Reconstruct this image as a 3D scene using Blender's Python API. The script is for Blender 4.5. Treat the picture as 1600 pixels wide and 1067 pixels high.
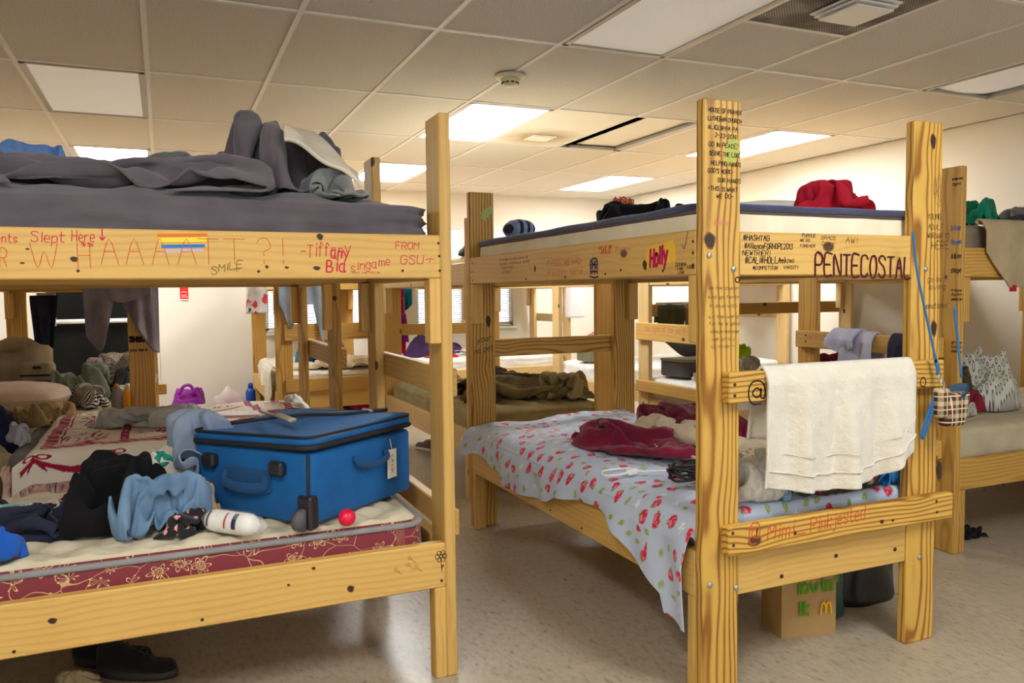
import bpy, math, random
import numpy as np
from mathutils import Vector, Matrix
for o in list(bpy.data.objects): bpy.data.objects.remove(o)
SC = bpy.context.scene; COL = SC.collection
PI = math.pi

# ---------------------------------------------------------------- camera
F_PX, PITCH, YAW, ROLL, EYE, CEIL = 1247.4, 0.0607, 0.4113, -0.0112, 1.2655, 2.459
_fw = np.array([math.sin(YAW)*math.cos(PITCH), math.cos(YAW)*math.cos(PITCH), -math.sin(PITCH)])
_r0 = np.array([math.cos(YAW), -math.sin(YAW), 0.]); _u0 = np.cross(_r0, _fw)
_rt = _r0*math.cos(ROLL)+_u0*math.sin(ROLL); _up = -_r0*math.sin(ROLL)+_u0*math.cos(ROLL)
_C = np.array([0., 0., EYE])
cam = bpy.data.objects.new('camera', bpy.data.cameras.new('camera')); COL.objects.link(cam)
M = Matrix([[_rt[i], _up[i], -_fw[i], _C[i]] for i in range(3)]+[[0, 0, 0, 1]])
cam.matrix_world = M; cam.data.lens = F_PX/1600*36; cam.data.sensor_width = 36
cam.data.clip_start = .05; SC.camera = cam
def at(u, v, ax, val):
    """point of the place seen at photo position (u, v) on the plane axis ax = val"""
    d = _fw*F_PX+_rt*(u-800)-_up*(v-533.5); t = (val-_C[ax])/d[ax]
    return _C+d*t
# ---------------------------------------------------------------- light and exposure
SC.view_settings.view_transform = 'Standard'; SC.view_settings.look = 'None'
SC.view_settings.exposure = EXPO = 0.62; SC.view_settings.gamma = 1
SC.view_settings.use_curve_mapping = False
w = bpy.data.worlds.new('World'); SC.world = w; w.use_nodes = True
bg = w.node_tree.nodes['Background']; bg.inputs[0].default_value = (.86, .92, 1, 1); bg.inputs[1].default_value = 1.9
LIT = 17.0      # strength of a lit ceiling panel
# ceiling grid: tile corner (i, j)
def gx(i): return -.0333+.6096*i
def gy(j): return 3.516+1.2192*j
XL, XR, YN, YF = -1.39, 5.46, -2.6, 9.12

# ---------------------------------------------------------------- node helpers
def nmat(name):
    m = bpy.data.materials.new(name); m.use_nodes = True
    nt = m.node_tree; b = nt.nodes['Principled BSDF']
    return m, nt, b
def N(nt, typ, **kw):
    n = nt.nodes.new(typ)
    for k, v in kw.items():
        if hasattr(n, k) and not k.startswith('i_'): setattr(n, k, v)
        else: n.inputs[int(k[2:]) if k[2:].isdigit() else k[2:]].default_value = v
    return n
def LK(nt, a, b): nt.links.new(a, b)
def math_n(nt, op, a, b=None, c=None):
    n = nt.nodes.new('ShaderNodeMath'); n.operation = op
    for i, x in enumerate((a, b, c)):
        if x is None: continue
        if isinstance(x, (int, float)): n.inputs[i].default_value = x
        else: LK(nt, x, n.inputs[i])
    return n.outputs[0]
def ramp(nt, fac, stops):
    r = nt.nodes.new('ShaderNodeValToRGB'); e = r.color_ramp.elements
    while len(e) > 1: e.remove(e[-1])
    for i, (p, c) in enumerate(stops):
        el = e[0] if i == 0 else e.new(p)
        el.position = p; el.color = (*c, 1)
    LK(nt, fac, r.inputs[0]); return r.outputs[0]
def mixc(nt, fac, a, b, mode='MIX'):
    n = nt.nodes.new('ShaderNodeMix'); n.data_type = 'RGBA'; n.blend_type = mode
    for s, x in ((n.inputs[0], fac), (n.inputs[6], a), (n.inputs[7], b)):
        if isinstance(x, (int, float)): s.default_value = x
        elif isinstance(x, tuple): s.default_value = (*x, 1)
        else: LK(nt, x, s)
    return n.outputs[2]
def C8(r, g, b):
    f = lambda x: ((x/255+.055)/1.055)**2.4 if x > 10 else x/255/12.92
    return (f(r), f(g), f(b))
def bump(nt, b, h, dist=.002, strength=.5):
    n = nt.nodes.new('ShaderNodeBump'); n.inputs['Strength'].default_value = strength
    n.inputs['Distance'].default_value = dist
    LK(nt, h, n.inputs['Height']); LK(nt, n.outputs[0], b.inputs['Normal'])

_wood = {}
def wood(name, light, dark, freq=150, contrast=.8, knots=1.0, rough=.5):
    """pine; object coordinates with x along the board"""
    if name in _wood: return _wood[name]
    m, nt, b = nmat(name)
    tc = N(nt, 'ShaderNodeTexCoord'); oi = N(nt, 'ShaderNodeObjectInfo')
    sx = N(nt, 'ShaderNodeSeparateXYZ'); LK(nt, tc.outputs['Object'], sx.inputs[0])
    rnd = oi.outputs['Random']
    x, y, z = sx.outputs
    xo = math_n(nt, 'ADD', x, math_n(nt, 'MULTIPLY', rnd, 37.0))
    cb = N(nt, 'ShaderNodeCombineXYZ')
    LK(nt, xo, cb.inputs[0]); LK(nt, y, cb.inputs[1]); LK(nt, z, cb.inputs[2])
    # knots: sparse cells
    kv = N(nt, 'ShaderNodeVectorMath', operation='MULTIPLY'); LK(nt, cb.outputs[0], kv.inputs[0]); kv.inputs[1].default_value = (4.0, 6.0, 6.0)
    vo = N(nt, 'ShaderNodeTexVoronoi', feature='F1'); LK(nt, kv.outputs[0], vo.inputs['Vector']); vo.inputs['Scale'].default_value = 1.0
    kd = vo.outputs['Distance']
    infl = math_n(nt, 'POWER', math_n(nt, 'MAXIMUM', math_n(nt, 'SUBTRACT', 1.0, math_n(nt, 'MULTIPLY', kd, 1.9)), 0.0), 2.0)
    # warp
    nz = N(nt, 'ShaderNodeTexNoise'); nz.inputs['Scale'].default_value = 1.0; nz.inputs['Detail'].default_value = 2
    wv = N(nt, 'ShaderNodeVectorMath', operation='MULTIPLY'); LK(nt, cb.outputs[0], wv.inputs[0]); wv.inputs[1].default_value = (1.6, 7, 7)
    LK(nt, wv.outputs[0], nz.inputs['Vector'])
    oy = math_n(nt, 'SUBTRACT', math_n(nt, 'MULTIPLY', rnd, .07), .035)
    yy = math_n(nt, 'ADD', y, oy); zz = math_n(nt, 'ADD', z, math_n(nt, 'ADD', .045, math_n(nt, 'MULTIPLY', rnd, .03)))
    r = math_n(nt, 'SQRT', math_n(nt, 'ADD', math_n(nt, 'MULTIPLY', yy, yy), math_n(nt, 'MULTIPLY', zz, zz)))
    r = math_n(nt, 'ADD', r, math_n(nt, 'MULTIPLY', math_n(nt, 'SUBTRACT', nz.outputs[0], .5), .055))
    r = math_n(nt, 'ADD', r, math_n(nt, 'MULTIPLY', infl, .02*knots))
    s = math_n(nt, 'SINE', math_n(nt, 'MULTIPLY', r, freq*6.28))
    s = math_n(nt, 'MULTIPLY_ADD', s, .5, .5)
    s = math_n(nt, 'POWER', s, 2.2)
    # fine fibre
    fz = N(nt, 'ShaderNodeTexNoise'); fz.inputs['Detail'].default_value = 3
    fv = N(nt, 'ShaderNodeVectorMath', operation='MULTIPLY'); LK(nt, cb.outputs[0], fv.inputs[0]); fv.inputs[1].default_value = (6, 220, 220)
    LK(nt, fv.outputs[0], fz.inputs['Vector'])
    bz = N(nt, 'ShaderNodeTexNoise'); bz.inputs['Detail'].default_value = 2; bz.inputs['Scale'].default_value = 4
    LK(nt, cb.outputs[0], bz.inputs['Vector'])
    f = math_n(nt, 'MULTIPLY', s, contrast)
    f = math_n(nt, 'ADD', f, math_n(nt, 'MULTIPLY', math_n(nt, 'SUBTRACT', fz.outputs[0], .5), .35))
    f = math_n(nt, 'ADD', f, math_n(nt, 'MULTIPLY', math_n(nt, 'SUBTRACT', bz.outputs[0], .5), .7))
    col = ramp(nt, f, [(0.0, light), (.45, tuple(l*.72+d*.28 for l, d in zip(light, dark))), (1.0, dark)])
    km = math_n(nt, 'LESS_THAN', kd, .1*knots)
    ks = N(nt, 'ShaderNodeMapRange'); LK(nt, kd, ks.inputs[0])
    ks.inputs[1].default_value = .085*knots; ks.inputs[2].default_value = .125*knots; ks.inputs[3].default_value = 1; ks.inputs[4].default_value = 0
    col = mixc(nt, ks.outputs[0], col, C8(88, 54, 26))
    # board-to-board tone
    hv = N(nt, 'ShaderNodeHueSaturation'); LK(nt, col, hv.inputs['Color'])
    LK(nt, math_n(nt, 'ADD', .84, math_n(nt, 'MULTIPLY', math_n(nt, 'FRACT', math_n(nt, 'MULTIPLY', rnd, 7.3)), .18)), hv.inputs['Value'])
    LK(nt, hv.outputs[0], b.inputs['Base Color'])
    b.inputs['Roughness'].default_value = rough
    bump(nt, b, math_n(nt, 'ADD', f, math_n(nt, 'MULTIPLY', ks.outputs[0], -1)), .0015, .35)
    _wood[name] = m; return m
W_STRONG = wood('strong grained yellow pine', C8(218, 172, 78), C8(150, 96, 28), 62, 1.0, 1.0)
W_PALE = wood('pale pine', C8(222, 178, 96), C8(180, 126, 52), 48, .42, .9)
W_LIGHT = wood('light pine', C8(230, 198, 136), C8(196, 148, 82), 50, .4, .8)
W_MID = wood('honey pine', C8(208, 160, 74), C8(148, 98, 34), 60, .7, .9)

def plain(name, c, rough=.6, metal=0, spec=.5, nscale=0, namt=.1, emit=None, trans=0, alpha=1, bmp=0, sheen=0, coat=0):
    m, nt, b = nmat(name)
    b.inputs['Base Color'].default_value = (*c, 1); b.inputs['Roughness'].default_value = rough
    b.inputs['Metallic'].default_value = metal; b.inputs['Specular IOR Level'].default_value = spec
    if sheen: b.inputs['Sheen Weight'].default_value = sheen; b.inputs['Sheen Roughness'].default_value = .5
    if coat: b.inputs['Coat Weight'].default_value = coat
    if nscale:
        tc = N(nt, 'ShaderNodeTexCoord'); nz = N(nt, 'ShaderNodeTexNoise'); nz.inputs['Scale'].default_value = nscale; nz.inputs['Detail'].default_value = 4
        LK(nt, tc.outputs['Object'], nz.inputs['Vector'])
        col = ramp(nt, nz.outputs[0], [(.3, tuple(x*(1-namt) for x in c)), (.7, tuple(min(1, x*(1+namt)) for x in c))])
        LK(nt, col, b.inputs['Base Color'])
        if bmp: bump(nt, b, nz.outputs[0], bmp, .5)
    if emit: b.inputs['Emission Color'].default_value = (*emit[0], 1); b.inputs['Emission Strength'].default_value = emit[1]
    if trans: b.inputs['Transmission Weight'].default_value = trans
    if alpha < 1: b.inputs['Alpha'].default_value = alpha
    return m
def fabric(name, c, c2=None, rough=.9, weave=900, sheen=.06, blot=8, amt=.12, micro=.0006, pattern=None):
    """woven or knitted cloth: soft tone noise and thread bump; pattern = ('stripe'|'plaid'|'dots'|'flower', scale, colours)"""
    m, nt, b = nmat(name)
    tc = N(nt, 'ShaderNodeTexCoord')
    nz = N(nt, 'ShaderNodeTexNoise'); nz.inputs['Scale'].default_value = blot; nz.inputs['Detail'].default_value = 5
    LK(nt, tc.outputs['Object'], nz.inputs['Vector'])
    c2 = c2 or tuple(x*(1-amt*2) for x in c)
    col = ramp(nt, nz.outputs[0], [(.32, c2), (.68, c)])
    uv = tc.outputs['UV']
    if pattern:
        kind, sc, cols = pattern
        s = N(nt, 'ShaderNodeSeparateXYZ'); LK(nt, uv, s.inputs[0])
        fx = math_n(nt, 'FRACT', math_n(nt, 'MULTIPLY', s.outputs[0], sc)); fy = math_n(nt, 'FRACT', math_n(nt, 'MULTIPLY', s.outputs[1], sc))
        if kind == 'stripe':
            col = mixc(nt, math_n(nt, 'LESS_THAN', fx, .45), col, cols[0])
        elif kind == 'plaid':
            a = math_n(nt, 'LESS_THAN', fx, .33); c_ = math_n(nt, 'LESS_THAN', fy, .33)
            col = mixc(nt, math_n(nt, 'MULTIPLY', math_n(nt, 'ADD', a, c_), .5), col, cols[0])
            if len(cols) > 1:
                g = math_n(nt, 'MAXIMUM', math_n(nt, 'COMPARE', fx, .7, .05), math_n(nt, 'COMPARE', fy, .7, .05))
                col = mixc(nt, g, col, cols[1])
        elif kind in ('dots', 'flower'):
            vo = N(nt, 'ShaderNodeTexVoronoi'); LK(nt, uv, vo.inputs['Vector']); vo.inputs['Scale'].default_value = sc
            n2 = N(nt, 'ShaderNodeTexNoise'); n2.inputs['Scale'].default_value = sc*3; LK(nt, uv, n2.inputs['Vector'])
            d = math_n(nt, 'ADD', vo.outputs['Distance'], math_n(nt, 'MULTIPLY', math_n(nt, 'SUBTRACT', n2.outputs[0], .5), .0 if kind == 'dots' else .7))
            for k, cc in enumerate(cols):
                th = .38-.14*k if kind == 'flower' else .25-.12*k
                sel = math_n(nt, 'LESS_THAN', d, th)
                if kind == 'flower' and k == 1:
                    sp = N(nt, 'ShaderNodeSeparateColor'); LK(nt, vo.outputs['Color'], sp.inputs[0])
                    sel = math_n(nt, 'MULTIPLY', math_n(nt, 'LESS_THAN', d, .36), math_n(nt, 'GREATER_THAN', sp.outputs[0], .5))
                col = mixc(nt, sel, col, cc)
        elif kind == 'ring':
            vo = N(nt, 'ShaderNodeTexVoronoi'); LK(nt, uv, vo.inputs['Vector']); vo.inputs['Scale'].default_value = sc; vo.inputs['Randomness'].default_value = .15
            col = mixc(nt, math_n(nt, 'COMPARE', vo.outputs['Distance'], .27, .07), col, cols[0])
    LK(nt, col, b.inputs['Base Color']); b.inputs['Roughness'].default_value = rough
    b.inputs['Specular IOR Level'].default_value = .2
    b.inputs['Sheen Weight'].default_value = sheen; b.inputs['Sheen Roughness'].default_value = .6
    n3 = N(nt, 'ShaderNodeTexNoise'); n3.inputs['Scale'].default_value = weave; n3.inputs['Detail'].default_value = 2
    LK(nt, tc.outputs['Object'], n3.inputs['Vector'])
    n4 = N(nt, 'ShaderNodeTexNoise'); n4.inputs['Scale'].default_value = 45; n4.inputs['Detail'].default_value = 3
    LK(nt, tc.outputs['Object'], n4.inputs['Vector'])
    bump(nt, b, math_n(nt, 'ADD', n3.outputs[0], math_n(nt, 'MULTIPLY', n4.outputs[0], 2.5)), micro*2, .5)
    return m
def vcol(name, rough=.85, sheen=.2, weave=700, micro=.0008):
    m, nt, b = nmat(name)
    a = N(nt, 'ShaderNodeVertexColor'); a.layer_name = 'pattern'
    LK(nt, a.outputs[0], b.inputs['Base Color']); b.inputs['Roughness'].default_value = rough
    b.inputs['Sheen Weight'].default_value = sheen; b.inputs['Specular IOR Level'].default_value = .25
    tc = N(nt, 'ShaderNodeTexCoord'); n3 = N(nt, 'ShaderNodeTexNoise'); n3.inputs['Scale'].default_value = weave
    LK(nt, tc.outputs['Object'], n3.inputs['Vector']); bump(nt, b, n3.outputs[0], micro, .5)
    return m

# ---------------------------------------------------------------- mesh helpers
def mk(name, V, Fc, mat, parent=None, smooth=True, uv=None, mats=None, fmi=None, vc=None):
    me = bpy.data.meshes.new(name)
    V = np.asarray(V, float)
    me.from_pydata([tuple(v) for v in V], [], [tuple(int(i) for i in f) for f in Fc])
    if mats:
        for m in mats: me.materials.append(m)
        if fmi is not None: me.polygons.foreach_set('material_index', np.asarray(fmi, dtype=np.int32))
    else: me.materials.append(mat)
    if smooth: me.polygons.foreach_set('use_smooth', [True]*len(me.polygons))
    if uv is not None:
        l = me.uv_layers.new(name='UVMap'); idx = np.empty(len(me.loops), dtype=np.int32); me.loops.foreach_get('vertex_index', idx)
        l.data.foreach_set('uv', np.asarray(uv, float)[idx].ravel())
    if vc is not None:
        a = me.color_attributes.new('pattern', 'FLOAT_COLOR', 'POINT')
        c = np.ones((len(V), 4)); c[:, :3] = vc; a.data.foreach_set('color', c.ravel())
    me.update()
    o = bpy.data.objects.new(name, me); COL.objects.link(o)
    if parent: o.parent = parent
    return o
def tag(o, label=None, cat=None, group=None, kind=None):
    if label: o['label'] = label
    if cat: o['category'] = cat
    if group: o['group'] = group
    if kind: o['kind'] = kind
    return o
def empty(name, loc, label=None, cat=None, group=None, rz=0):
    o = bpy.data.objects.new(name, None); COL.objects.link(o); o.location = loc; o.rotation_euler = (0, 0, rz)
    o.empty_display_size = .1
    return tag(o, label, cat, group)
def wmat(o):
    m = o.matrix_basis.copy(); p = o.parent
    while p: m = p.matrix_basis @ m; p = p.parent
    return m
def local(o, V):
    """world points -> coordinates of object o"""
    m = np.array(wmat(o).inverted()); V = np.asarray(V, float)
    return V@m[:3, :3].T+m[:3, 3]
def mkw(name, V, Fc, mat, parent=None, **kw):
    """mesh from world points; origin at the bottom centre of its own bounds when it has no parent"""
    V = np.asarray(V, float)
    if parent: return mk(name, local(parent, V), Fc, mat, parent, **kw)
    c = np.array([(V[:, 0].min()+V[:, 0].max())/2, (V[:, 1].min()+V[:, 1].max())/2, V[:, 2].min()])
    o = mk(name, V-c, Fc, mat, None, **kw); o.location = c; return o
def boxmesh(d, bev):
    """chamfered box, centred, full dimensions d"""
    h = [x/2 for x in d]; b = min(bev, min(h)*.8); V = []; idx = {}
    for sx in (-1, 1):
        for sy in (-1, 1):
            for sz in (-1, 1):
                for k in range(3):
                    p = [sx*h[0], sy*h[1], sz*h[2]]
                    for a in range(3):
                        if a != k: p[a] -= math.copysign(b, p[a])
                    idx[(sx, sy, sz, k)] = len(V); V.append(p)
    Fc = []
    S = (-1, 1)
    for k in range(3):
        a, c = (k+1) % 3, (k+2) % 3
        for s in S:
            q = []
            for (sa, sc) in ((-1, -1), (1, -1), (1, 1), (-1, 1)):
                t = [0, 0, 0]; t[k] = s; t[a] = sa; t[c] = sc; q.append(idx[(*t, k)])
            Fc.append(q if s > 0 else q[::-1])
    for k in range(3):      # edges parallel to axis k
        a, c = (k+1) % 3, (k+2) % 3
        for sa in S:
            for sc in S:
                def I(sk, kk):
                    t = [0, 0, 0]; t[k] = sk; t[a] = sa; t[c] = sc; return idx[(*t, kk)]
                q = [I(-1, a), I(1, a), I(1, c), I(-1, c)]
                Fc.append(q if sa*sc < 0 else q[::-1])
    for sx in S:
        for sy in S:
            for sz in S:
                q = [idx[(sx, sy, sz, k)] for k in range(3)]
                Fc.append(q if sx*sy*sz > 0 else q[::-1])
    return V, Fc
def board(name, lo, hi, mat, parent=None, bev=.003, smooth=False, axis=None):
    """box lo..hi in world, its local x along the longest side (grain)"""
    lo = np.array(lo, float); hi = np.array(hi, float); d = hi-lo; c = (lo+hi)/2
    ax = int(np.argmax(d)) if axis is None else axis
    if ax == 0: R = Matrix.Identity(3)
    elif ax == 1: R = Matrix(((0, -1, 0), (1, 0, 0), (0, 0, 1)))
    else: R = Matrix(((0, 0, 1), (0, 1, 0), (-1, 0, 0)))
    order = [(0, 1, 2), (1, 0, 2), (2, 1, 0)][ax]
    V, Fc = boxmesh([d[i] for i in order], bev)
    o = mk(name, V, Fc, mat, None, smooth=smooth)
    Mx = Matrix.Translation(Vector(c)) @ R.to_4x4()
    if parent: o.parent = parent; Mx = wmat(parent).inverted() @ Mx
    o.matrix_basis = Mx
    return o
def box_vf(lo, hi, bev=.002):
    lo = np.array(lo, float); hi = np.array(hi, float)
    V, Fc = boxmesh(hi-lo, bev); return np.array(V)+(lo+hi)/2, Fc
def joinvf(parts):
    V = []; Fc = []; n = 0
    for v, f in parts:
        V.append(np.asarray(v, float)); Fc += [[i+n for i in q] for q in f]; n += len(v)
    return np.concatenate(V), Fc
def grid_f(nu, nv, off=0, closed_u=False):
    Fc = []
    for j in range(nv-1):
        for i in range(nu if closed_u else nu-1):
            a = j*nu+i; b = j*nu+(i+1) % nu
            Fc.append((off+a, off+b, off+b+nu, off+a+nu))
    return Fc
def tube(path, r, n=8, cap=True, flat=1.0, up=(0, 0, 1)):
    P = np.asarray(path, float); V = []; m = len(P)
    rr = r if hasattr(r, '__len__') else [r]*m
    u = np.array(up, float)
    for i in range(m):
        t = P[min(i+1, m-1)]-P[max(i-1, 0)]; t /= np.linalg.norm(t)+1e-9
        s = np.cross(t, u)
        if np.linalg.norm(s) < 1e-3: s = np.cross(t, (1, 0, 0))
        s /= np.linalg.norm(s); q = np.cross(s, t)
        for k in range(n):
            a = 2*PI*k/n; V.append(P[i]+rr[i]*(s*math.cos(a)+q*math.sin(a)*flat))
    Fc = grid_f(n, m, 0, True)
    if cap: Fc += [list(range(n))[::-1], [n*(m-1)+k for k in range(n)]]
    return np.array(V), Fc
def lathe(prof, n=24, c=(0, 0, 0)):
    V = []
    for r, z in prof:
        for k in range(n):
            a = 2*PI*k/n; V.append((c[0]+r*math.cos(a), c[1]+r*math.sin(a), c[2]+z))
    Fc = grid_f(n, len(prof), 0, True)
    Fc += [list(range(n))[::-1], [n*(len(prof)-1)+k for k in range(n)]]
    return np.array(V), Fc
def spline(P, n=8):
    P = np.asarray(P, float); Q = np.vstack([2*P[0]-P[1], P, 2*P[-1]-P[-2]]); out = []
    for i in range(1, len(Q)-2):
        for t in np.linspace(0, 1, n, endpoint=False):
            a, b, c, d = Q[i-1:i+3]
            out.append(.5*((2*b)+(-a+c)*t+(2*a-5*b+4*c-d)*t*t+(-a+3*b-3*c+d)*t**3))
    out.append(P[-1]); return np.array(out)

# ---------------------------------------------------------------- noise
def _h(ix, iy, s):
    n = (ix.astype(np.int64)*374761393+iy.astype(np.int64)*668265263+int(s)*1442695041) & 0xffffffff
    n = ((n ^ (n >> 13))*1274126177) & 0xffffffff
    return ((n ^ (n >> 16)) & 0xffff)/65535.0
def perlin(x, y, s=0):
    x = np.asarray(x, float); y = np.asarray(y, float)
    ix = np.floor(x); iy = np.floor(y); fx = x-ix; fy = y-iy
    def g(a, b):
        t = _h(ix+a, iy+b, s)*2*PI; return np.cos(t)*(fx-a)+np.sin(t)*(fy-b)
    u = fx**3*(fx*(fx*6-15)+10); v = fy**3*(fy*(fy*6-15)+10)
    return ((g(0, 0)*(1-u)+g(1, 0)*u)*(1-v)+(g(0, 1)*(1-u)+g(1, 1)*u)*v)*1.5
def folds(x, y, s=0, freq=6, ang=0, an=3.0, sharp=1.3):
    """ridged, stretched, domain-warped noise: 0..1, crests like cloth folds"""
    ca, sa = math.cos(ang), math.sin(ang)
    X = (x*ca+y*sa)*freq; Y = (-x*sa+y*ca)*freq/an
    wx = perlin(X*.45, Y*.9, s+7)*1.5; wy = perlin(X*.4+9, Y*.8+3, s+8)*1.2
    r = 1-np.abs(perlin(X+wx, Y+wy, s))*2.1
    r = np.clip(r, 0, 1)**sharp
    ang2 = ang+.9
    ca, sa = math.cos(ang2), math.sin(ang2)
    X2 = (x*ca+y*sa)*freq*1.9; Y2 = (-x*sa+y*ca)*freq*1.9/an
    r2 = np.clip(1-np.abs(perlin(X2+wx, Y2+wy, s+3))*2.1, 0, 1)**sharp
    return r*.72+r2*.28

def mound(name, x, y, z, rx, ry, h, mat, rot=0, seed=1, freq=9, ang=0, an=3, amp=.45, flat=2.6, wob=.18, n=64, label=None, cat='clothing', parent=None,
         uvs=1.0, tilt=(0, 0), surf=None, group=None, lip=.012, over=0.0):
    """a crumpled piece of cloth lying on height z (or on surf(x, y)): irregular outline, rolled edge, folds"""
    g = np.linspace(-1, 1, n); U, Vv = np.meshgrid(g, g)
    X = U*np.sqrt(1-Vv**2/2); Y = Vv*np.sqrt(1-U**2/2)
    R = np.sqrt(X**2+Y**2); T = np.arctan2(Y, X)
    out = 1+wob*perlin(np.cos(T)*1.4+seed*3.1, np.sin(T)*1.4, seed+11)*1.6+wob*.4*perlin(np.cos(T)*4, np.sin(T)*4+seed, seed+12)
    px_ = X*rx*out; py_ = Y*ry*out
    prof = np.clip(1-R**flat, 0, 1)**.55
    fo = folds(px_, py_, seed, freq, ang, an)
    big = .75+.5*perlin(px_*2.2/max(rx, ry)*1.2+seed, py_*2.2/max(rx, ry)*1.2, seed+20)
    H = prof*(h*big*(1-amp)+h*amp*1.25*fo)+lip*np.clip((1-R)*12, 0, 1)
    H = H+prof*(tilt[0]*X+tilt[1]*Y)
    H = np.maximum(H, 0)
    # folds lean over a little
    gxn = np.gradient(H, axis=1); gyn = np.gradient(H, axis=0)
    px2 = px_+over*h*perlin(px_*freq*.5, py_*freq*.5, seed+31)*prof; py2 = py_+over*h*perlin(px_*freq*.5+5, py_*freq*.5, seed+32)*prof
    ca, sa = math.cos(rot), math.sin(rot)
    wx_ = x+px2*ca-py2*sa; wy_ = y+px2*sa+py2*ca
    base = surf(wx_, wy_) if surf is not None else z
    P = np.stack([wx_, wy_, base+H], -1).reshape(-1, 3)
    # underside
    bot = np.stack([x+px_*.985*ca-py_*.985*sa, y+px_*.985*sa+py_*.985*ca, (base if surf is not None else z+0*H)+0*H], -1)
    rim = [j for j in range(n)]+[n*(i+1)-1 for i in range(1, n)]+[n*(n-1)+j for j in range(n-2, -1, -1)]+[n*i for i in range(n-2, 0, -1)]
    B = bot.reshape(-1, 3)[rim]; V = np.vstack([P, B]); Fc = grid_f(n, n)
    m = len(rim); o0 = n*n
    for k in range(m): Fc.append((rim[(k+1) % m], rim[k], o0+k, o0+(k+1) % m))
    Fc.append([o0+k for k in range(m)])
    uv = np.vstack([np.stack([px_, py_], -1).reshape(-1, 2)*uvs, np.stack([px_, py_], -1).reshape(-1, 2)[rim]*uvs])
    o = mkw(name, V, Fc, mat, parent, uv=uv)
    if label: tag(o, label, cat, group)
    return o
def sheet(name, S, mat, parent=None, th=.004, uv=None, vc=None, mats=None):
    """S: (nv, nu, 3) world surface; given thickness th along its normals"""
    nv, nu = S.shape[:2]
    du = np.gradient(S, axis=1); dv = np.gradient(S, axis=0); nn = np.cross(du, dv)
    nn /= np.linalg.norm(nn, axis=-1, keepdims=True)+1e-9
    A = (S+nn*th/2).reshape(-1, 3); B = (S-nn*th/2).reshape(-1, 3); k = nu*nv
    Fc = grid_f(nu, nv)+[f[::-1] for f in grid_f(nu, nv, k)]
    rim = [j for j in range(nu)]+[nu*(i+1)-1 for i in range(1, nv)]+[nu*(nv-1)+j for j in range(nu-2, -1, -1)]+[nu*i for i in range(nv-2, 0, -1)]
    m = len(rim)
    for i in range(m): Fc.append((rim[(i+1) % m], rim[i], k+rim[i], k+rim[(i+1) % m]))
    if uv is None:
        U, Vv = np.meshgrid(np.linspace(0, 1, nu), np.linspace(0, 1, nv)); uv = np.stack([U, Vv], -1)
    uv = uv.reshape(-1, 2); uv = np.vstack([uv, uv])
    if vc is not None: vc = vc.reshape(-1, 3); vc = np.vstack([vc, vc])
    fmi = None
    if mats: fmi = [0]*((nu-1)*(nv-1))+[1]*((nu-1)*(nv-1))+[0]*m
    return mkw(name, np.vstack([A, B]), Fc, mat, parent, uv=uv, vc=vc, mats=mats, fmi=fmi)
def hang(name, p0, p1, drop, mat, label=None, cat='towel', seed=1, nf=5, amp=.02, taper=0, back=None, axis_n=(0, -1, 0), over=.03, hem=None, parent=None, n=(60, 46), group=None, th=.005, mats=None, uvs=1, sway=0):
    """cloth folded over a bar between p0 and p1 (world, on top of the bar); front falls by drop(t), back by back(t)"""
    p0 = np.array(p0, float); p1 = np.array(p1, float); an = np.array(axis_n, float)
    t = np.linspace(0, 1, n[0]); L = np.linalg.norm(p1-p0)
    dr = np.array([drop(x) if callable(drop) else drop for x in t]); bk = np.array([(back(x) if callable(back) else (back if back is not None else .6*d)) for x, d in zip(t, dr)])
    rows = []
    ks = np.concatenate([np.linspace(-1, 0, 14)[:-1], np.linspace(0, 1, n[1])])
    for s in ks:
        q = abs(s); side = 1 if s >= 0 else -1
        D = np.where(side > 0, dr, bk)*q
        near = np.clip(q*np.where(side > 0, dr, bk)/.05, 0, 1)
        off = side*over*near**.5+.0
        rip = amp*(q**.7)*(np.sin(t*nf*2*PI+seed+s*.8)+.5*np.sin(t*nf*4.3*PI+seed*2.3-s*1.5)+.9*perlin(t*nf*.8+0*s, np.full_like(t, s*1.5+seed), seed))
        c = (t-.5)*(1-taper*q)+.5
        P = p0[None]*(1-c)[:, None]+p1[None]*c[:, None]+an[None]*(off+rip*side)[:, None]
        P[:, 2] += .004*(1-near)-D
        P += (p1-p0)[None]/L*sway*q
        rows.append(P)
    S = np.array(rows)
    U, Vv = np.meshgrid(t*L*uvs, np.cumsum(np.r_[0, np.diff(ks)])*float(dr.mean())*uvs)
    o = sheet(name, S, mat, parent, th, uv=np.stack([U, Vv], -1), mats=mats)
    if label: tag(o, label, cat, group)
    return o
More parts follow.
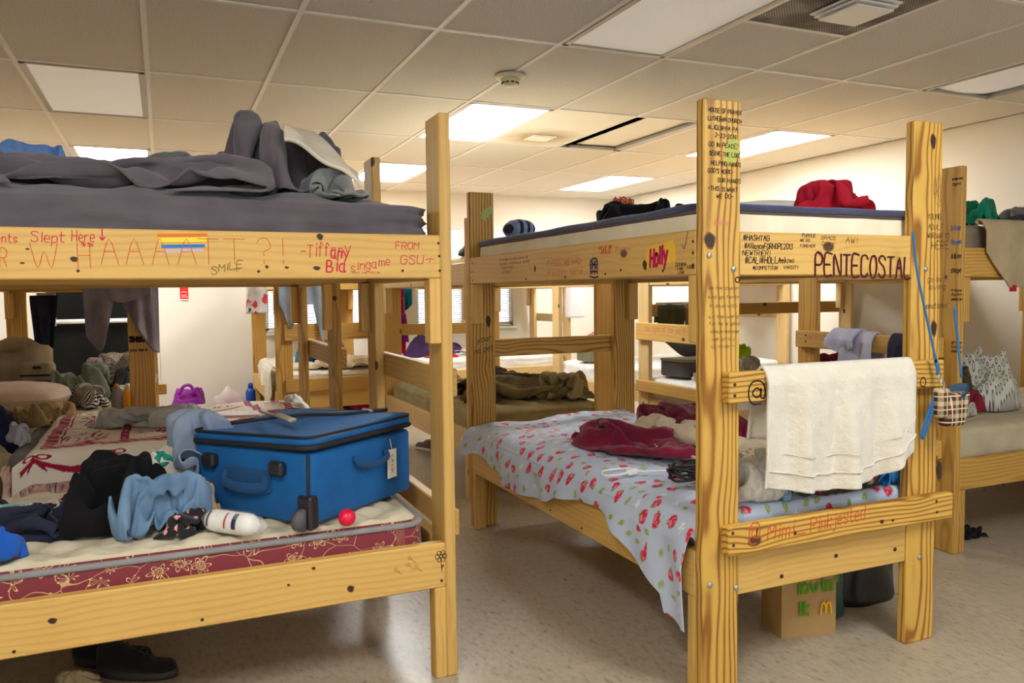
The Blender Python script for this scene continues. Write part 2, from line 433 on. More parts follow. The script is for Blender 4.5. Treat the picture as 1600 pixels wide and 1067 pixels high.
# relaxed shapes of dropped square cloths, 24 x 24 points each: x, y in 5 mm and z in 2.5 mm steps
CLOTHS = [
  [2,0,1,10,3,1,18,6,3,26,10,7,32,15,5,36,23,1,40,31,0,44,39,0,46,47,1,54,49,1,63,50,3,59,54,2,58,61,1,64,67,1,71,72,1,75,70,1,77,62,4,78,55,10,79,56,1,81,64,0,82,73,1,83,81,1,85,90,0,87,98,0,
   0,8,1,7,10,9,15,12,13,22,15,16,25,19,4,29,26,1,33,34,4,40,37,7,48,40,7,56,41,7,59,44,10,56,50,12,61,57,14,68,63,14,75,68,13,82,71,9,85,64,6,86,56,12,88,55,4,89,63,1,90,72,4,92,80,4,94,88,1,96,96,0,
   7,13,1,5,18,11,12,19,21,17,21,20,20,23,8,26,25,11,33,27,7,42,29,4,50,32,2,55,34,6,57,38,16,62,45,14,67,51,17,73,56,15,80,61,17,87,66,16,93,66,10,95,58,13,96,54,4,97,61,3,98,69,7,100,78,6,102,86,4,104,94,1,
   13,19,1,8,25,5,11,28,20,17,28,26,23,27,19,29,22,20,36,20,12,44,21,5,52,23,1,57,28,3,62,34,9,68,40,13,73,45,19,78,49,11,85,54,15,92,59,18,99,63,19,103,60,14,105,54,4,104,60,4,105,67,1,108,75,1,110,84,1,113,92,1,
   20,25,1,14,31,2,12,36,14,18,36,25,25,33,24,32,28,20,40,24,17,48,21,15,56,20,10,62,23,6,68,29,3,74,34,9,79,39,18,83,43,9,90,48,8,97,52,16,104,56,19,111,60,16,113,56,4,111,61,3,112,66,5,116,73,2,119,81,1,121,90,1,
   26,30,1,21,37,2,16,43,7,20,41,13,26,37,10,34,34,12,42,31,11,50,29,11,58,27,12,67,24,11,73,23,7,80,28,9,85,33,16,89,36,9,95,41,3,101,47,6,108,51,8,114,54,13,117,59,12,116,63,10,112,68,15,115,75,10,121,81,10,126,88,7,
   33,36,1,27,43,1,21,49,2,20,48,9,28,44,8,36,41,10,44,38,13,52,34,17,59,30,21,66,26,21,74,23,22,83,24,21,90,28,21,95,30,11,101,36,4,106,42,1,109,46,10,112,52,21,115,60,21,118,67,17,116,72,18,116,79,20,116,86,12,119,92,4,
   37,43,1,33,48,8,26,53,12,26,45,28,28,46,22,34,40,22,41,35,25,49,32,30,57,30,32,66,30,32,74,30,30,83,30,29,92,29,26,100,29,22,107,32,14,113,37,6,117,44,6,120,50,16,123,58,19,124,66,18,124,73,12,123,81,18,123,89,17,122,94,4,
   30,48,0,34,54,7,32,54,20,26,52,32,30,48,36,35,45,29,43,43,29,50,39,22,57,39,28,67,40,32,74,38,28,83,38,25,92,38,24,100,38,25,109,38,25,117,38,19,124,41,11,127,48,6,129,57,6,130,65,7,132,72,16,132,81,17,131,89,14,127,88,0,
   23,53,1,27,60,6,28,58,21,29,57,33,34,55,36,37,51,23,42,48,14,51,46,13,58,47,22,66,47,28,75,47,25,83,47,23,92,47,22,100,46,23,109,46,26,118,46,26,126,46,24,133,50,16,137,56,8,138,64,4,139,73,6,139,81,10,138,87,5,132,81,1,
   16,58,1,20,64,9,21,62,25,26,63,35,32,62,26,36,58,13,43,55,6,51,54,8,58,55,18,66,56,25,75,56,24,83,55,22,92,55,23,101,55,24,109,55,26,118,55,29,126,55,24,135,55,27,141,59,21,145,65,12,146,72,7,146,81,7,144,81,1,138,75,1,
   11,64,1,12,67,14,16,69,27,24,70,26,29,67,14,35,65,4,44,63,2,52,63,3,60,63,10,67,64,20,75,64,25,84,64,22,92,64,23,101,64,25,109,64,26,118,64,28,126,63,23,135,64,26,142,65,32,148,69,26,150,75,17,152,79,11,150,76,3,145,69,2,
   13,72,1,8,74,13,14,77,23,21,76,14,28,74,5,36,73,1,45,72,1,53,71,1,62,70,3,69,71,11,76,72,21,84,73,24,93,72,21,101,72,21,110,72,25,118,72,28,127,72,24,135,72,22,142,73,33,149,75,38,151,80,29,157,79,20,155,72,15,153,69,2,
   15,81,2,7,82,9,12,84,15,20,83,8,28,82,5,37,82,4,46,81,4,54,80,3,63,79,3,71,78,4,79,78,9,86,80,20,93,81,24,102,81,20,110,81,21,118,81,26,127,81,25,136,81,22,143,81,27,149,82,40,155,82,40,159,77,33,161,73,19,162,71,2,
   15,87,1,9,90,4,13,92,15,21,92,12,29,91,8,38,90,6,46,89,5,55,88,5,64,87,5,72,86,5,81,86,4,89,85,9,94,88,20,102,89,24,110,89,20,119,89,21,127,89,22,136,89,22,145,89,23,147,88,27,159,89,39,163,84,28,167,79,16,170,74,2,
   12,89,12,14,95,2,14,100,8,22,100,13,30,100,9,39,99,6,47,98,5,56,97,5,65,96,5,73,95,5,82,94,4,90,93,5,99,93,9,103,96,21,110,98,23,119,98,20,127,98,23,136,97,26,144,98,27,152,97,32,160,95,28,164,90,17,168,84,7,168,76,1,
   19,86,5,20,95,7,20,102,1,23,108,9,31,108,12,40,107,7,48,107,5,57,106,5,66,105,5,74,104,5,83,103,4,91,102,5,99,100,11,105,100,8,106,102,22,119,105,19,127,105,21,136,105,23,144,106,28,152,105,25,156,98,15,158,91,9,160,83,11,163,79,5,
   27,85,1,28,93,2,29,102,2,30,110,2,33,116,8,41,116,10,49,115,7,58,114,5,67,113,5,75,112,6,83,111,9,91,109,15,99,107,18,104,107,6,112,109,2,120,111,6,128,112,12,135,113,20,142,112,21,145,105,15,147,97,12,150,89,6,156,84,3,163,80,0,
   36,84,0,37,92,1,37,101,1,38,110,1,39,118,2,42,124,8,50,123,11,59,123,8,67,122,9,76,120,13,83,118,20,91,116,25,97,115,17,101,115,5,109,115,10,117,116,17,125,117,23,132,118,20,135,112,13,139,105,7,145,100,3,152,95,2,160,91,2,167,87,3,
   44,83,0,45,92,0,46,100,0,47,109,1,48,118,1,48,126,2,52,132,10,60,131,13,68,130,15,76,128,21,84,126,25,89,121,19,91,116,14,98,119,16,106,120,22,114,122,26,121,122,21,126,119,11,133,115,6,141,111,6,148,106,9,155,102,11,163,98,11,171,94,11,
   53,82,0,54,91,0,55,100,0,55,108,0,56,117,1,57,126,1,58,134,3,61,139,12,69,138,19,76,135,22,81,130,14,85,123,7,91,121,7,96,125,14,105,127,17,113,129,19,121,129,16,128,126,14,136,121,15,143,117,17,151,113,18,159,109,19,166,105,17,173,101,11,
   62,82,0,63,90,0,63,99,0,64,107,0,65,116,1,66,125,1,66,133,1,67,142,4,71,146,15,77,140,9,83,134,5,89,129,8,93,125,1,99,122,6,106,125,6,114,128,6,123,130,6,131,130,10,139,128,14,147,124,17,154,120,16,160,115,15,164,108,9,167,101,4,
   71,81,0,71,89,0,72,98,0,73,107,0,74,115,1,74,124,1,75,133,1,76,141,1,77,150,5,83,146,9,89,141,4,95,135,8,100,130,3,105,123,1,110,118,8,117,120,8,124,122,1,133,124,2,141,125,1,147,122,9,151,119,4,152,112,12,157,106,6,159,99,1,
   79,80,0,80,89,0,81,97,0,81,106,0,82,115,1,83,123,1,84,132,0,85,141,0,85,149,1,89,152,7,95,147,4,101,141,3,107,134,2,112,128,1,116,120,3,118,113,1,127,114,1,135,116,2,138,119,1,141,116,9,143,115,1,148,111,1,150,108,1,150,100,0],
  [19,32,0,25,26,1,25,20,4,19,15,2,16,10,2,24,7,2,33,5,2,41,4,2,50,4,2,59,3,2,67,2,2,76,2,2,85,1,2,94,1,2,102,0,2,111,0,3,120,0,3,124,5,1,121,13,2,119,21,2,118,30,2,122,36,2,130,35,7,130,36,1,
   25,38,1,26,33,5,20,27,3,14,21,5,18,16,12,26,14,10,33,14,2,42,13,2,51,12,2,59,12,2,68,11,2,77,10,2,85,10,2,94,9,2,103,9,2,111,9,4,120,8,9,128,9,8,130,16,2,127,24,2,125,31,10,123,39,15,128,42,17,131,44,5,
   27,45,1,21,39,3,14,33,4,14,28,14,21,24,19,29,21,18,35,21,6,43,22,2,51,21,2,60,20,2,69,20,2,77,19,2,86,18,2,94,18,3,103,18,2,112,17,3,120,17,9,128,17,16,135,19,11,135,26,4,133,34,10,131,41,19,127,47,18,124,43,8,
   25,47,4,17,44,7,12,40,14,17,35,22,24,31,25,32,28,26,39,28,15,43,30,3,52,30,2,61,29,2,69,28,2,78,28,2,86,27,5,95,26,6,103,26,4,111,26,7,118,24,17,127,25,22,135,26,23,140,31,14,140,37,7,137,44,11,132,49,7,126,44,1,
   28,40,9,19,38,11,16,42,16,20,43,26,28,39,31,35,35,32,43,34,25,46,37,11,53,38,2,61,38,2,70,37,2,78,36,3,87,35,3,95,35,5,104,35,5,111,34,11,118,32,13,126,32,20,133,33,29,139,37,23,143,42,14,142,48,6,138,45,1,133,38,1,
   30,31,8,25,34,17,25,42,14,26,48,21,32,46,33,39,43,38,46,40,34,51,43,21,54,46,7,62,46,2,71,46,2,79,45,2,87,43,6,95,43,9,103,43,11,111,42,15,118,37,21,122,36,30,128,39,33,134,44,24,140,48,17,146,46,15,145,40,5,140,33,1,
   33,25,12,33,33,16,33,42,13,34,50,15,37,53,29,43,50,40,50,47,43,55,48,31,57,53,16,63,55,7,71,54,7,80,52,9,86,49,18,94,48,22,102,47,26,110,44,30,116,42,22,119,43,31,123,45,33,130,49,29,136,45,27,144,41,25,146,36,19,148,32,5,
   34,30,2,41,34,9,42,42,13,42,50,12,43,57,21,48,56,34,54,53,43,58,55,40,60,59,26,63,62,16,72,62,15,78,57,22,85,55,29,93,54,32,102,53,35,109,52,28,115,50,16,119,53,7,125,50,37,131,49,45,138,47,40,145,44,32,151,40,21,154,37,6,
   31,38,4,39,40,3,47,44,3,51,50,10,51,58,16,54,62,28,55,60,40,55,62,45,60,66,36,64,69,27,72,67,28,79,64,33,87,63,26,95,62,26,102,62,32,109,60,22,117,57,21,125,56,17,130,55,30,132,57,40,139,55,32,145,51,21,151,48,12,158,45,2,
   29,46,5,36,48,3,43,51,3,51,56,2,56,60,10,58,65,24,53,65,30,50,68,41,56,71,43,65,72,42,73,72,41,81,72,35,87,71,24,95,70,23,103,70,29,111,68,26,120,65,25,128,62,22,132,62,21,132,65,30,138,61,21,145,58,12,152,56,6,160,53,2,
   28,55,2,33,54,7,39,58,3,46,61,4,50,63,15,55,68,17,55,72,28,49,75,32,56,77,37,64,80,42,72,80,38,80,80,32,88,80,25,96,78,20,103,75,17,110,70,15,117,64,16,123,60,13,126,66,14,132,70,17,140,69,18,148,66,16,156,63,11,163,61,3,
   30,63,1,34,61,12,38,60,17,40,63,16,46,68,16,51,72,19,55,77,22,51,82,27,54,84,35,62,87,33,70,86,26,78,84,19,85,81,13,92,75,11,98,69,12,104,64,15,111,58,14,117,59,8,125,62,7,133,64,7,142,66,6,150,69,7,158,70,9,165,70,4,
   32,71,7,31,65,17,34,63,26,38,66,29,46,67,28,49,71,27,47,78,23,48,87,25,51,90,27,59,89,20,66,85,15,73,80,11,79,75,12,86,69,14,92,63,14,99,60,10,107,62,7,115,64,7,123,67,5,132,69,5,140,71,5,148,74,4,157,76,3,165,78,5,
   25,70,12,26,66,22,29,63,33,37,60,35,43,62,35,44,70,39,42,79,37,41,86,31,47,85,18,55,82,17,62,78,19,68,73,11,74,68,13,80,64,10,88,65,5,97,67,5,105,70,5,113,73,7,121,75,7,130,77,6,138,80,8,146,82,10,154,84,9,163,86,7,
   17,65,10,21,60,17,28,56,23,33,55,32,36,61,43,35,69,44,35,77,41,38,78,29,44,77,17,52,74,13,59,71,16,62,68,10,69,68,5,77,71,5,86,73,6,94,76,5,102,78,5,111,81,5,119,83,6,127,86,8,135,88,12,144,90,11,151,90,5,158,85,1,
   11,59,8,17,54,12,22,52,24,26,58,34,28,62,48,29,69,54,30,71,42,36,70,30,42,69,17,48,70,6,54,75,8,58,73,4,67,76,5,75,79,5,83,81,5,92,84,5,100,87,6,108,89,8,116,91,11,125,93,13,133,95,8,139,91,2,145,85,2,152,79,1,
   6,53,5,11,51,15,15,57,23,19,63,32,20,65,49,23,69,54,26,68,38,31,71,24,37,74,14,43,78,5,50,80,9,57,82,7,64,85,5,72,87,5,81,90,5,89,92,6,97,95,9,105,97,12,114,99,10,121,96,3,127,91,2,133,85,2,139,78,2,146,73,0,
   0,50,4,4,55,14,9,62,19,11,67,32,13,71,46,18,75,51,25,75,43,30,78,31,34,82,19,43,84,16,50,87,11,57,88,8,63,92,11,70,95,8,78,98,7,86,100,10,95,103,11,102,102,5,108,96,2,115,90,2,121,84,1,127,78,1,133,72,1,139,66,0,
   6,51,1,5,60,4,5,67,13,8,72,25,13,74,35,18,75,42,21,81,44,27,85,34,33,88,23,39,89,11,46,92,6,53,96,7,60,99,15,68,102,16,76,105,13,83,106,7,90,102,2,96,96,2,102,90,1,109,84,1,115,78,1,121,72,2,127,66,0,134,60,1,
   15,53,4,13,61,4,12,70,6,13,77,14,18,77,24,16,81,33,15,85,34,21,88,24,27,91,14,34,95,8,42,100,8,49,103,10,57,107,14,65,109,11,71,108,4,78,102,2,84,96,1,90,90,1,96,84,1,103,78,1,109,72,1,115,66,1,121,60,0,128,54,2,
   23,54,9,22,62,7,20,71,7,20,78,8,22,83,15,15,86,20,10,89,24,16,94,20,23,98,15,30,103,13,38,107,14,45,111,14,53,112,8,59,108,2,65,102,2,72,96,1,78,90,1,84,84,1,90,78,1,97,72,1,103,66,1,109,60,1,115,54,2,121,48,3,
   24,57,2,28,64,5,28,72,5,27,79,9,21,83,5,15,89,7,10,95,13,11,101,21,19,106,20,26,110,18,34,114,13,41,113,5,47,108,2,53,102,2,59,96,2,66,90,1,72,84,1,78,78,1,84,72,1,90,65,1,97,59,1,103,53,2,109,47,2,115,41,2,
   17,61,0,22,68,1,27,75,1,31,83,3,27,89,6,21,95,4,15,101,3,12,107,11,14,113,17,22,116,11,28,114,3,35,108,2,41,102,2,47,96,2,53,90,1,60,84,1,66,77,1,72,71,1,78,65,1,84,59,2,91,53,2,97,47,2,103,41,2,109,35,2,
   10,66,1,14,73,1,19,80,1,24,87,1,29,95,1,27,101,5,20,107,2,13,109,1,10,116,6,16,114,2,23,108,1,29,102,1,35,96,1,41,89,1,47,83,1,53,77,1,60,71,0,66,65,1,72,59,2,78,53,2,85,47,1,91,41,1,97,35,0,103,29,1],
  [82,52,0,78,44,1,74,37,1,69,29,1,65,22,1,60,14,1,56,7,2,52,0,5,58,4,2,62,12,2,66,19,3,69,27,6,73,35,8,77,42,10,81,50,9,84,58,8,88,66,9,92,72,6,89,66,5,85,58,3,81,50,5,78,42,5,74,34,3,71,26,1,
   75,56,2,71,48,2,66,41,2,62,33,2,57,26,2,53,19,2,48,11,3,50,8,12,59,9,14,67,11,11,73,16,5,77,23,5,81,31,6,85,39,5,88,47,5,92,55,7,95,62,13,99,67,13,97,62,5,93,54,2,89,46,1,85,38,1,82,31,1,78,23,1,
   68,60,0,64,53,1,59,45,1,54,38,2,50,31,2,45,23,2,43,17,7,49,16,16,58,17,18,66,18,19,75,19,18,83,22,14,88,28,9,93,35,6,96,43,7,99,51,11,101,58,19,105,62,19,104,58,7,100,50,5,97,43,1,93,35,1,89,27,3,87,20,3,
   61,65,1,56,57,1,52,50,1,47,43,2,43,35,2,38,28,3,40,24,13,49,24,12,57,25,11,66,25,12,74,26,14,82,28,18,90,30,21,97,33,18,101,40,18,100,48,21,104,52,27,110,55,24,106,52,17,104,46,11,101,41,5,99,33,9,96,26,11,95,18,3,
   53,69,2,49,62,2,44,54,1,40,47,1,35,40,2,33,33,8,39,32,12,48,33,12,57,33,13,65,32,17,74,33,15,81,35,12,89,35,12,96,38,17,99,43,28,100,48,36,108,47,37,113,47,27,107,46,25,108,46,15,108,41,8,106,32,12,105,24,13,104,17,4,
   46,74,1,41,66,1,37,59,1,32,52,1,28,44,4,31,41,14,39,41,17,48,40,18,56,40,20,65,40,21,74,40,23,82,41,21,88,41,13,94,39,19,94,42,25,98,42,38,106,40,35,113,40,30,113,42,22,115,47,16,116,39,9,115,31,11,113,23,14,112,15,5,
   39,78,1,34,71,1,29,64,1,25,56,2,24,50,10,31,49,11,39,48,9,48,47,9,57,47,9,66,47,10,73,48,16,81,48,17,89,47,11,94,45,13,90,41,23,96,37,31,104,36,38,111,39,38,117,42,34,121,44,26,123,39,17,123,30,17,121,24,8,114,20,2,
   31,83,1,27,76,1,22,68,2,18,61,6,23,58,12,32,57,7,40,56,6,49,55,6,57,55,5,66,55,5,74,55,8,81,56,15,90,56,13,92,51,22,88,45,30,94,43,42,103,43,44,111,44,47,120,43,45,127,41,36,130,38,22,127,34,9,120,31,2,112,28,1,
   24,88,1,19,80,1,15,73,2,16,68,12,24,67,8,33,66,6,41,64,10,49,63,13,58,63,9,66,64,5,75,63,3,83,64,9,89,63,17,87,57,30,85,52,40,94,52,42,102,52,42,111,51,40,120,51,37,127,49,29,129,46,15,125,42,3,117,39,4,109,36,2,
   16,92,2,12,85,2,10,79,9,17,77,12,25,75,6,33,74,10,42,73,12,50,71,11,59,71,14,67,71,11,75,72,4,83,72,8,82,68,20,80,62,31,85,60,39,94,59,35,102,59,33,111,59,30,119,58,28,127,57,22,127,54,8,121,49,5,114,46,6,107,45,1,
   9,97,1,5,90,5,11,87,12,19,85,10,26,84,6,35,82,5,43,80,3,51,78,2,60,76,3,66,80,9,74,81,5,78,78,13,75,72,24,77,68,35,85,68,32,93,67,28,102,67,24,110,66,21,119,66,18,126,65,15,123,61,3,116,56,2,109,52,3,103,49,1,
   2,101,2,6,97,7,13,95,8,21,93,11,28,92,3,36,90,2,45,88,2,53,86,2,59,82,11,65,87,6,73,88,9,74,84,21,72,79,32,78,77,36,85,76,27,94,76,23,102,75,19,111,74,16,119,74,16,124,73,8,119,68,2,112,63,2,104,59,1,97,54,0,
   0,108,6,8,105,4,16,103,3,24,101,11,30,100,4,38,98,2,47,96,2,52,93,11,57,88,23,63,93,17,71,95,18,70,91,30,72,86,41,78,85,37,86,85,28,94,84,23,103,84,19,111,83,15,120,82,14,121,80,4,114,75,2,107,71,2,99,66,1,92,61,0,
   3,116,3,11,114,2,19,111,2,27,108,5,33,108,9,40,105,7,47,103,12,49,97,24,54,94,34,61,99,29,68,102,29,69,97,41,73,93,49,80,93,41,87,93,31,95,93,27,104,92,24,112,91,21,119,91,12,116,88,2,109,83,2,102,78,2,95,73,1,87,68,1,
   5,125,2,14,122,2,22,119,2,30,116,5,35,112,16,40,108,21,44,107,24,49,103,33,52,100,46,58,105,41,66,108,40,68,104,52,74,101,55,81,102,44,89,102,37,97,100,34,105,99,31,113,99,23,117,99,9,112,95,2,104,90,2,97,85,2,90,80,2,83,76,1,
   8,133,2,16,130,2,24,127,4,30,123,13,32,117,22,33,108,27,38,104,34,44,103,46,49,106,57,56,111,52,63,114,53,67,110,62,75,110,58,82,110,51,90,109,43,97,108,33,102,104,21,107,102,11,112,106,6,107,102,2,100,97,1,92,92,2,85,88,2,78,83,1,
   11,141,1,18,138,5,22,132,14,23,124,20,24,117,28,27,110,36,32,106,47,40,110,51,46,114,54,52,118,54,59,117,62,66,119,63,74,118,54,80,116,43,86,113,32,91,108,23,96,103,12,102,108,9,107,112,5,102,109,1,95,104,2,88,100,2,80,95,2,73,90,2,
   16,147,2,19,142,14,23,135,23,26,128,30,30,121,34,32,114,32,33,109,40,39,112,44,46,117,43,53,122,43,56,122,54,64,119,57,69,117,46,74,115,34,79,109,25,84,105,14,90,109,7,96,114,10,102,119,8,97,116,1,90,112,2,83,107,1,76,102,2,68,97,2,
   24,151,2,27,146,14,30,139,21,34,131,27,38,124,31,40,116,29,41,110,38,45,107,42,51,112,47,57,119,48,59,125,52,63,125,51,65,120,39,70,116,27,76,112,17,82,109,9,85,114,7,91,120,11,96,126,10,93,124,1,85,119,1,78,114,1,71,110,2,64,105,2,
   31,148,2,28,141,5,35,137,10,40,132,17,45,126,25,48,119,30,47,112,30,51,106,31,55,111,38,59,118,40,61,125,38,66,129,45,71,123,44,75,121,30,81,119,21,82,118,11,79,120,7,85,126,8,91,132,10,88,131,2,81,126,1,73,122,2,66,117,0,59,112,1,
   38,143,4,33,136,1,32,130,7,40,126,8,47,123,12,50,119,21,53,115,25,57,108,23,59,111,28,59,119,27,66,122,28,72,125,38,76,128,45,81,127,36,86,126,24,83,126,15,75,127,12,79,132,6,84,138,10,83,138,2,76,134,1,69,129,1,62,124,1,54,119,2,
   45,138,6,40,131,2,35,124,2,36,119,10,44,115,12,50,114,16,58,114,16,64,111,18,67,112,23,63,118,13,68,123,18,74,128,26,75,134,36,82,135,35,87,134,23,84,134,15,75,135,16,73,138,6,78,144,9,79,146,2,71,141,1,64,136,1,57,131,2,50,127,1,
   52,133,7,47,126,4,42,119,2,37,112,4,42,109,13,50,106,15,58,106,15,65,108,8,70,115,9,69,121,9,66,127,10,69,134,18,73,140,27,80,143,28,87,142,19,85,142,14,76,144,15,68,144,9,72,150,7,74,153,3,67,148,1,59,143,2,52,139,2,45,134,1,
   59,128,7,54,121,6,49,114,5,44,107,1,45,107,6,52,109,2,58,105,1,58,113,5,63,120,4,69,126,4,69,133,6,65,140,9,70,145,16,78,149,17,86,151,14,85,150,5,77,152,11,69,152,15,66,156,9,69,160,5,62,156,1,55,151,2,47,146,2,40,141,1],
  [110,82,6,105,75,13,102,68,6,98,60,2,94,53,4,90,46,2,87,39,6,90,41,6,97,45,2,105,50,3,103,51,16,99,46,10,94,40,7,88,34,13,81,31,13,78,25,19,83,18,19,89,12,16,90,10,8,83,14,10,76,18,14,75,15,4,79,8,3,83,0,3,
   104,82,3,98,79,11,94,72,7,91,64,4,87,57,10,83,49,12,81,43,15,87,47,14,93,52,9,100,57,5,100,56,14,93,51,14,93,44,20,87,40,23,80,37,24,84,30,26,90,24,21,95,17,18,95,17,7,88,21,11,81,25,11,83,19,2,87,12,2,91,4,3,
   99,75,3,92,79,5,86,76,6,83,68,7,79,61,12,76,53,12,75,49,19,82,54,20,89,59,17,93,62,8,96,62,18,97,56,22,92,51,24,85,48,23,86,42,30,91,36,24,96,29,19,102,23,18,99,25,8,92,29,13,87,30,7,90,23,2,94,16,2,98,8,3,
   95,68,0,87,72,1,80,76,5,75,72,9,72,64,10,68,56,11,70,56,20,77,61,18,84,65,13,91,69,10,95,66,19,97,63,26,90,59,22,88,54,30,93,47,31,97,41,24,102,34,24,107,30,20,104,32,9,97,36,13,94,35,4,98,27,2,102,19,2,106,12,3,
   91,60,2,83,64,4,76,68,4,69,72,9,64,68,13,61,61,14,65,62,16,72,67,14,79,72,11,86,74,16,91,71,19,95,70,21,91,66,27,95,59,33,99,53,28,104,46,28,107,39,34,111,37,23,108,40,10,101,43,10,102,39,3,106,31,3,110,23,3,114,16,3,
   87,53,3,79,57,7,72,61,6,64,65,7,57,68,14,57,66,22,63,68,23,68,74,21,75,79,18,83,80,22,91,79,21,96,76,25,98,70,26,102,63,28,103,56,35,105,49,42,112,45,41,111,45,27,112,47,13,107,49,7,110,43,3,114,35,3,118,27,3,122,20,4,
   83,45,7,76,49,7,68,53,7,60,57,7,54,61,15,56,64,28,63,68,34,69,74,32,75,80,30,82,84,30,90,81,34,97,78,33,103,73,27,107,67,30,109,60,42,109,55,54,114,53,44,110,54,29,114,55,16,113,54,5,117,47,5,120,39,8,124,31,11,128,25,5,
   81,45,2,72,44,4,64,46,9,57,49,10,55,53,19,61,57,26,64,64,25,70,69,20,78,75,17,83,76,28,87,74,39,94,71,36,100,68,36,104,70,43,107,64,53,112,61,63,114,61,47,110,62,32,114,63,18,119,58,15,121,50,19,125,42,20,130,36,14,134,31,3,
   80,54,3,71,53,2,62,52,2,54,50,5,54,50,18,61,53,25,67,58,24,74,64,25,77,72,21,81,73,29,86,71,21,90,65,30,93,67,39,98,67,48,105,64,59,110,67,67,109,68,52,110,70,38,115,66,33,121,60,31,126,55,22,126,48,12,128,42,3,136,40,3,
   78,63,1,70,61,1,61,60,2,53,59,7,52,57,21,57,58,33,64,62,37,69,67,38,73,73,35,77,71,29,83,69,24,84,64,29,88,63,44,94,62,56,99,63,68,102,70,66,107,75,58,112,75,46,117,71,35,121,66,23,121,59,12,122,53,4,130,51,3,139,48,3,
   77,71,0,68,70,2,60,69,5,52,67,11,49,65,24,54,66,36,62,66,43,65,69,42,72,70,42,77,72,42,81,73,37,80,66,42,83,61,52,89,60,65,92,64,62,96,71,56,101,77,48,107,74,41,111,71,27,115,69,13,116,64,4,124,61,3,132,59,3,141,57,4,
   77,78,6,69,76,11,61,75,16,53,74,21,48,74,26,55,74,33,59,72,40,60,71,47,67,71,52,71,77,44,77,76,51,75,69,54,77,64,64,84,66,73,88,70,67,91,75,54,96,75,45,103,76,34,107,76,23,111,75,9,118,71,4,126,69,3,135,67,3,143,65,5,
   76,83,9,70,83,20,62,82,26,53,82,27,47,82,31,52,81,38,54,75,43,54,69,53,59,76,51,66,79,55,73,77,64,76,72,67,78,70,57,85,71,64,87,77,72,94,78,63,99,81,50,102,84,36,108,84,24,115,81,16,122,79,9,128,78,3,137,76,4,145,74,8,
   70,80,3,66,83,12,60,87,19,53,89,29,46,87,34,45,80,35,48,75,36,48,75,52,55,78,60,63,80,67,71,81,73,78,79,66,81,76,51,86,77,51,86,83,61,93,87,65,101,88,58,107,89,46,112,89,33,119,87,24,122,86,12,130,85,11,138,83,12,147,82,12,
   64,73,2,60,77,14,54,83,16,48,88,16,41,87,24,40,81,25,41,80,38,48,82,46,56,84,51,63,86,57,71,88,65,78,87,60,82,85,46,89,82,41,92,86,51,92,93,56,100,96,55,107,96,47,114,96,37,120,95,24,122,94,12,131,93,16,139,91,17,148,90,16,
   58,67,2,53,72,13,48,78,18,42,82,12,36,86,15,34,85,23,39,88,34,46,90,41,54,92,46,63,94,51,70,96,57,77,95,54,83,93,43,91,90,40,99,88,43,100,95,51,98,103,47,105,104,40,113,104,32,118,104,20,124,102,10,132,101,16,140,100,18,149,99,19,
   52,61,3,47,66,12,42,72,19,35,78,17,30,83,10,34,89,11,41,91,19,48,95,27,55,98,34,62,101,42,70,103,48,79,103,50,86,101,45,94,98,45,102,95,42,106,94,40,103,102,33,102,108,27,110,111,23,118,112,18,125,111,12,133,110,18,141,109,19,150,107,20,
   46,55,4,42,60,16,36,65,19,30,71,13,33,77,7,40,82,6,46,88,8,53,93,14,59,97,22,66,100,31,73,103,38,80,107,39,87,105,39,93,101,35,100,97,28,105,92,25,104,99,19,102,105,13,109,109,9,117,112,7,126,114,8,134,116,11,142,116,15,151,116,18,
   39,50,4,36,53,18,30,59,18,32,64,12,38,70,11,45,76,11,52,81,10,58,87,9,64,90,18,71,95,22,74,102,26,79,106,23,83,100,27,89,95,26,95,96,20,98,92,22,99,93,12,104,98,8,112,101,8,120,104,6,128,106,6,137,109,6,145,112,6,153,114,10,
   32,45,3,30,47,19,31,53,15,37,58,12,43,64,10,49,70,6,54,76,6,60,83,4,64,90,8,67,98,11,69,106,14,74,102,13,77,95,18,83,95,18,88,94,12,93,88,13,100,87,8,107,90,10,115,93,10,123,95,7,131,98,8,139,101,8,148,104,7,152,106,16,
   24,40,3,25,45,9,30,50,5,35,58,3,39,65,3,44,73,2,48,80,2,53,87,3,57,94,8,61,100,18,64,104,13,67,99,7,73,95,7,80,97,7,83,94,4,92,92,3,100,92,2,109,90,2,117,89,4,126,90,6,134,91,9,142,93,11,150,96,12,150,99,15,
   16,41,3,19,48,7,23,55,3,27,62,3,32,70,3,36,77,2,41,85,2,45,92,3,50,99,9,53,104,19,57,104,10,62,101,3,70,102,4,77,103,6,84,102,6,92,101,3,101,100,3,110,99,3,118,98,2,127,97,2,135,96,2,144,95,2,152,94,4,157,97,14,
   8,44,3,11,52,5,16,59,3,20,67,3,25,74,3,29,82,2,34,89,2,38,96,3,42,103,10,47,109,13,52,108,4,60,109,3,69,110,6,77,111,3,85,111,6,93,110,3,102,109,3,111,108,2,119,107,2,128,105,2,136,104,2,145,103,2,154,102,3,162,101,4,
   0,48,3,4,56,3,8,64,3,13,71,3,17,79,3,22,86,3,26,94,3,31,101,3,36,108,3,43,114,3,51,117,3,59,118,3,68,119,3,77,119,3,86,119,3,94,118,3,103,117,3,112,116,3,120,115,2,129,114,2,138,113,2,146,112,2,155,111,3,163,109,3],
  [7,51,1,15,47,1,23,44,0,31,40,1,38,35,1,46,31,1,54,27,0,61,23,0,69,19,0,77,15,0,84,10,1,92,6,3,96,3,5,100,9,1,108,13,2,114,14,1,112,21,1,118,27,1,121,34,2,119,41,1,118,41,11,117,35,13,110,35,6,103,39,1,
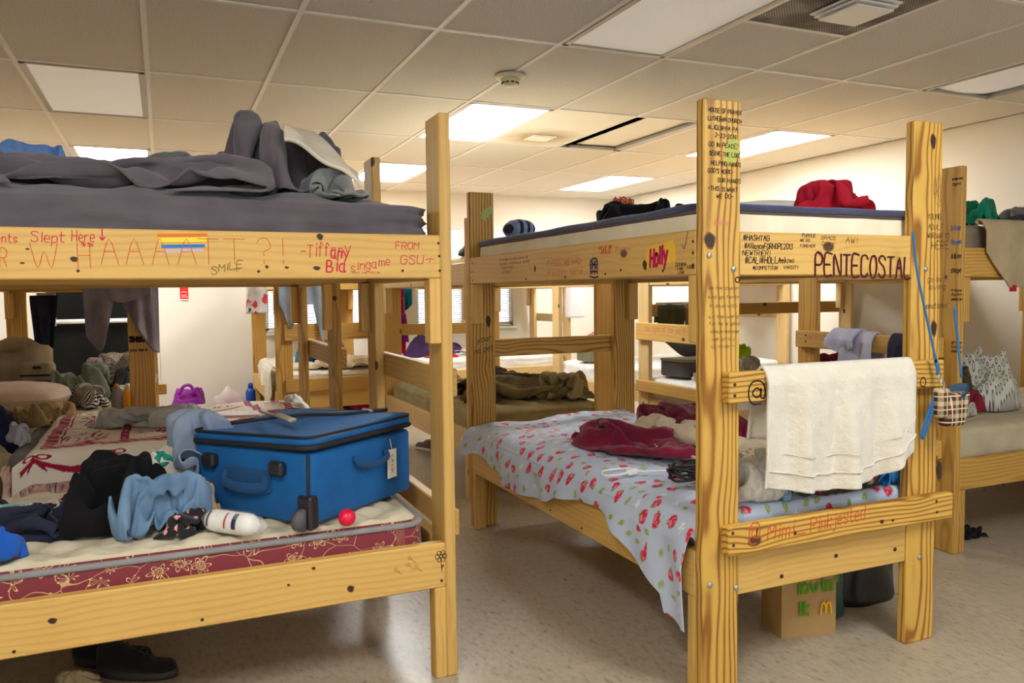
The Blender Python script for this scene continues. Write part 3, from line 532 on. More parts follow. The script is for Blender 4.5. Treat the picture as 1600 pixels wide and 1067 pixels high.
   4,42,1,12,40,6,19,36,2,27,32,1,34,28,1,42,24,1,50,19,1,57,15,1,65,11,1,72,7,1,80,3,3,88,0,7,96,0,10,104,2,9,111,6,4,117,12,2,118,19,9,119,26,6,120,34,10,123,42,8,121,43,15,116,38,19,111,41,18,109,41,2,
   3,34,1,11,32,3,17,29,10,25,28,9,33,25,6,40,20,7,48,16,7,56,13,7,62,7,9,70,5,12,78,5,12,86,6,9,95,8,9,103,9,10,112,11,13,120,13,12,126,17,8,127,26,5,128,33,2,128,40,6,126,39,18,122,43,22,116,47,14,115,47,1,
   1,25,1,10,24,1,18,23,4,26,22,9,35,22,13,41,23,17,48,18,18,55,14,23,61,12,17,69,12,9,77,13,6,85,14,3,94,15,3,102,17,4,110,19,11,118,21,16,126,23,16,134,26,13,135,33,8,135,37,6,132,40,11,128,47,14,122,51,7,117,55,1,
   0,21,4,8,19,10,16,19,15,25,20,20,32,21,24,39,19,30,46,20,29,53,20,21,58,18,8,67,20,5,75,21,2,84,22,1,92,24,1,101,26,2,109,27,5,116,29,13,124,31,15,132,32,21,138,37,19,139,41,15,137,45,6,133,51,4,128,55,3,122,61,1,
   2,29,5,7,26,18,14,25,27,22,24,33,29,24,38,36,24,33,43,25,22,49,25,10,57,26,5,65,28,2,74,29,1,82,31,1,91,33,1,99,34,2,107,35,9,113,34,21,121,37,25,128,39,25,134,43,20,140,48,20,143,50,11,137,53,8,134,59,1,130,66,1,
   6,36,7,12,31,14,16,32,27,22,32,39,28,30,39,32,30,25,39,32,15,47,33,7,55,35,3,63,36,1,72,38,1,80,40,1,89,41,2,97,41,6,102,40,19,109,41,28,117,44,28,125,46,25,132,46,29,135,42,29,142,53,25,138,60,17,134,63,8,136,69,1,
   11,43,11,17,37,16,23,33,19,27,36,33,30,37,42,35,37,31,38,40,17,45,42,8,53,43,3,62,45,1,70,47,1,79,48,1,86,48,5,92,47,16,99,47,22,107,48,27,115,50,34,123,48,37,131,49,41,136,49,32,136,52,20,133,59,19,129,67,17,128,69,1,
   16,45,15,22,41,6,28,39,11,31,41,25,28,44,36,35,45,37,38,48,23,46,49,16,53,50,11,60,53,4,69,55,2,76,55,5,82,52,16,89,51,26,96,50,35,104,51,40,113,53,40,121,55,39,129,57,38,133,56,25,130,52,18,127,55,10,122,61,14,119,66,2,
   16,50,2,25,49,2,29,47,8,29,48,22,28,50,31,32,52,41,39,52,36,48,52,31,56,52,26,64,54,20,69,60,15,77,62,13,85,60,18,89,58,31,95,58,40,102,58,31,111,61,34,119,63,34,126,65,32,126,60,22,124,53,19,121,51,15,115,56,10,115,60,1,
   17,58,1,19,52,9,26,53,11,31,52,20,29,55,28,31,59,34,39,59,31,48,59,28,56,59,26,65,59,25,72,61,30,77,67,27,84,67,29,91,67,32,96,66,41,101,67,28,108,69,32,116,70,27,120,64,26,119,62,18,116,55,22,114,49,22,110,51,14,114,53,6,
   11,60,4,16,59,15,25,58,14,32,57,10,32,61,16,30,65,21,38,65,18,47,65,18,55,66,19,64,67,24,70,68,35,77,71,40,84,74,35,91,75,32,96,75,42,102,75,29,105,72,19,111,70,16,111,64,26,111,62,14,109,57,16,107,49,20,108,45,12,109,50,1,
   10,66,14,15,62,7,23,62,2,31,64,1,35,67,6,32,71,16,37,71,26,46,73,25,54,74,24,61,75,29,67,76,38,75,78,44,83,80,43,89,82,35,96,80,31,98,79,22,102,77,10,103,71,15,102,64,25,103,63,12,101,58,8,99,50,12,101,45,6,106,50,7,
   14,72,21,14,70,5,22,71,5,30,71,4,37,74,4,38,76,18,38,78,33,44,79,36,52,82,31,59,83,34,65,85,39,73,87,44,82,88,41,89,89,33,92,85,24,92,83,16,94,76,13,94,72,19,94,65,24,95,64,12,93,60,7,93,53,8,100,52,2,107,53,6,
   16,80,18,14,79,3,19,76,4,27,79,3,34,82,4,34,81,18,38,84,32,43,87,43,50,90,37,58,91,39,66,92,33,71,95,39,79,95,32,85,93,25,86,89,17,85,83,13,87,77,24,86,74,23,86,68,22,89,68,15,86,62,6,93,60,1,102,60,1,110,59,1,
   18,88,13,20,84,2,20,82,10,25,82,17,29,87,8,30,88,17,36,91,29,42,94,40,49,97,44,57,99,38,61,97,32,67,97,27,74,97,19,78,92,25,83,89,30,83,83,27,82,81,27,79,75,22,80,72,19,83,70,10,85,69,1,93,69,1,102,68,1,111,68,1,
   20,94,2,26,90,4,22,90,13,22,90,24,30,92,22,34,93,11,41,91,17,46,96,26,49,102,35,54,106,30,57,100,20,62,98,17,67,94,24,72,90,33,78,84,40,82,82,34,76,85,28,72,78,27,72,75,14,79,75,9,88,75,9,94,77,3,103,77,1,111,76,2,
   28,97,3,29,98,9,24,97,17,21,98,26,27,100,21,33,99,17,35,93,25,40,97,37,44,101,33,47,103,30,54,100,31,58,93,27,63,88,23,67,84,33,72,78,37,79,75,32,71,79,32,69,83,26,72,82,13,79,83,9,87,83,8,95,84,12,103,85,8,112,85,5,
   34,102,6,32,106,12,24,106,14,20,107,25,26,107,23,28,102,29,30,97,35,35,97,32,42,100,27,48,101,19,48,95,28,53,88,31,57,82,26,63,79,25,68,73,28,74,69,24,69,74,20,67,82,16,70,87,16,78,89,16,86,91,13,95,92,11,103,93,10,111,94,7,
   36,105,1,31,111,5,24,114,11,23,113,22,25,112,32,26,107,37,33,103,33,36,99,21,41,95,16,48,93,16,53,92,26,53,86,22,55,79,18,60,74,15,64,70,13,71,66,10,72,73,7,72,81,5,73,90,6,77,96,9,85,99,10,93,100,8,101,101,6,110,102,6,
   29,101,0,25,107,7,20,113,9,21,117,22,22,117,34,28,114,33,34,109,24,39,104,14,43,99,9,51,95,13,58,92,16,57,88,14,57,82,8,56,76,3,64,73,1,72,72,1,79,73,3,81,80,4,82,89,5,83,98,4,85,105,5,92,108,8,100,109,5,109,111,5,
   21,97,3,18,104,7,15,109,15,15,117,20,21,122,22,28,119,21,34,115,13,40,110,4,47,107,10,54,103,13,57,98,6,54,94,8,52,87,4,58,84,2,66,82,2,74,80,1,83,78,0,89,80,3,90,88,4,91,97,4,92,105,1,94,113,2,99,118,7,107,119,7,
   14,93,8,11,101,8,12,109,3,17,116,4,23,122,6,30,125,11,37,122,8,44,118,2,51,114,8,57,110,7,53,105,6,48,99,5,52,95,1,60,92,3,68,90,5,76,89,0,85,87,0,93,85,0,99,87,6,100,95,3,101,104,0,102,112,1,103,121,2,106,127,8,
   10,90,1,15,97,1,19,104,1,24,110,2,29,117,1,35,123,1,40,129,1,48,125,1,55,122,6,54,116,1,48,111,2,47,105,1,55,103,1,62,100,6,69,99,4,78,97,0,86,95,0,95,94,1,103,91,1,109,94,3,110,103,1,111,111,1,112,120,1,113,129,1],
  [8,10,0,5,2,1,13,0,2,22,0,1,30,0,6,37,0,16,44,4,15,51,7,7,56,13,1,59,21,0,67,22,1,71,20,1,74,24,6,78,30,3,81,36,0,87,42,0,92,49,4,100,46,1,108,43,3,111,42,2,112,34,1,118,28,1,125,24,2,133,26,1,
   0,13,1,6,9,9,13,9,2,22,9,1,28,8,12,35,7,16,39,6,4,45,12,1,51,16,7,58,16,10,66,16,12,74,16,8,78,20,5,82,24,4,87,30,4,93,37,3,99,43,4,104,48,10,111,50,4,116,45,3,120,38,2,122,32,11,123,31,6,131,33,1,
   7,15,2,6,17,11,13,17,3,21,17,4,26,16,17,31,14,12,35,12,2,41,11,11,49,9,12,58,8,12,66,8,10,74,10,5,82,13,3,87,19,3,93,25,2,99,31,1,104,37,5,110,42,10,117,48,11,123,49,4,127,42,6,130,35,11,130,34,4,128,41,0,
   13,21,0,7,25,7,14,25,9,20,25,9,26,24,15,30,21,4,37,20,6,42,16,15,50,15,16,58,14,17,67,13,18,75,13,16,84,13,14,92,15,9,99,19,5,105,25,2,111,31,5,116,36,8,122,42,9,129,48,12,134,46,6,138,38,10,138,37,2,134,45,0,
   18,28,0,11,32,3,14,33,11,20,31,8,25,31,9,31,29,2,35,26,6,43,22,4,51,21,5,60,21,11,68,20,14,76,21,16,84,21,15,92,21,14,100,22,11,108,22,11,115,27,11,121,31,17,127,36,16,134,41,15,141,46,13,146,42,10,146,41,2,142,49,3,
   24,35,1,16,39,2,14,40,10,18,37,13,25,38,10,33,34,12,39,29,12,44,27,6,53,26,4,61,26,4,69,26,5,75,29,10,83,30,13,90,28,10,99,28,16,107,29,20,115,29,25,124,29,26,132,31,21,139,35,18,146,40,15,153,44,13,153,46,4,149,53,0,
   27,42,2,21,45,9,15,44,18,21,32,28,24,34,25,32,31,25,39,27,22,45,23,19,52,27,14,60,30,11,68,33,8,76,35,3,83,37,6,90,36,8,99,36,9,108,35,12,116,35,15,124,37,20,132,38,23,140,37,29,147,40,26,153,46,20,157,51,11,156,57,0,
   22,48,1,21,50,8,17,47,21,21,41,30,25,36,36,33,33,35,41,30,34,46,30,24,53,31,17,57,35,5,65,38,5,73,40,9,82,41,13,90,40,15,98,40,18,107,40,20,115,43,17,123,43,19,130,42,29,137,43,37,142,47,28,147,52,18,153,57,12,158,61,1,
   27,55,1,21,57,11,23,53,25,25,47,29,27,41,22,35,38,23,43,37,28,50,37,30,52,38,23,56,41,17,64,42,14,72,43,15,80,45,18,89,46,18,97,46,18,105,49,23,111,48,22,119,47,31,126,48,36,133,50,42,139,55,33,143,58,20,146,60,6,153,54,7,
   30,63,1,26,64,15,27,58,21,24,52,16,30,47,18,37,46,20,45,45,25,53,44,33,57,45,28,56,49,20,63,49,14,71,50,14,80,52,12,88,53,11,97,54,12,104,56,18,113,55,19,121,54,25,122,55,40,128,56,40,132,57,29,135,58,15,141,54,5,148,55,3,
   34,71,2,33,66,13,30,60,7,29,54,11,32,55,24,38,54,29,46,53,31,51,50,42,58,49,40,60,53,30,63,57,23,71,58,22,79,59,22,87,60,20,96,62,17,104,64,15,113,63,20,120,62,29,123,62,43,127,59,41,127,58,25,130,58,10,137,60,1,146,63,1,
   42,71,3,40,65,4,37,57,6,33,59,12,33,63,24,38,62,36,46,60,41,53,57,48,61,54,48,67,54,37,65,61,33,70,65,29,78,66,31,87,67,31,95,69,27,103,67,29,110,66,34,117,67,37,125,67,36,131,63,33,123,65,24,129,67,13,135,69,2,143,71,1,
   48,68,1,46,61,7,43,56,14,40,62,17,39,68,20,42,65,28,47,64,37,55,61,37,63,60,40,71,60,44,73,64,36,72,72,32,78,74,30,87,75,33,95,74,35,103,74,32,111,73,37,119,72,44,126,71,36,130,71,27,123,72,19,126,73,9,132,77,5,139,79,1,
   45,60,0,50,58,5,51,59,19,48,64,12,47,70,16,46,65,18,48,65,26,55,67,34,62,68,41,71,68,43,79,68,41,80,74,36,80,82,31,87,83,29,95,82,31,104,82,36,112,81,38,120,80,42,125,78,35,129,78,29,125,77,19,125,80,14,131,83,14,135,87,3,
   46,51,1,52,54,8,57,59,13,56,66,7,56,69,14,54,64,19,52,69,26,54,75,32,62,76,34,71,76,37,79,76,41,87,78,39,87,85,35,88,91,29,96,91,31,104,90,34,113,90,38,121,89,39,121,84,34,121,81,30,121,76,28,123,83,24,124,86,13,129,91,6,
   51,45,7,57,51,4,61,58,5,64,66,5,64,67,14,61,63,19,59,71,19,58,79,23,62,84,33,71,84,35,79,85,37,88,85,40,95,87,39,93,95,34,97,99,26,106,98,26,114,97,30,121,95,29,116,90,33,115,85,30,114,78,30,115,82,23,118,85,9,125,83,8,
   57,43,2,62,48,8,66,56,12,70,62,6,72,64,15,69,66,23,67,72,14,66,81,14,67,88,22,71,92,33,79,93,41,87,93,45,96,94,45,102,97,37,102,103,30,106,106,31,114,105,30,115,99,20,111,94,24,108,87,28,108,81,22,111,76,15,116,78,5,122,79,12,
   59,50,1,66,51,2,73,53,8,77,59,10,79,64,17,76,69,24,75,74,13,73,80,19,74,89,17,76,96,22,81,100,33,88,100,41,96,101,42,102,104,43,101,103,30,104,111,34,108,110,23,107,102,23,107,96,18,105,90,16,104,85,9,110,80,3,117,75,1,124,73,5,
   58,59,0,67,59,3,75,59,1,83,60,9,85,64,18,80,69,20,82,75,21,82,79,24,83,87,17,84,96,20,87,102,23,91,104,29,95,106,35,97,107,43,99,112,46,101,116,34,104,113,24,105,107,14,107,101,9,101,96,7,106,91,2,114,87,1,121,83,0,129,78,0,
   58,68,0,67,68,1,75,67,4,83,68,3,85,69,14,87,70,23,89,72,25,90,78,26,91,86,23,92,94,23,93,102,17,96,106,22,93,110,30,91,109,44,91,112,45,95,114,32,98,113,17,101,108,14,103,107,9,103,103,1,110,99,2,118,95,1,125,90,1,133,86,0,
   57,74,7,66,75,7,74,75,3,81,74,7,86,74,10,91,69,12,96,70,21,97,76,24,99,85,28,100,93,24,99,99,14,95,104,11,89,108,20,86,107,33,84,111,36,88,114,24,92,115,17,98,115,9,102,114,9,107,110,4,115,106,2,122,102,3,129,98,3,137,93,4,
   62,78,1,65,83,8,73,82,11,80,81,7,85,76,1,93,73,2,101,72,9,104,76,22,105,82,22,99,88,20,94,95,18,89,101,12,85,105,11,80,104,22,78,109,24,83,113,15,89,117,12,96,120,14,104,120,16,111,117,10,119,114,6,126,109,9,133,105,10,140,101,5,
   70,79,1,69,87,1,74,90,10,81,87,4,88,84,1,95,81,4,102,79,2,100,79,13,97,81,20,98,87,14,94,94,11,89,99,7,82,99,4,79,101,15,75,107,10,83,110,4,91,113,1,98,117,2,106,120,4,114,122,7,122,120,13,128,116,13,134,111,4,136,103,0,
   78,79,5,78,86,0,79,95,1,83,93,7,89,90,12,96,88,3,101,85,7,97,80,7,91,81,10,94,88,12,96,93,2,90,92,2,85,95,10,77,96,11,77,100,1,85,103,0,94,105,1,102,109,0,110,112,0,118,115,1,125,120,1,127,116,1,126,109,1,128,101,0],
  [29,62,3,34,55,1,38,55,10,45,53,8,53,54,5,59,58,12,64,62,15,68,65,10,69,64,7,72,58,6,77,52,5,81,47,6,73,44,6,67,41,4,65,36,2,67,30,6,75,27,11,75,23,1,81,18,2,88,13,2,96,9,2,104,5,1,112,3,1,120,0,1,
   22,57,0,28,53,8,35,56,10,42,59,6,50,62,6,57,65,8,61,69,13,68,71,7,71,68,14,77,64,7,82,58,10,77,53,14,70,50,14,65,46,7,63,40,15,66,36,11,72,34,6,78,29,6,85,24,6,93,20,6,100,15,8,107,13,7,115,11,5,123,8,3,
   17,56,1,24,60,4,32,64,6,40,67,3,47,70,6,54,72,11,61,74,6,67,75,10,73,75,9,79,70,10,77,64,16,75,59,16,69,57,13,67,50,20,69,42,25,71,41,18,77,41,6,83,36,5,90,31,1,96,26,4,102,22,14,109,20,12,114,17,3,123,17,1,
   13,64,1,20,67,1,28,71,1,36,74,1,44,77,5,52,80,10,59,82,8,66,82,7,74,82,9,74,75,20,72,68,25,74,64,24,72,57,24,75,50,21,76,43,17,75,36,19,79,36,10,87,37,11,93,35,5,100,32,10,104,30,16,106,26,4,114,25,3,122,26,1,
   9,71,3,17,75,2,25,78,3,33,82,4,41,85,7,49,88,8,56,87,10,64,88,12,66,82,13,68,76,22,71,70,32,75,63,35,77,55,33,79,48,31,80,40,23,81,33,19,81,30,15,86,28,13,94,28,14,98,33,21,101,36,11,105,33,4,113,34,4,121,34,1,
   11,67,6,19,71,5,26,75,6,34,78,8,42,81,11,50,83,14,54,87,21,59,86,24,60,79,21,62,73,21,66,66,24,69,59,29,72,52,36,76,44,38,80,37,35,78,32,26,78,26,24,85,22,21,91,25,25,92,32,20,97,38,15,104,40,7,112,42,3,121,43,1,
   14,60,6,22,63,7,29,67,8,37,71,9,43,75,13,46,82,20,49,85,29,52,82,28,54,76,18,55,69,22,60,61,22,63,54,20,66,47,26,70,40,33,75,34,30,78,31,34,82,27,33,86,25,34,91,25,38,95,32,35,101,38,29,107,43,22,113,47,14,119,51,6,
   15,55,13,21,61,17,27,67,18,32,74,15,37,78,16,39,84,22,42,88,31,44,80,26,46,73,18,50,65,13,54,58,13,57,50,15,60,43,18,64,36,23,69,29,27,75,25,35,82,29,38,87,30,42,90,29,51,97,34,47,103,39,41,109,45,34,113,50,26,115,56,13,
   11,61,7,15,66,13,21,72,10,26,78,15,30,83,12,35,89,14,36,85,22,38,77,26,41,69,24,43,62,19,46,54,13,49,46,12,53,39,17,58,33,26,65,32,36,73,32,42,79,33,51,83,34,53,89,33,46,92,39,45,97,45,40,103,47,29,107,47,16,108,53,5,
   8,69,2,9,71,12,15,78,9,19,84,10,24,86,7,28,88,19,30,81,26,33,74,28,35,66,22,36,59,16,38,51,14,42,44,18,48,41,24,56,41,28,65,40,32,72,41,42,75,39,57,83,40,59,87,40,49,88,41,34,92,45,30,96,44,22,100,44,8,102,52,15,
   6,77,1,3,77,12,8,83,12,14,84,11,18,88,15,23,86,17,27,79,25,25,72,29,27,64,24,28,57,19,32,51,23,40,49,24,48,49,22,57,49,24,65,49,32,69,48,46,75,48,59,80,45,51,87,48,49,87,47,38,88,48,30,91,49,18,92,45,7,100,47,5,
   3,86,1,1,85,10,7,86,6,11,89,15,13,87,22,19,84,21,22,78,22,21,71,16,19,63,22,23,59,28,31,58,27,40,58,25,49,58,23,57,58,25,65,57,33,72,56,43,77,56,56,79,54,46,84,54,43,87,53,38,86,52,31,86,53,16,91,53,5,99,53,5,
   0,92,1,2,93,8,9,92,11,16,91,13,16,90,27,18,83,26,17,79,17,14,74,16,15,68,28,23,67,34,32,66,31,40,66,29,49,66,26,57,66,28,65,66,33,72,65,43,79,64,54,79,61,40,82,57,31,88,59,35,91,55,30,92,55,18,92,60,6,99,61,5,
   6,98,1,9,94,8,11,97,20,18,95,25,23,89,30,20,84,34,13,82,21,10,79,25,16,76,32,24,75,37,32,75,36,41,75,34,49,75,30,58,75,29,66,74,34,73,74,44,80,72,47,81,68,33,82,63,20,88,60,21,95,56,23,100,54,18,100,60,9,100,68,6,
   11,101,1,15,99,3,18,99,14,21,98,27,24,94,35,18,91,40,11,89,33,9,86,36,16,83,43,24,83,38,32,83,36,41,83,36,49,83,37,58,83,32,66,83,37,73,82,46,79,79,37,83,74,24,86,69,13,90,64,8,97,63,15,105,60,17,109,60,9,109,68,8,
   6,103,11,14,104,10,19,103,11,23,103,21,22,102,35,17,97,34,10,96,40,9,92,47,17,89,51,25,88,51,33,88,48,41,91,42,49,91,40,58,91,37,66,91,42,71,88,37,73,82,25,78,78,14,84,74,5,92,72,6,100,70,9,108,67,13,115,63,18,115,66,5,
   7,110,3,9,108,14,16,111,12,20,111,23,18,105,24,13,103,35,9,103,42,13,99,52,21,95,51,26,95,53,33,96,48,41,97,50,50,98,47,58,98,42,66,97,35,72,94,26,75,87,23,80,81,16,87,81,11,94,79,16,101,75,14,109,74,16,117,71,14,118,66,9,
   13,117,1,6,116,10,13,119,13,14,115,22,14,109,30,18,108,38,12,111,46,18,107,54,25,103,48,28,104,53,34,103,41,41,100,38,48,102,37,55,103,29,62,100,20,67,94,13,74,91,13,80,88,17,88,88,14,95,86,11,102,82,5,108,76,3,114,69,2,119,63,1,
   12,125,1,4,124,4,7,123,17,10,120,28,17,115,27,20,116,34,18,118,46,23,113,54,24,110,45,29,108,45,35,109,38,41,106,30,44,101,27,50,99,20,56,94,18,63,90,12,71,91,7,79,94,7,86,91,4,91,85,2,96,78,1,101,71,2,107,64,1,112,57,1,
   11,134,1,3,132,6,6,130,20,13,126,19,19,121,16,21,123,27,24,122,40,30,116,45,30,114,39,26,109,31,32,106,29,37,103,22,40,97,23,45,94,14,52,94,8,60,96,8,68,98,4,74,93,1,79,86,1,84,80,1,89,73,1,95,66,2,100,59,1,105,52,1,
   9,142,1,3,141,10,8,136,11,14,131,6,21,128,7,25,130,21,30,126,31,35,120,33,36,112,29,30,108,19,31,102,25,34,98,21,36,99,13,42,99,8,49,102,8,56,101,4,62,95,2,67,88,1,72,81,1,77,74,1,82,67,1,88,61,1,93,54,0,98,47,0,
   8,151,1,6,148,11,12,143,4,19,138,1,25,133,6,31,132,12,34,127,18,35,121,18,40,114,15,35,112,15,31,105,14,27,101,13,32,103,7,38,106,8,44,103,1,50,96,1,55,90,3,60,83,1,65,76,1,70,69,2,76,62,1,81,55,1,86,48,2,91,42,1,
   5,159,1,11,155,7,17,150,3,24,144,1,30,140,9,35,135,9,36,131,14,38,125,6,40,119,3,33,115,2,28,111,10,22,106,7,27,108,3,32,104,1,38,98,4,43,91,5,48,85,0,53,78,2,58,71,1,63,64,2,69,57,2,74,50,1,79,43,2,84,37,1,
   9,166,1,16,161,3,23,156,5,30,150,5,35,144,3,37,137,3,43,133,12,43,131,4,36,127,1,29,123,5,23,117,9,19,113,5,20,106,1,26,100,4,31,93,6,36,86,4,41,80,0,46,73,0,51,66,1,56,59,1,62,52,2,67,45,0,72,38,1,77,31,0],
  [33,50,2,31,58,4,36,59,11,43,55,7,51,51,6,59,49,4,68,47,1,74,46,8,68,45,11,73,39,6,80,34,2,87,29,1,94,25,1,103,24,2,110,26,2,115,24,9,112,16,7,105,13,6,96,11,5,91,7,7,94,0,6,96,6,1,97,14,2,98,22,1,
   42,52,1,40,60,2,40,66,9,47,62,12,54,58,11,62,57,8,68,56,2,75,55,7,74,50,14,78,43,8,83,36,7,88,30,13,95,29,7,103,28,5,110,30,3,111,27,14,108,21,15,103,20,12,96,17,15,97,9,17,101,2,13,104,4,1,105,13,1,107,21,2,
   50,54,1,48,62,3,46,70,3,51,68,9,56,66,9,64,65,11,69,64,2,75,60,4,80,54,4,85,48,2,90,41,5,95,35,12,98,30,18,99,34,7,105,35,10,107,33,13,110,27,20,102,26,23,101,20,28,104,12,25,109,7,16,113,4,5,114,12,1,115,20,2,
   57,56,3,56,64,3,54,72,1,54,75,11,58,74,10,66,73,8,72,69,10,78,64,8,84,59,5,90,53,7,93,46,14,92,38,18,95,35,24,98,40,16,104,42,13,110,39,19,111,33,31,105,30,37,108,23,34,111,17,25,113,13,10,118,8,10,123,10,2,124,19,0,
   59,64,1,64,66,6,62,74,4,60,80,9,61,77,17,67,77,12,73,73,16,78,66,17,82,59,14,84,51,11,85,46,20,85,40,21,90,42,27,97,46,23,104,48,22,109,44,32,109,39,41,111,33,44,114,28,31,117,23,21,119,19,7,123,15,13,129,12,10,132,18,3,
   60,72,0,68,71,1,71,75,4,68,81,12,66,78,22,63,72,18,66,67,16,71,61,20,75,56,19,77,48,16,78,45,21,80,44,30,86,48,29,94,49,30,102,46,34,110,47,41,114,43,47,117,39,42,120,34,30,123,29,17,125,25,6,129,20,10,134,17,18,139,19,11,
   62,81,1,70,79,0,77,78,8,73,78,20,69,72,23,64,66,24,61,62,18,64,57,19,67,52,19,69,46,21,73,40,22,79,41,34,85,43,41,93,42,38,101,43,38,106,46,48,113,49,45,117,44,34,119,39,23,120,33,11,124,28,2,132,27,7,138,23,14,143,23,23,
   63,89,1,71,87,4,72,83,11,72,79,25,70,71,29,67,63,31,62,58,26,58,56,16,59,50,22,62,43,26,69,44,32,76,44,41,84,46,46,92,48,43,98,51,37,105,54,42,114,53,39,117,47,30,116,43,17,121,39,7,128,34,9,134,33,4,139,31,13,145,30,22,
   65,97,6,64,89,6,64,86,13,63,81,25,61,73,28,61,66,28,56,59,27,55,56,20,52,50,28,60,49,36,67,51,32,76,51,30,84,52,34,89,51,30,96,56,28,105,59,27,112,57,24,116,50,16,119,49,14,125,46,12,131,41,15,132,39,2,140,36,4,148,35,9,
   57,96,7,56,91,11,57,85,12,56,83,20,57,77,20,54,70,22,52,64,17,49,61,21,51,58,34,60,58,38,68,57,41,76,58,36,83,59,28,88,57,17,96,56,12,105,58,11,110,58,10,116,58,19,122,57,17,127,52,22,132,50,13,135,47,6,141,43,13,142,40,2,
   56,89,2,51,89,9,50,85,16,54,87,24,51,81,23,49,75,13,45,69,13,48,68,24,54,66,34,60,66,41,68,66,40,74,65,29,82,66,23,88,65,12,95,64,5,104,63,2,112,63,4,120,63,11,125,63,22,130,60,25,133,58,11,139,53,10,144,49,8,138,47,2,
   52,82,2,46,85,6,47,91,13,48,92,23,46,86,19,43,79,19,40,73,21,46,71,32,54,72,36,60,74,40,67,73,38,75,71,34,81,72,23,88,72,13,96,72,5,104,71,5,112,71,12,120,70,18,128,69,23,133,67,27,136,62,18,143,59,12,144,57,2,135,56,2,
   45,76,5,42,83,6,42,89,6,41,94,16,40,89,23,38,84,18,38,80,30,44,77,40,52,77,37,60,77,31,68,77,35,77,76,33,85,75,30,92,75,24,100,75,16,107,76,7,114,74,4,122,72,8,130,71,13,137,72,19,141,64,21,145,67,9,143,66,1,134,64,2,
   37,77,3,36,82,14,35,88,4,36,94,6,37,94,16,35,91,25,38,87,35,46,84,37,53,81,36,59,81,28,68,80,31,76,80,27,84,80,20,92,80,17,101,80,16,109,80,18,117,79,13,125,79,6,133,76,6,140,74,15,143,72,25,146,73,14,141,73,5,134,73,2,
   31,83,2,27,82,15,28,89,9,29,96,7,34,101,17,37,97,30,40,91,38,44,89,31,53,89,32,61,89,32,67,88,24,76,88,23,84,89,22,93,88,18,101,87,17,109,86,11,117,84,6,125,85,6,133,83,14,140,81,22,145,79,32,146,80,21,141,81,9,138,77,6,
   26,90,2,20,86,10,21,90,19,22,98,17,26,101,25,30,97,38,38,96,43,45,97,36,53,97,30,61,97,30,69,96,23,76,95,16,84,93,11,91,93,8,99,91,2,107,91,5,114,89,13,122,89,20,130,88,26,139,88,29,147,87,34,149,85,24,147,81,14,145,76,4,
   20,97,2,14,92,8,15,94,22,17,100,28,21,104,35,29,103,33,37,101,31,44,104,31,53,105,29,61,105,25,68,102,18,76,99,11,83,99,4,91,99,4,98,96,13,106,96,18,114,98,16,123,97,20,131,97,27,139,96,29,147,94,25,152,88,19,154,81,13,150,81,10,
   15,103,2,9,99,7,8,98,24,17,109,31,19,105,25,27,105,19,35,104,19,43,104,16,51,106,13,58,106,11,66,105,4,74,105,3,82,105,9,89,103,18,97,104,20,105,104,24,114,105,24,122,104,22,130,101,19,136,96,19,142,91,14,146,86,9,152,86,9,147,85,1,
   9,110,2,4,106,8,4,105,25,10,105,20,17,104,15,25,104,9,33,105,5,41,107,3,50,109,2,58,111,2,66,113,3,73,112,10,79,111,20,88,111,24,96,112,22,104,110,17,111,106,14,118,101,11,124,95,15,131,90,17,136,89,8,143,91,2,147,92,11,149,93,2,
   4,116,6,0,114,9,4,114,23,10,112,14,18,111,10,25,110,14,32,112,8,39,115,2,48,117,3,55,117,5,63,117,13,70,118,19,78,118,18,86,115,14,93,110,13,99,105,14,106,100,11,113,95,7,120,92,7,128,92,8,133,95,8,140,99,2,146,100,10,153,100,4,
   7,117,2,1,122,7,5,122,21,12,121,14,19,119,7,28,117,7,32,119,17,38,122,10,46,121,16,54,121,15,60,122,11,67,120,9,75,115,6,82,111,7,89,106,6,96,102,5,103,99,3,111,98,1,120,99,3,128,99,2,135,102,8,140,106,10,146,109,7,153,109,3,
   13,122,7,7,128,10,6,131,17,14,129,13,22,127,9,28,124,6,33,124,8,38,129,17,46,129,20,54,129,17,61,127,10,69,123,4,76,120,1,84,116,2,92,112,2,100,109,2,105,107,3,111,106,4,120,107,6,128,106,8,134,108,2,140,112,10,146,116,11,153,117,2,
   11,126,2,12,133,7,8,138,11,16,138,11,22,134,4,30,131,3,37,129,2,42,127,9,48,131,8,56,133,10,64,133,13,72,130,10,80,127,3,88,124,2,95,120,2,103,117,2,108,115,3,112,113,9,118,112,18,123,112,7,129,115,2,135,120,7,143,123,6,151,125,1,
   8,131,1,5,136,2,9,144,1,17,145,3,25,142,2,33,139,2,41,135,2,47,130,2,51,124,2,59,127,1,67,131,1,75,135,2,83,135,2,91,132,2,99,128,2,104,124,8,111,123,2,114,122,9,116,116,7,120,117,5,124,122,4,132,127,2,140,131,2,148,134,1]]
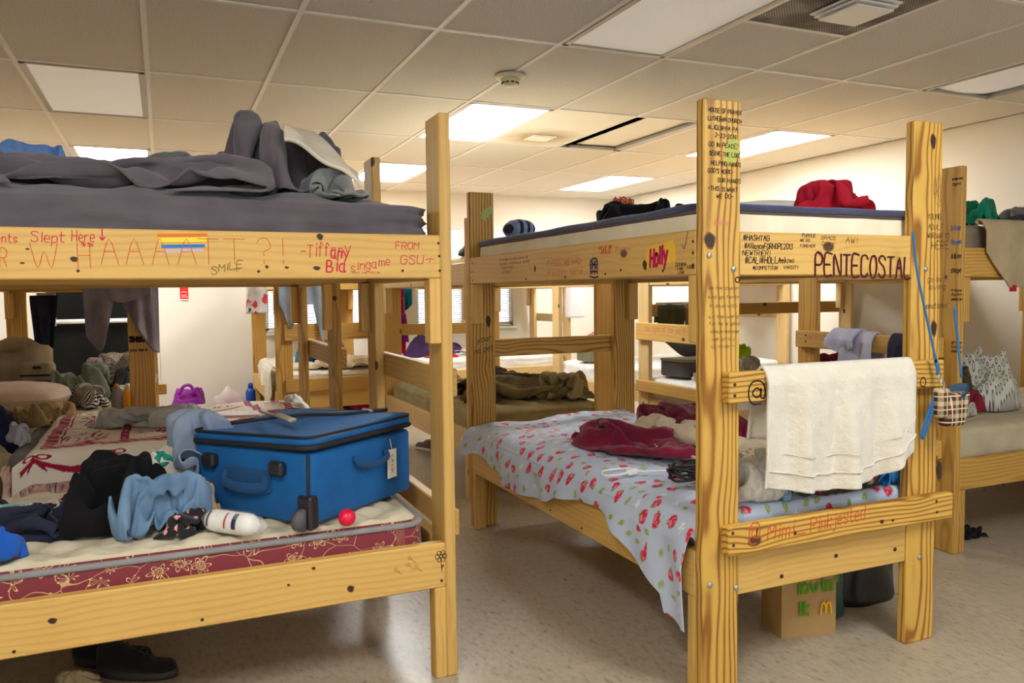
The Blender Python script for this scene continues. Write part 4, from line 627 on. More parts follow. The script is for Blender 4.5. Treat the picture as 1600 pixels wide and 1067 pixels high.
# ---------------------------------------------------------------- crumpled cloth forms (coarse grids of relaxed, dropped cloth)
def _dec(k):
    return np.array(CLOTHS[k], float).reshape(24, 24, 3)*np.array([.005, .005, .0025])
_cl = {}
def refine(P, m):
    """bicubic B-spline refinement along both grid directions (soft folds)"""
    def ax(Q):
        n = len(Q); E = np.concatenate([2*Q[:1]-Q[1:2], Q, 2*Q[-1:]-Q[-2:-1]]); t = np.linspace(0, n-1, m); i = np.clip(t.astype(int), 0, n-2); f = (t-i)[:, None, None]
        a, b, c, d = E[i], E[i+1], E[i+2], E[i+3]
        return ((1-f)**3*a+(3*f**3-6*f**2+4)*b+(-3*f**3+3*f**2+3*f+1)*c+f**3*d)/6
    return ax(ax(P).transpose(1, 0, 2)).transpose(1, 0, 2)
def heap(name, x, y, z, rx, ry, h, mat, rot=0, seed=1, freq=9, ang=0, an=3, amp=.45, flat=2.6, wob=.18, n=80, label=None, cat='clothing', parent=None,
         uvs=1.0, tilt=(0, 0), group=None, over=0.0, form=None, spin=None, th=None, **kw):
    """a dropped piece of cloth spanning 2 rx by 2 ry, h high, resting on height z"""
    k = (seed*7+3) % len(CLOTHS) if form is None else form
    if k not in _cl: _cl[k] = _dec(k)
    P = refine(_cl[k], max(n, 60)); n = P.shape[0]
    U, Vv = np.meshgrid(np.linspace(0, .9, n), np.linspace(0, .9, n))
    a = (seed*2.399963) % 6.283 if spin is None else spin
    X, Y = P[..., 0]*(1 if seed % 2 else -1), P[..., 1]; X, Y = X*math.cos(a)-Y*math.sin(a), X*math.sin(a)+Y*math.cos(a)
    X = (X-X.min())/(X.max()-X.min())*2-1; Y = (Y-Y.min())/(Y.max()-Y.min())*2-1
    Z = P[..., 2]-P[..., 2].min(); Z = Z/Z.max(); Z = np.tanh(1.7*Z)/math.tanh(1.7)
    th = th or min(.006, h*.08)
    Z = Z*(h-th)+th*.6
    Z = Z+tilt[0]*X*Z/h+tilt[1]*Y*Z/h
    X = X*rx; Y = Y*ry; ca, sa = math.cos(rot), math.sin(rot)
    Z = np.maximum(Z, th*.6)
    S = np.stack([x+X*ca-Y*sa, y+X*sa+Y*ca, z+Z], -1)
    nn = np.cross(np.gradient(S, axis=1), np.gradient(S, axis=0)); nn /= np.linalg.norm(nn, axis=-1, keepdims=True)+1e-9
    sz = min(1, (rx+ry)*1.6); fz = (folds(U, Vv, seed, 5.5, seed*1.3, 3.5, 1.0)-.45)*.020+(folds(U, Vv, seed+9, 13, seed*2.1, 3, 1.0)-.45)*.006
    S = S+nn*(fz*sz*amp*2.0*np.clip(Z/.03, 0, 1))[..., None]; S[..., 2] = np.maximum(S[..., 2], z+th*.6)
    o = sheet(name, S, mat, parent, th, uv=np.stack([U, Vv], -1)*uvs)
    if label: tag(o, label, cat, group)
    return o
# ---------------------------------------------------------------- handwriting: pen strokes on a 4 x 6 grid (y + 2)
GL = {
'A':'02 28 42|15 35','B':'02 08|08 28 37 36 25 05|25 44 43 32 02','C':'47 38 18 07 03 12 32 43','D':'02 08 28 46 44 22 02','E':'48 08 02 42|05 35','F':'48 08 02|05 35',
'G':'47 28 07 03 12 32 44 45 25','H':'02 08|42 48|05 45','I':'12 18','J':'38 33 22 12 03','K':'02 08|48 05 42','L':'08 02 42','M':'02 08 25 48 42','N':'02 08 42 48',
'O':'18 06 04 12 32 44 46 38 18','P':'02 08 38 47 46 35 05','Q':'18 06 04 12 32 44 46 38 18|33 51','R':'02 08 38 47 46 35 05|25 42','S':'47 38 18 07 16 35 43 32 12 03',
'T':'08 48|28 22','U':'08 03 12 32 43 48','V':'08 22 48','W':'08 12 26 32 48','X':'08 42|48 02','Y':'08 25 48|25 22','Z':'08 48 02 42',
'a':'36 16 05 03 12 32 33|36 32 42','b':'08 02|05 26 35 33 22 02','c':'35 26 16 05 03 12 32','d':'35 26 16 05 03 12 32|38 32','e':'04 34 35 26 16 05 03 12 32','f':'37 28 18 12|06 26',
'g':'35 26 16 05 03 12 32|36 31 20 10 01','h':'08 02|05 26 35 32','i':'16 12|18 17','j':'26 21 10 00|28 27','k':'08 02|36 04 32','l':'18 12','m':'02 06|05 16 25 22|25 36 45 42',
'n':'02 06|05 26 35 32','o':'16 05 03 12 22 33 35 26 16','p':'00 06|05 26 35 33 22 02','q':'35 16 05 03 12 32|36 30','r':'02 06|05 26 36','s':'35 26 16 05 14 33 22 12 03',
't':'18 13 22 32|06 36','u':'06 03 12 22 33|36 32','v':'06 22 46','w':'06 12 24 32 46','x':'06 32|36 02','y':'06 23|46 10','z':'06 36 02 32',
'0':'18 06 04 12 32 44 46 38 18','1':'07 18 12','2':'07 18 38 46 02 42','3':'07 38 46 25 44 32 12 03','4':'32 38 04 44','5':'48 08 05 35 44 32 03','6':'38 06 03 12 32 44 25 04','8':'25 06 18 38 46 25 03 12 32 44 25',
'9':'45 15 06 18 38 46 42','7':'08 48 12','-':'05 35','_':'02 52','.':'12 13','#':'12 18|32 38|04 44|06 46','@':'35 26 15 14 23 34 36 33 43 46 38 18 06 03 11 31','?':'07 18 38 46 25 24|22 23','!':'18 14|12 13',
',':'12 01',')':'18 36 34 12','(':'38 16 14 32','\'':'18 16','"':'08 06|28 26',':':'15 16|12 13','^':'06 28 46|28 22','~':'04 16 34 46','v_':''}
INK = {}
def ink(name, c, rough=.7):
    if name not in INK: INK[name] = plain('ink '+name, c, rough, spec=.2)
    return INK[name]
def ribbon(P, w, nrm):
    P = np.asarray(P, float); m = len(P); V = []
    for i in range(m):
        t = P[min(i+1, m-1)]-P[max(i-1, 0)]; t = t/(np.linalg.norm(t)+1e-9); s = np.cross(nrm, t)*w/2
        e = t*w*.35*(-1 if i == 0 else (1 if i == m-1 else 0))
        V += [P[i]-s+e, P[i]+s+e]
    return np.array(V), [(2*i, 2*i+2, 2*i+3, 2*i+1) for i in range(m-1)]
def strokes(lines, parent, o, r, u, mat, w, name='handwriting', smooth_n=3, off=.0009):
    """2-D polylines (metres along r, u from o) drawn as pen strokes on the face of parent"""
    o = np.array(o, float); r = np.array(r, float); u = np.array(u, float); nrm = np.cross(r, u); parts = []
    for k, L in enumerate(lines):
        L = np.array(L, float)
        if len(L) > 2 and smooth_n: L = spline(L, smooth_n)
        P = o+L[:, :1]*r+L[:, 1:2]*u+nrm*(off+.00002*(k % 7))
        parts.append(ribbon(P, w, nrm))
    V, Fc = joinvf(parts)
    return mkw(name, V, Fc, mat, parent, smooth=False)
_rw = random.Random(5)
def text_lines(txt, h, slant=.08, jit=.05, sp=1.55, wsc=.55, x0=0, y0=0, rise=0):
    s = h/6; x = x0; out = []
    for ch in txt:
        if ch == ' ': x += 3.4*s*wsc*1.5; continue
        g = GL.get(ch) or GL.get(ch.upper())
        if not g: continue
        mx = 0; jy = _rw.uniform(-jit, jit)*h; js = 1+_rw.uniform(-jit, jit)*1.5
        for pl_ in g.split('|'):
            L = []
            for p in pl_.split():
                a, b_ = int(p[0]), int(p[1])-2; mx = max(mx, a)
                xx = a*s*wsc*1.5*js; yy = b_*s*js+jy
                L.append((x+xx+yy*slant, y0+yy+rise*(x-x0)))
            out.append(L)
        x += (mx+sp)*s*wsc*1.5
    return out, x
def write(parent, txt, o, r, u, h, mat, w=None, fit=None, **kw):
    L, x = text_lines(txt, h, **kw)
    if fit:
        k = fit/x; L = [[(a*k, b_) for a, b_ in l] for l in L]
    return strokes(L, parent, o, r, u, mat, w or h*.09)

# ---------------------------------------------------------------- room
def struct(o): o['kind'] = 'structure'; return o
def floor_mat():
    m, nt, b = nmat('speckled vinyl floor tile'); tc = N(nt, 'ShaderNodeTexCoord')
    v = N(nt, 'ShaderNodeVectorMath', operation='MULTIPLY'); LK(nt, tc.outputs['Object'], v.inputs[0]); v.inputs[1].default_value = (34, 14, 1)
    rot = N(nt, 'ShaderNodeVectorRotate'); rot.inputs['Angle'].default_value = .5; LK(nt, v.outputs[0], rot.inputs[0])
    n1 = N(nt, 'ShaderNodeTexNoise'); n1.inputs['Scale'].default_value = 1.6; n1.inputs['Detail'].default_value = 6; n1.inputs['Roughness'].default_value = .75
    LK(nt, rot.outputs[0], n1.inputs['Vector'])
    n2 = N(nt, 'ShaderNodeTexNoise'); n2.inputs['Scale'].default_value = 1.1; n2.inputs['Detail'].default_value = 4; LK(nt, tc.outputs['Object'], n2.inputs['Vector'])
    col = ramp(nt, n1.outputs[0], [(.335, C8(96, 80, 62)), (.385, C8(160, 146, 124)), (.5, C8(176, 163, 142)), (.75, C8(192, 180, 160))])
    col = mixc(nt, math_n(nt, 'MULTIPLY', n2.outputs[0], .35), col, C8(158, 142, 118), 'MIX')
    br = N(nt, 'ShaderNodeTexBrick'); LK(nt, tc.outputs['Object'], br.inputs['Vector']); br.offset = 0; br.inputs['Scale'].default_value = 1
    br.inputs['Brick Width'].default_value = .3048; br.inputs['Row Height'].default_value = .3048; br.inputs['Mortar Size'].default_value = .0012
    br.inputs['Color1'].default_value = (1, 1, 1, 1); br.inputs['Color2'].default_value = (.965, .955, .94, 1); br.inputs['Mortar'].default_value = (.8, .76, .7, 1)
    col = mixc(nt, 1.0, col, br.outputs[0], 'MULTIPLY')
    sp = N(nt, 'ShaderNodeTexVoronoi'); sp.inputs['Scale'].default_value = 14; LK(nt, tc.outputs['Object'], sp.inputs['Vector'])
    col = mixc(nt, math_n(nt, 'LESS_THAN', sp.outputs['Distance'], .05), col, C8(120, 100, 80))
    LK(nt, col, b.inputs['Base Color'])
    LK(nt, math_n(nt, 'ADD', .2, math_n(nt, 'MULTIPLY', n2.outputs[0], .25)), b.inputs['Roughness'])
    return m
def ceil_mat():
    m, nt, b = nmat('fissured ceiling tile'); tc = N(nt, 'ShaderNodeTexCoord')
    n1 = N(nt, 'ShaderNodeTexNoise'); n1.inputs['Scale'].default_value = 160; n1.inputs['Detail'].default_value = 3; LK(nt, tc.outputs['Object'], n1.inputs['Vector'])
    n2 = N(nt, 'ShaderNodeTexVoronoi'); n2.inputs['Scale'].default_value = 5; LK(nt, tc.outputs['Object'], n2.inputs['Vector'])
    col = ramp(nt, n1.outputs[0], [(.33, C8(190, 184, 174)), (.5, C8(222, 217, 209)), (.7, C8(230, 226, 218))])
    col = mixc(nt, math_n(nt, 'LESS_THAN', n2.outputs['Distance'], .02), col, C8(150, 135, 115))
    LK(nt, col, b.inputs['Base Color']); b.inputs['Roughness'].default_value = .95; bump(nt, b, n1.outputs[0], .001, .5)
    return m
def wall_mat(name, c):
    m, nt, b = nmat(name); tc = N(nt, 'ShaderNodeTexCoord')
    n1 = N(nt, 'ShaderNodeTexNoise'); n1.inputs['Scale'].default_value = 1.3; n1.inputs['Detail'].default_value = 5; LK(nt, tc.outputs['Object'], n1.inputs['Vector'])
    col = ramp(nt, n1.outputs[0], [(.3, tuple(x*.95 for x in c)), (.7, c)])
    n2 = N(nt, 'ShaderNodeTexNoise'); n2.inputs['Scale'].default_value = 220; LK(nt, tc.outputs['Object'], n2.inputs['Vector'])
    LK(nt, col, b.inputs['Base Color']); b.inputs['Roughness'].default_value = .75; bump(nt, b, n2.outputs[0], .0008, .3)
    return m
M_WALL = wall_mat('cream wall paint', C8(236, 229, 214)); M_CEIL = ceil_mat(); M_FLOOR = floor_mat()
M_WHITE = plain('white painted metal', C8(236, 234, 228), .4); M_GRID = plain('ceiling grid metal', C8(232, 228, 222), .45)
H_WALL = 2.9
struct(mkw('floor', *box_vf((XL-.1, YN-.1, -.1), (XR+.1, YF+.1, 0), .001), M_FLOOR, smooth=False))
def wall_holes(name, axis, pos, th, lo, hi, z1, holes):
    """wall slab normal to axis; holes = [(a0, a1, z0, z1)] clear openings"""
    xs = sorted({lo, hi, *[h[0] for h in holes], *[h[1] for h in holes]}); zs = sorted({0, z1, *[h[2] for h in holes], *[h[3] for h in holes]})
    parts = []
    for i in range(len(xs)-1):
        for j in range(len(zs)-1):
            cx, cz = (xs[i]+xs[i+1])/2, (zs[j]+zs[j+1])/2
            if any(h[0] < cx < h[1] and h[2] < cz < h[3] for h in holes): continue
            a = [0, 0, zs[j]]; c = [0, 0, zs[j+1]]; a[1-axis] = xs[i]; c[1-axis] = xs[i+1]
            a[axis] = min(pos, pos+th); c[axis] = max(pos, pos+th); parts.append(box_vf(a, c, .0))
    V, Fc = joinvf(parts); return struct(mkw(name, V, Fc, M_WALL, smooth=False))
WIN = [(1.02, 2.24), (2.74, 4.0)]; WZ = (.86, 2.08)
DOOR = (-1.07, -.10)
wall_holes('wall_far', 1, YF, .12, XL-.1, XR+.1, H_WALL, [(a, c, *WZ) for a, c in WIN]+[(DOOR[0], DOOR[1], 0, 2.05)])
wall_holes('wall_left', 0, XL, -.1, YN-.1, YF, H_WALL, [])
wall_holes('wall_right', 0, XR, .1, YN-.1, YF, H_WALL, [])
wall_holes('wall_near', 1, YN, -.1, XL, XR, H_WALL, [(-.6, 1.8, .8, 2.1), (2.4, 4.8, .8, 2.1)])  # two unseen openings added behind the camera to light the bunk fronts
M_BASE = plain('grey green vinyl base', C8(150, 150, 138), .5)
for nm, lo, hi in (('baseboard_far', (DOOR[1]+.06, YF-.008, 0), (XR-.009, YF, .1)), ('baseboard_right', (XR-.008, YN, 0), (XR, YF-.01, .1)), ('baseboard_left', (XL, YN, 0), (XL+.008, YF-.01, .1))):
    struct(mkw(nm, *box_vf(lo, hi, .002), M_BASE, smooth=False))
# windows with blinds
M_GLASS = plain('window glass', (1, 1, 1), .0, trans=1); M_GLASS.node_tree.nodes['Principled BSDF'].inputs['IOR'].default_value = 1.05
M_SLAT = plain('white blind slat', C8(240, 240, 240), .5); M_SLAT.node_tree.nodes['Principled BSDF'].inputs['Transmission Weight'].default_value = 0
for k, (a, c) in enumerate(WIN):
    z0, z1 = WZ; o = empty('window_%d' % (k+1), ((a+c)/2, YF, z0)); o['kind'] = 'structure'
    fr = []
    mid = (a+c)/2; zm = z0+.56
    for lo, hi in (((a, YF+.03, z0), (a+.045, YF+.09, z1)), ((c-.045, YF+.03, z0), (c, YF+.09, z1)), ((mid-.05, YF+.02, z0), (mid+.05, YF+.09, z1)), ((a, YF+.03, z0), (c, YF+.09, z0+.045)),
                   ((a, YF+.03, z1-.045), (c, YF+.09, z1)), ((a, YF+.04, zm), (c, YF+.09, zm+.035))): fr.append(box_vf(lo, hi, .002))
    mkw('window_frame', *joinvf(fr), M_WHITE, o, smooth=False)
    mkw('window_sill', *box_vf((a-.03, YF-.05, z0-.03), (c+.03, YF+.12, z0), .003), M_WHITE, o, smooth=False)
    mkw('window_pane', *box_vf((a+.01, YF+.062, z0+.01), (c-.01, YF+.066, z1-.01), 0), M_GLASS, o, smooth=False)
    for (b0, b1) in ((a+.02, mid-.055), (mid+.055, c-.02)):
        sl = []; z = z1-.03
        while z > z0+.03:
            V, Fc = box_vf((b0, -.0125, -.0006), (b1, .0125, .0006), 0); t = .5
            V = np.stack([V[:, 0], V[:, 1]*math.cos(t)+V[:, 2]*math.sin(t)+YF+.018, V[:, 2]*math.cos(t)-V[:, 1]*math.sin(t)+z], -1); sl.append((V, Fc)); z -= .026
        sl.append(box_vf((b0, YF+.005, z1-.03), (b1, YF+.035, z1), .002)); sl.append(box_vf((b0, YF+.008, z0+.004), (b1, YF+.03, z0+.02), .002))
        mkw('window_blind', *joinvf(sl), M_SLAT, o, smooth=False)
# door: dark leaf, white casing, white push bar
d = empty('door_1', ((DOOR[0]+DOOR[1])/2, YF, 0)); d['kind'] = 'structure'
M_DOOR = plain('charcoal door paint', C8(17, 17, 15), .7, nscale=2.5, namt=.5, spec=.15)
mkw('door_leaf', *box_vf((DOOR[0]+.01, YF+.02, .005), (DOOR[1]-.01, YF+.065, 2.04), .003), M_DOOR, d, smooth=False)
cas = [box_vf((DOOR[0]-.07, YF-.02, 0), (DOOR[0]+.01, YF+.1, 2.12), .003), box_vf((DOOR[1]-.01, YF-.02, 0), (DOOR[1]+.05, YF+.1, 2.12), .003), box_vf((DOOR[0]-.07, YF-.02, 2.04), (DOOR[1]+.05, YF+.1, 2.12), .003)]
mkw('door_casing', *joinvf(cas), M_WHITE, d, smooth=False)
pb = [tube([(DOOR[0]+.03, YF-.05, 1.03), (DOOR[1]-.05, YF-.05, 1.03)], .024, 10), box_vf((DOOR[0]+.02, YF-.075, .985), (DOOR[0]+.09, YF+.02, 1.075), .006), box_vf((DOOR[1]-.1, YF-.075, .985), (DOOR[1]-.03, YF+.02, 1.075), .006)]
mkw('push_bar', *joinvf(pb), M_WHITE, d)
# ceiling: tiles, grid, and the fittings that replace tiles
FIT = []     # (x0, y0, x1, y1) openings
def cell(i0, i1, j0, j1): return (gx(i0), gy(j0), gx(i1), gy(j1))
LIGHTS = [(-1, 3, 1), (3, 1, 1), (3, 3, 1), (7, 1, 1), (7, 3, 1), (-1, 1, 0), (3, -1, 0), (7, -1, 2), (-1, -3, 1), (3, -3, 1)]
LIGHTS = [l for l in LIGHTS if l[1] > -4]
for i, j, s in LIGHTS: FIT.append(cell(i, i+1, j, j+1))
VENT = (gx(4), gy(-.5)-.6096, gx(5), gy(-.5)); FIT.append(VENT)
HOLE = cell(5, 6, 1, 2); FIT.append(HOLE); DIFF = cell(4, 5, 1, 2); FIT.append(DIFF)
cells = []; bars = []
i0 = math.floor((XL+.0333)/.6096); j0 = math.floor((YN-3.516)/1.2192)
b = .012
for i in range(i0, 10):
    for j in range(j0, 5):
        halves = [(gy(j), gy(j+1))]
        if i == 4 and j == -1: halves = [(gy(-1), gy(-1)), (gy(-.5), gy(0))]
        for ya, yb in halves:
            if yb-ya < .01: continue
            x0, x1, y0_, y1_ = max(gx(i), XL), min(gx(i+1), XR), max(ya, YN), min(yb, YF)
            if x1-x0 < .02 or y1_-y0_ < .02: continue
            if any(f[0]-.01 < (x0+x1)/2 < f[2]+.01 and f[1]-.01 < (y0_+y1_)/2 < f[3]+.01 for f in FIT): continue
            cells.append(box_vf((x0, y0_, CEIL+.006), (x1, y1_, CEIL+.022), 0))
struct(mkw('ceiling', *joinvf(cells), M_CEIL, smooth=False))
for i in range(i0, 11):
    if XL < gx(i) < XR: bars.append(box_vf((gx(i)-b, YN, CEIL), (gx(i)+b, YF, CEIL+.006), 0)); bars.append(box_vf((gx(i)-.001, YN, CEIL+.006), (gx(i)+.001, YF, CEIL+.04), 0))
for j in range(j0, 6):
    if YN < gy(j) < YF: bars.append(box_vf((XL, gy(j)-b, CEIL+.0002), (XR, gy(j)+b, CEIL+.0058), 0))
bars.append(box_vf((gx(4), gy(-.5)-b, CEIL+.0002), (gx(5), gy(-.5)+b, CEIL+.0058), 0))
bars.append(box_vf((XL, YF-.02, CEIL), (XR, YF, CEIL+.006), 0)); bars.append(box_vf((XR-.02, YN, CEIL), (XR, YF, CEIL+.006), 0)); bars.append(box_vf((XL, YN, CEIL), (XL+.02, YF, CEIL+.006), 0))
struct(mkw('trim_1', *joinvf(bars), M_GRID, smooth=False))
struct(mkw('trim_2', *box_vf((XL-.1, YN-.1, H_WALL), (XR+.1, YF+.1, H_WALL+.1), .001), plain('dark roof deck', C8(70, 66, 62), .9), smooth=False))
# light fittings
def lens_mat(name, c, em):
    m, nt, b = nmat(name); b.inputs['Base Color'].default_value = (*c, 1); b.inputs['Roughness'].default_value = .35
    tc = N(nt, 'ShaderNodeTexCoord'); s = N(nt, 'ShaderNodeSeparateXYZ'); LK(nt, tc.outputs['Object'], s.inputs[0])
    k = 620
    hh = math_n(nt, 'MULTIPLY', math_n(nt, 'SINE', math_n(nt, 'MULTIPLY', s.outputs[0], k)), math_n(nt, 'SINE', math_n(nt, 'MULTIPLY', s.outputs[1], k)))
    col = mixc(nt, math_n(nt, 'MULTIPLY_ADD', hh, .5, .5), tuple(x*.86 for x in c), c); LK(nt, col, b.inputs['Base Color'])
    bump(nt, b, hh, .001, .6)
    if em: b.inputs['Emission Color'].default_value = (*em[0], 1); b.inputs['Emission Strength'].default_value = em[1]
    return m
M_LENS_ON = lens_mat('lit prismatic lens', C8(240, 240, 240), ((.96, .985, 1.0), LIT)); M_LENS_OFF_GLOW = lens_mat('unlit prismatic lens with added glow', C8(240, 236, 224), ((1, .97, .92), .10))  # unlit lenses get a faint added glow to look brighter
M_TRIM = plain('grey fitting rim', C8(170, 164, 154), .4, metal=.3)
LLAB = {(-1, 3): 'glowing ceiling light panel above the grey bedding at far left', (3, 1): 'glowing ceiling light panel behind the top of the left bunk post',
        (3, 3): 'glowing ceiling light panel low behind the grey bedding bunk, second row', (7, 1): 'glowing ceiling light panel beside the written post of the right bunk',
        (7, 3): 'glowing ceiling light panel, the farthest one, low above the black hood', (-1, 1): 'unlit square looking ceiling light at upper left', (3, -1): 'large unlit ceiling light with ribbed lens at top centre',
        (7, -1): 'unlit ceiling light with sagging lens by the right wall'}
for i, j, s in LIGHTS:
    x0, y0_, x1, y1_ = cell(i, i+1, j, j+1)
    L = empty('ceiling_light', ((x0+x1)/2, (y0_+y1_)/2, CEIL), LLAB.get((i, j), 'glowing ceiling light panel behind the viewer'), 'light', 'ceiling light fittings')
    e = .014
    fr = [box_vf((x0+e, y0_+e, CEIL-.004), (x0+e+.03, y1_-e, CEIL+.012), .002), box_vf((x1-e-.03, y0_+e, CEIL-.004), (x1-e, y1_-e, CEIL+.012), .002),
          box_vf((x0+e, y0_+e, CEIL-.004), (x1-e, y0_+e+.025, CEIL+.012), .002), box_vf((x0+e, y1_-e-.025, CEIL-.004), (x1-e, y1_-e, CEIL+.012), .002)]
    mkw('fitting_rim', *joinvf(fr), M_TRIM if s != 1 else M_WHITE, L, smooth=False)
    ed = e+.028
    if s == 2:
        g = np.linspace(0, 1, 24); U, Vv = np.meshgrid(g, g); X = x0+ed+(x1-x0-2*ed)*U; Y = y0_+ed+(y1_-y0_-2*ed)*Vv
        Z = CEIL+.03-.028*np.sin(PI*U)**.6*(.6+.4*np.sin(Vv*9))
        sheet('lens', np.stack([X, Y, Z], -1), M_LENS_OFF_GLOW, L, .003)
        mkw('housing', *box_vf((x0+e, y0_+e, CEIL+.05), (x1-e, y1_-e, CEIL+.12), .004), M_WHITE, L, smooth=False)
    else:
        mkw('lens', *box_vf((x0+ed, y0_+ed, CEIL+.002), (x1-ed, y1_-ed, CEIL+.008), .001), M_LENS_ON if s == 1 else M_LENS_OFF_GLOW, L, smooth=False)
        mkw('housing', *box_vf((x0+e, y0_+e, CEIL+.013), (x1-e, y1_-e, CEIL+.12), .004), M_WHITE, L, smooth=False)
# dusty perforated return vent with white deflector
def vent_mat():
    m, nt, b = nmat('dusty perforated panel'); tc = N(nt, 'ShaderNodeTexCoord'); s = N(nt, 'ShaderNodeSeparateXYZ'); LK(nt, tc.outputs['Object'], s.inputs[0])
    k = 420
    a = math_n(nt, 'MULTIPLY', math_n(nt, 'SINE', math_n(nt, 'MULTIPLY', s.outputs[0], k)), math_n(nt, 'SINE', math_n(nt, 'MULTIPLY', s.outputs[1], k)))
    n1 = N(nt, 'ShaderNodeTexNoise'); n1.inputs['Scale'].default_value = 4; n1.inputs['Detail'].default_value = 6; LK(nt, tc.outputs['Object'], n1.inputs['Vector'])
    base = ramp(nt, n1.outputs[0], [(.35, C8(60, 54, 48)), (.5, C8(120, 110, 98)), (.62, C8(176, 168, 156))])
    LK(nt, mixc(nt, math_n(nt, 'GREATER_THAN', a, .25), base, C8(40, 36, 32)), b.inputs['Base Color']); b.inputs['Roughness'].default_value = .7
    return m
v = empty('ceiling_vent', ((VENT[0]+VENT[2])/2, (VENT[1]+VENT[3])/2, CEIL), 'dusty perforated ceiling vent with a white deflector at top right', 'vent')
mkw('perforated_panel', *box_vf((VENT[0]+.015, VENT[1]+.015, CEIL+.001), (VENT[2]-.015, VENT[3]-.015, CEIL+.006), .001), vent_mat(), v, smooth=False)
cx, cy = (VENT[0]+VENT[2])/2+.02, (VENT[1]+VENT[3])/2-.02
DV = []
for (sx, z) in ((.13, -.012), (.118, -.026), (.105, -.04)): DV.append(box_vf((cx-sx, cy-sx, CEIL+z), (cx+sx, cy+sx, CEIL+z+.008), .002))
DV.append(box_vf((cx-.07, cy-.07, CEIL-.036), (cx+.07, cy+.07, CEIL+.0005), .002))
mkw('deflector', *joinvf(DV), M_WHITE, v, smooth=False)
# stained diffuser tile
def stain_mat():
    m, nt, b = nmat('stained white panel'); tc = N(nt, 'ShaderNodeTexCoord'); vd = N(nt, 'ShaderNodeVectorMath', operation='DISTANCE')
    LK(nt, tc.outputs['Object'], vd.inputs[0]); vd.inputs[1].default_value = (0, .28, 0)
    n1 = N(nt, 'ShaderNodeTexNoise'); n1.inputs['Scale'].default_value = 7; n1.inputs['Detail'].default_value = 4; LK(nt, tc.outputs['Object'], n1.inputs['Vector'])
    dd = math_n(nt, 'ADD', vd.outputs['Value'], math_n(nt, 'MULTIPLY', math_n(nt, 'SUBTRACT', n1.outputs[0], .5), .22))
    LK(nt, ramp(nt, dd, [(.06, C8(240, 236, 226)), (.12, C8(176, 156, 122)), (.2, C8(206, 194, 172)), (.36, C8(236, 230, 218))]), b.inputs['Base Color']); b.inputs['Roughness'].default_value = .7
    return m
v = empty('ceiling_diffuser', ((DIFF[0]+DIFF[2])/2, (DIFF[1]+DIFF[3])/2, CEIL), 'brown stained white air diffuser panel beside the displaced ceiling tile', 'vent')
mkw('panel', *box_vf((DIFF[0]+.013, DIFF[1]+.013, CEIL+.001), (DIFF[2]-.013, DIFF[3]-.013, CEIL+.006), .001), stain_mat(), v, smooth=False)
cx, cy = (DIFF[0]+DIFF[2])/2, (DIFF[1]+DIFF[3])/2+.28
mkw('grille', *joinvf([box_vf((cx-.1, cy-.1, CEIL-.008), (cx+.1, cy+.1, CEIL+.002), .003), box_vf((cx-.08, cy-.08, CEIL-.013), (cx+.08, cy+.08, CEIL-.006), .002)]), M_WHITE, v, smooth=False)
# displaced panel in the open bay
v = empty('ceiling_panel', ((HOLE[0]+HOLE[2])/2, (HOLE[1]+HOLE[3])/2, CEIL), 'slipped pale ceiling panel leaving a dark gap beside the stained diffuser', 'panel')
mkw('panel_frame', *joinvf([box_vf((HOLE[2]-.09, HOLE[1]+.013, CEIL-.002), (HOLE[2]-.012, HOLE[3]-.013, CEIL+.02), .002), box_vf((HOLE[0]+.03, HOLE[1]+.013, CEIL-.002), (HOLE[2]-.012, HOLE[1]+.05, CEIL+.02), .002) if False else box_vf((HOLE[0]+.1, HOLE[3]-.06, CEIL-.002), (HOLE[2]-.012, HOLE[3]-.013, CEIL+.02), .002)]), plain('galvanised strip', C8(170, 168, 162), .45, metal=.4), v, smooth=False)
mkw('panel', *box_vf((HOLE[0]+.17, HOLE[1]+.02, CEIL+.03), (HOLE[2]-.06, HOLE[3]-.04, CEIL+.036), .001), plain('pale panel', C8(238, 232, 222), .6), v, smooth=False)
# smoke detector
c = at(797, 118, 2, CEIL); c[2] = CEIL
v = empty('smoke_detector', (c[0], c[1], CEIL), 'round cream smoke detector on the ceiling', 'smoke detector')
M_CREAM = plain('cream plastic', C8(222, 212, 184), .45)
mkw('base', *lathe([(.0, -.0), (.085, 0), (.085, -.012), (.07, -.02), (.0, -.02)][::-1], 32, c), M_CREAM, v)
mkw('sensor_head', *lathe([(.0, -.062), (.03, -.06), (.042, -.05), (.05, -.035), (.055, -.018), (0, -.018)], 32, c), M_CREAM, v)
sl = []
for k in range(10):
    a = 2*PI*k/10; p = c+np.array([math.cos(a)*.046, math.sin(a)*.046, -.043]); q = c+np.array([math.cos(a+.4)*.046, math.sin(a+.4)*.046, -.043]); sl.append(tube([p, q], .0045, 6))
mkw('slots', *joinvf(sl), plain('dark slot', C8(50, 40, 34), .7), v)

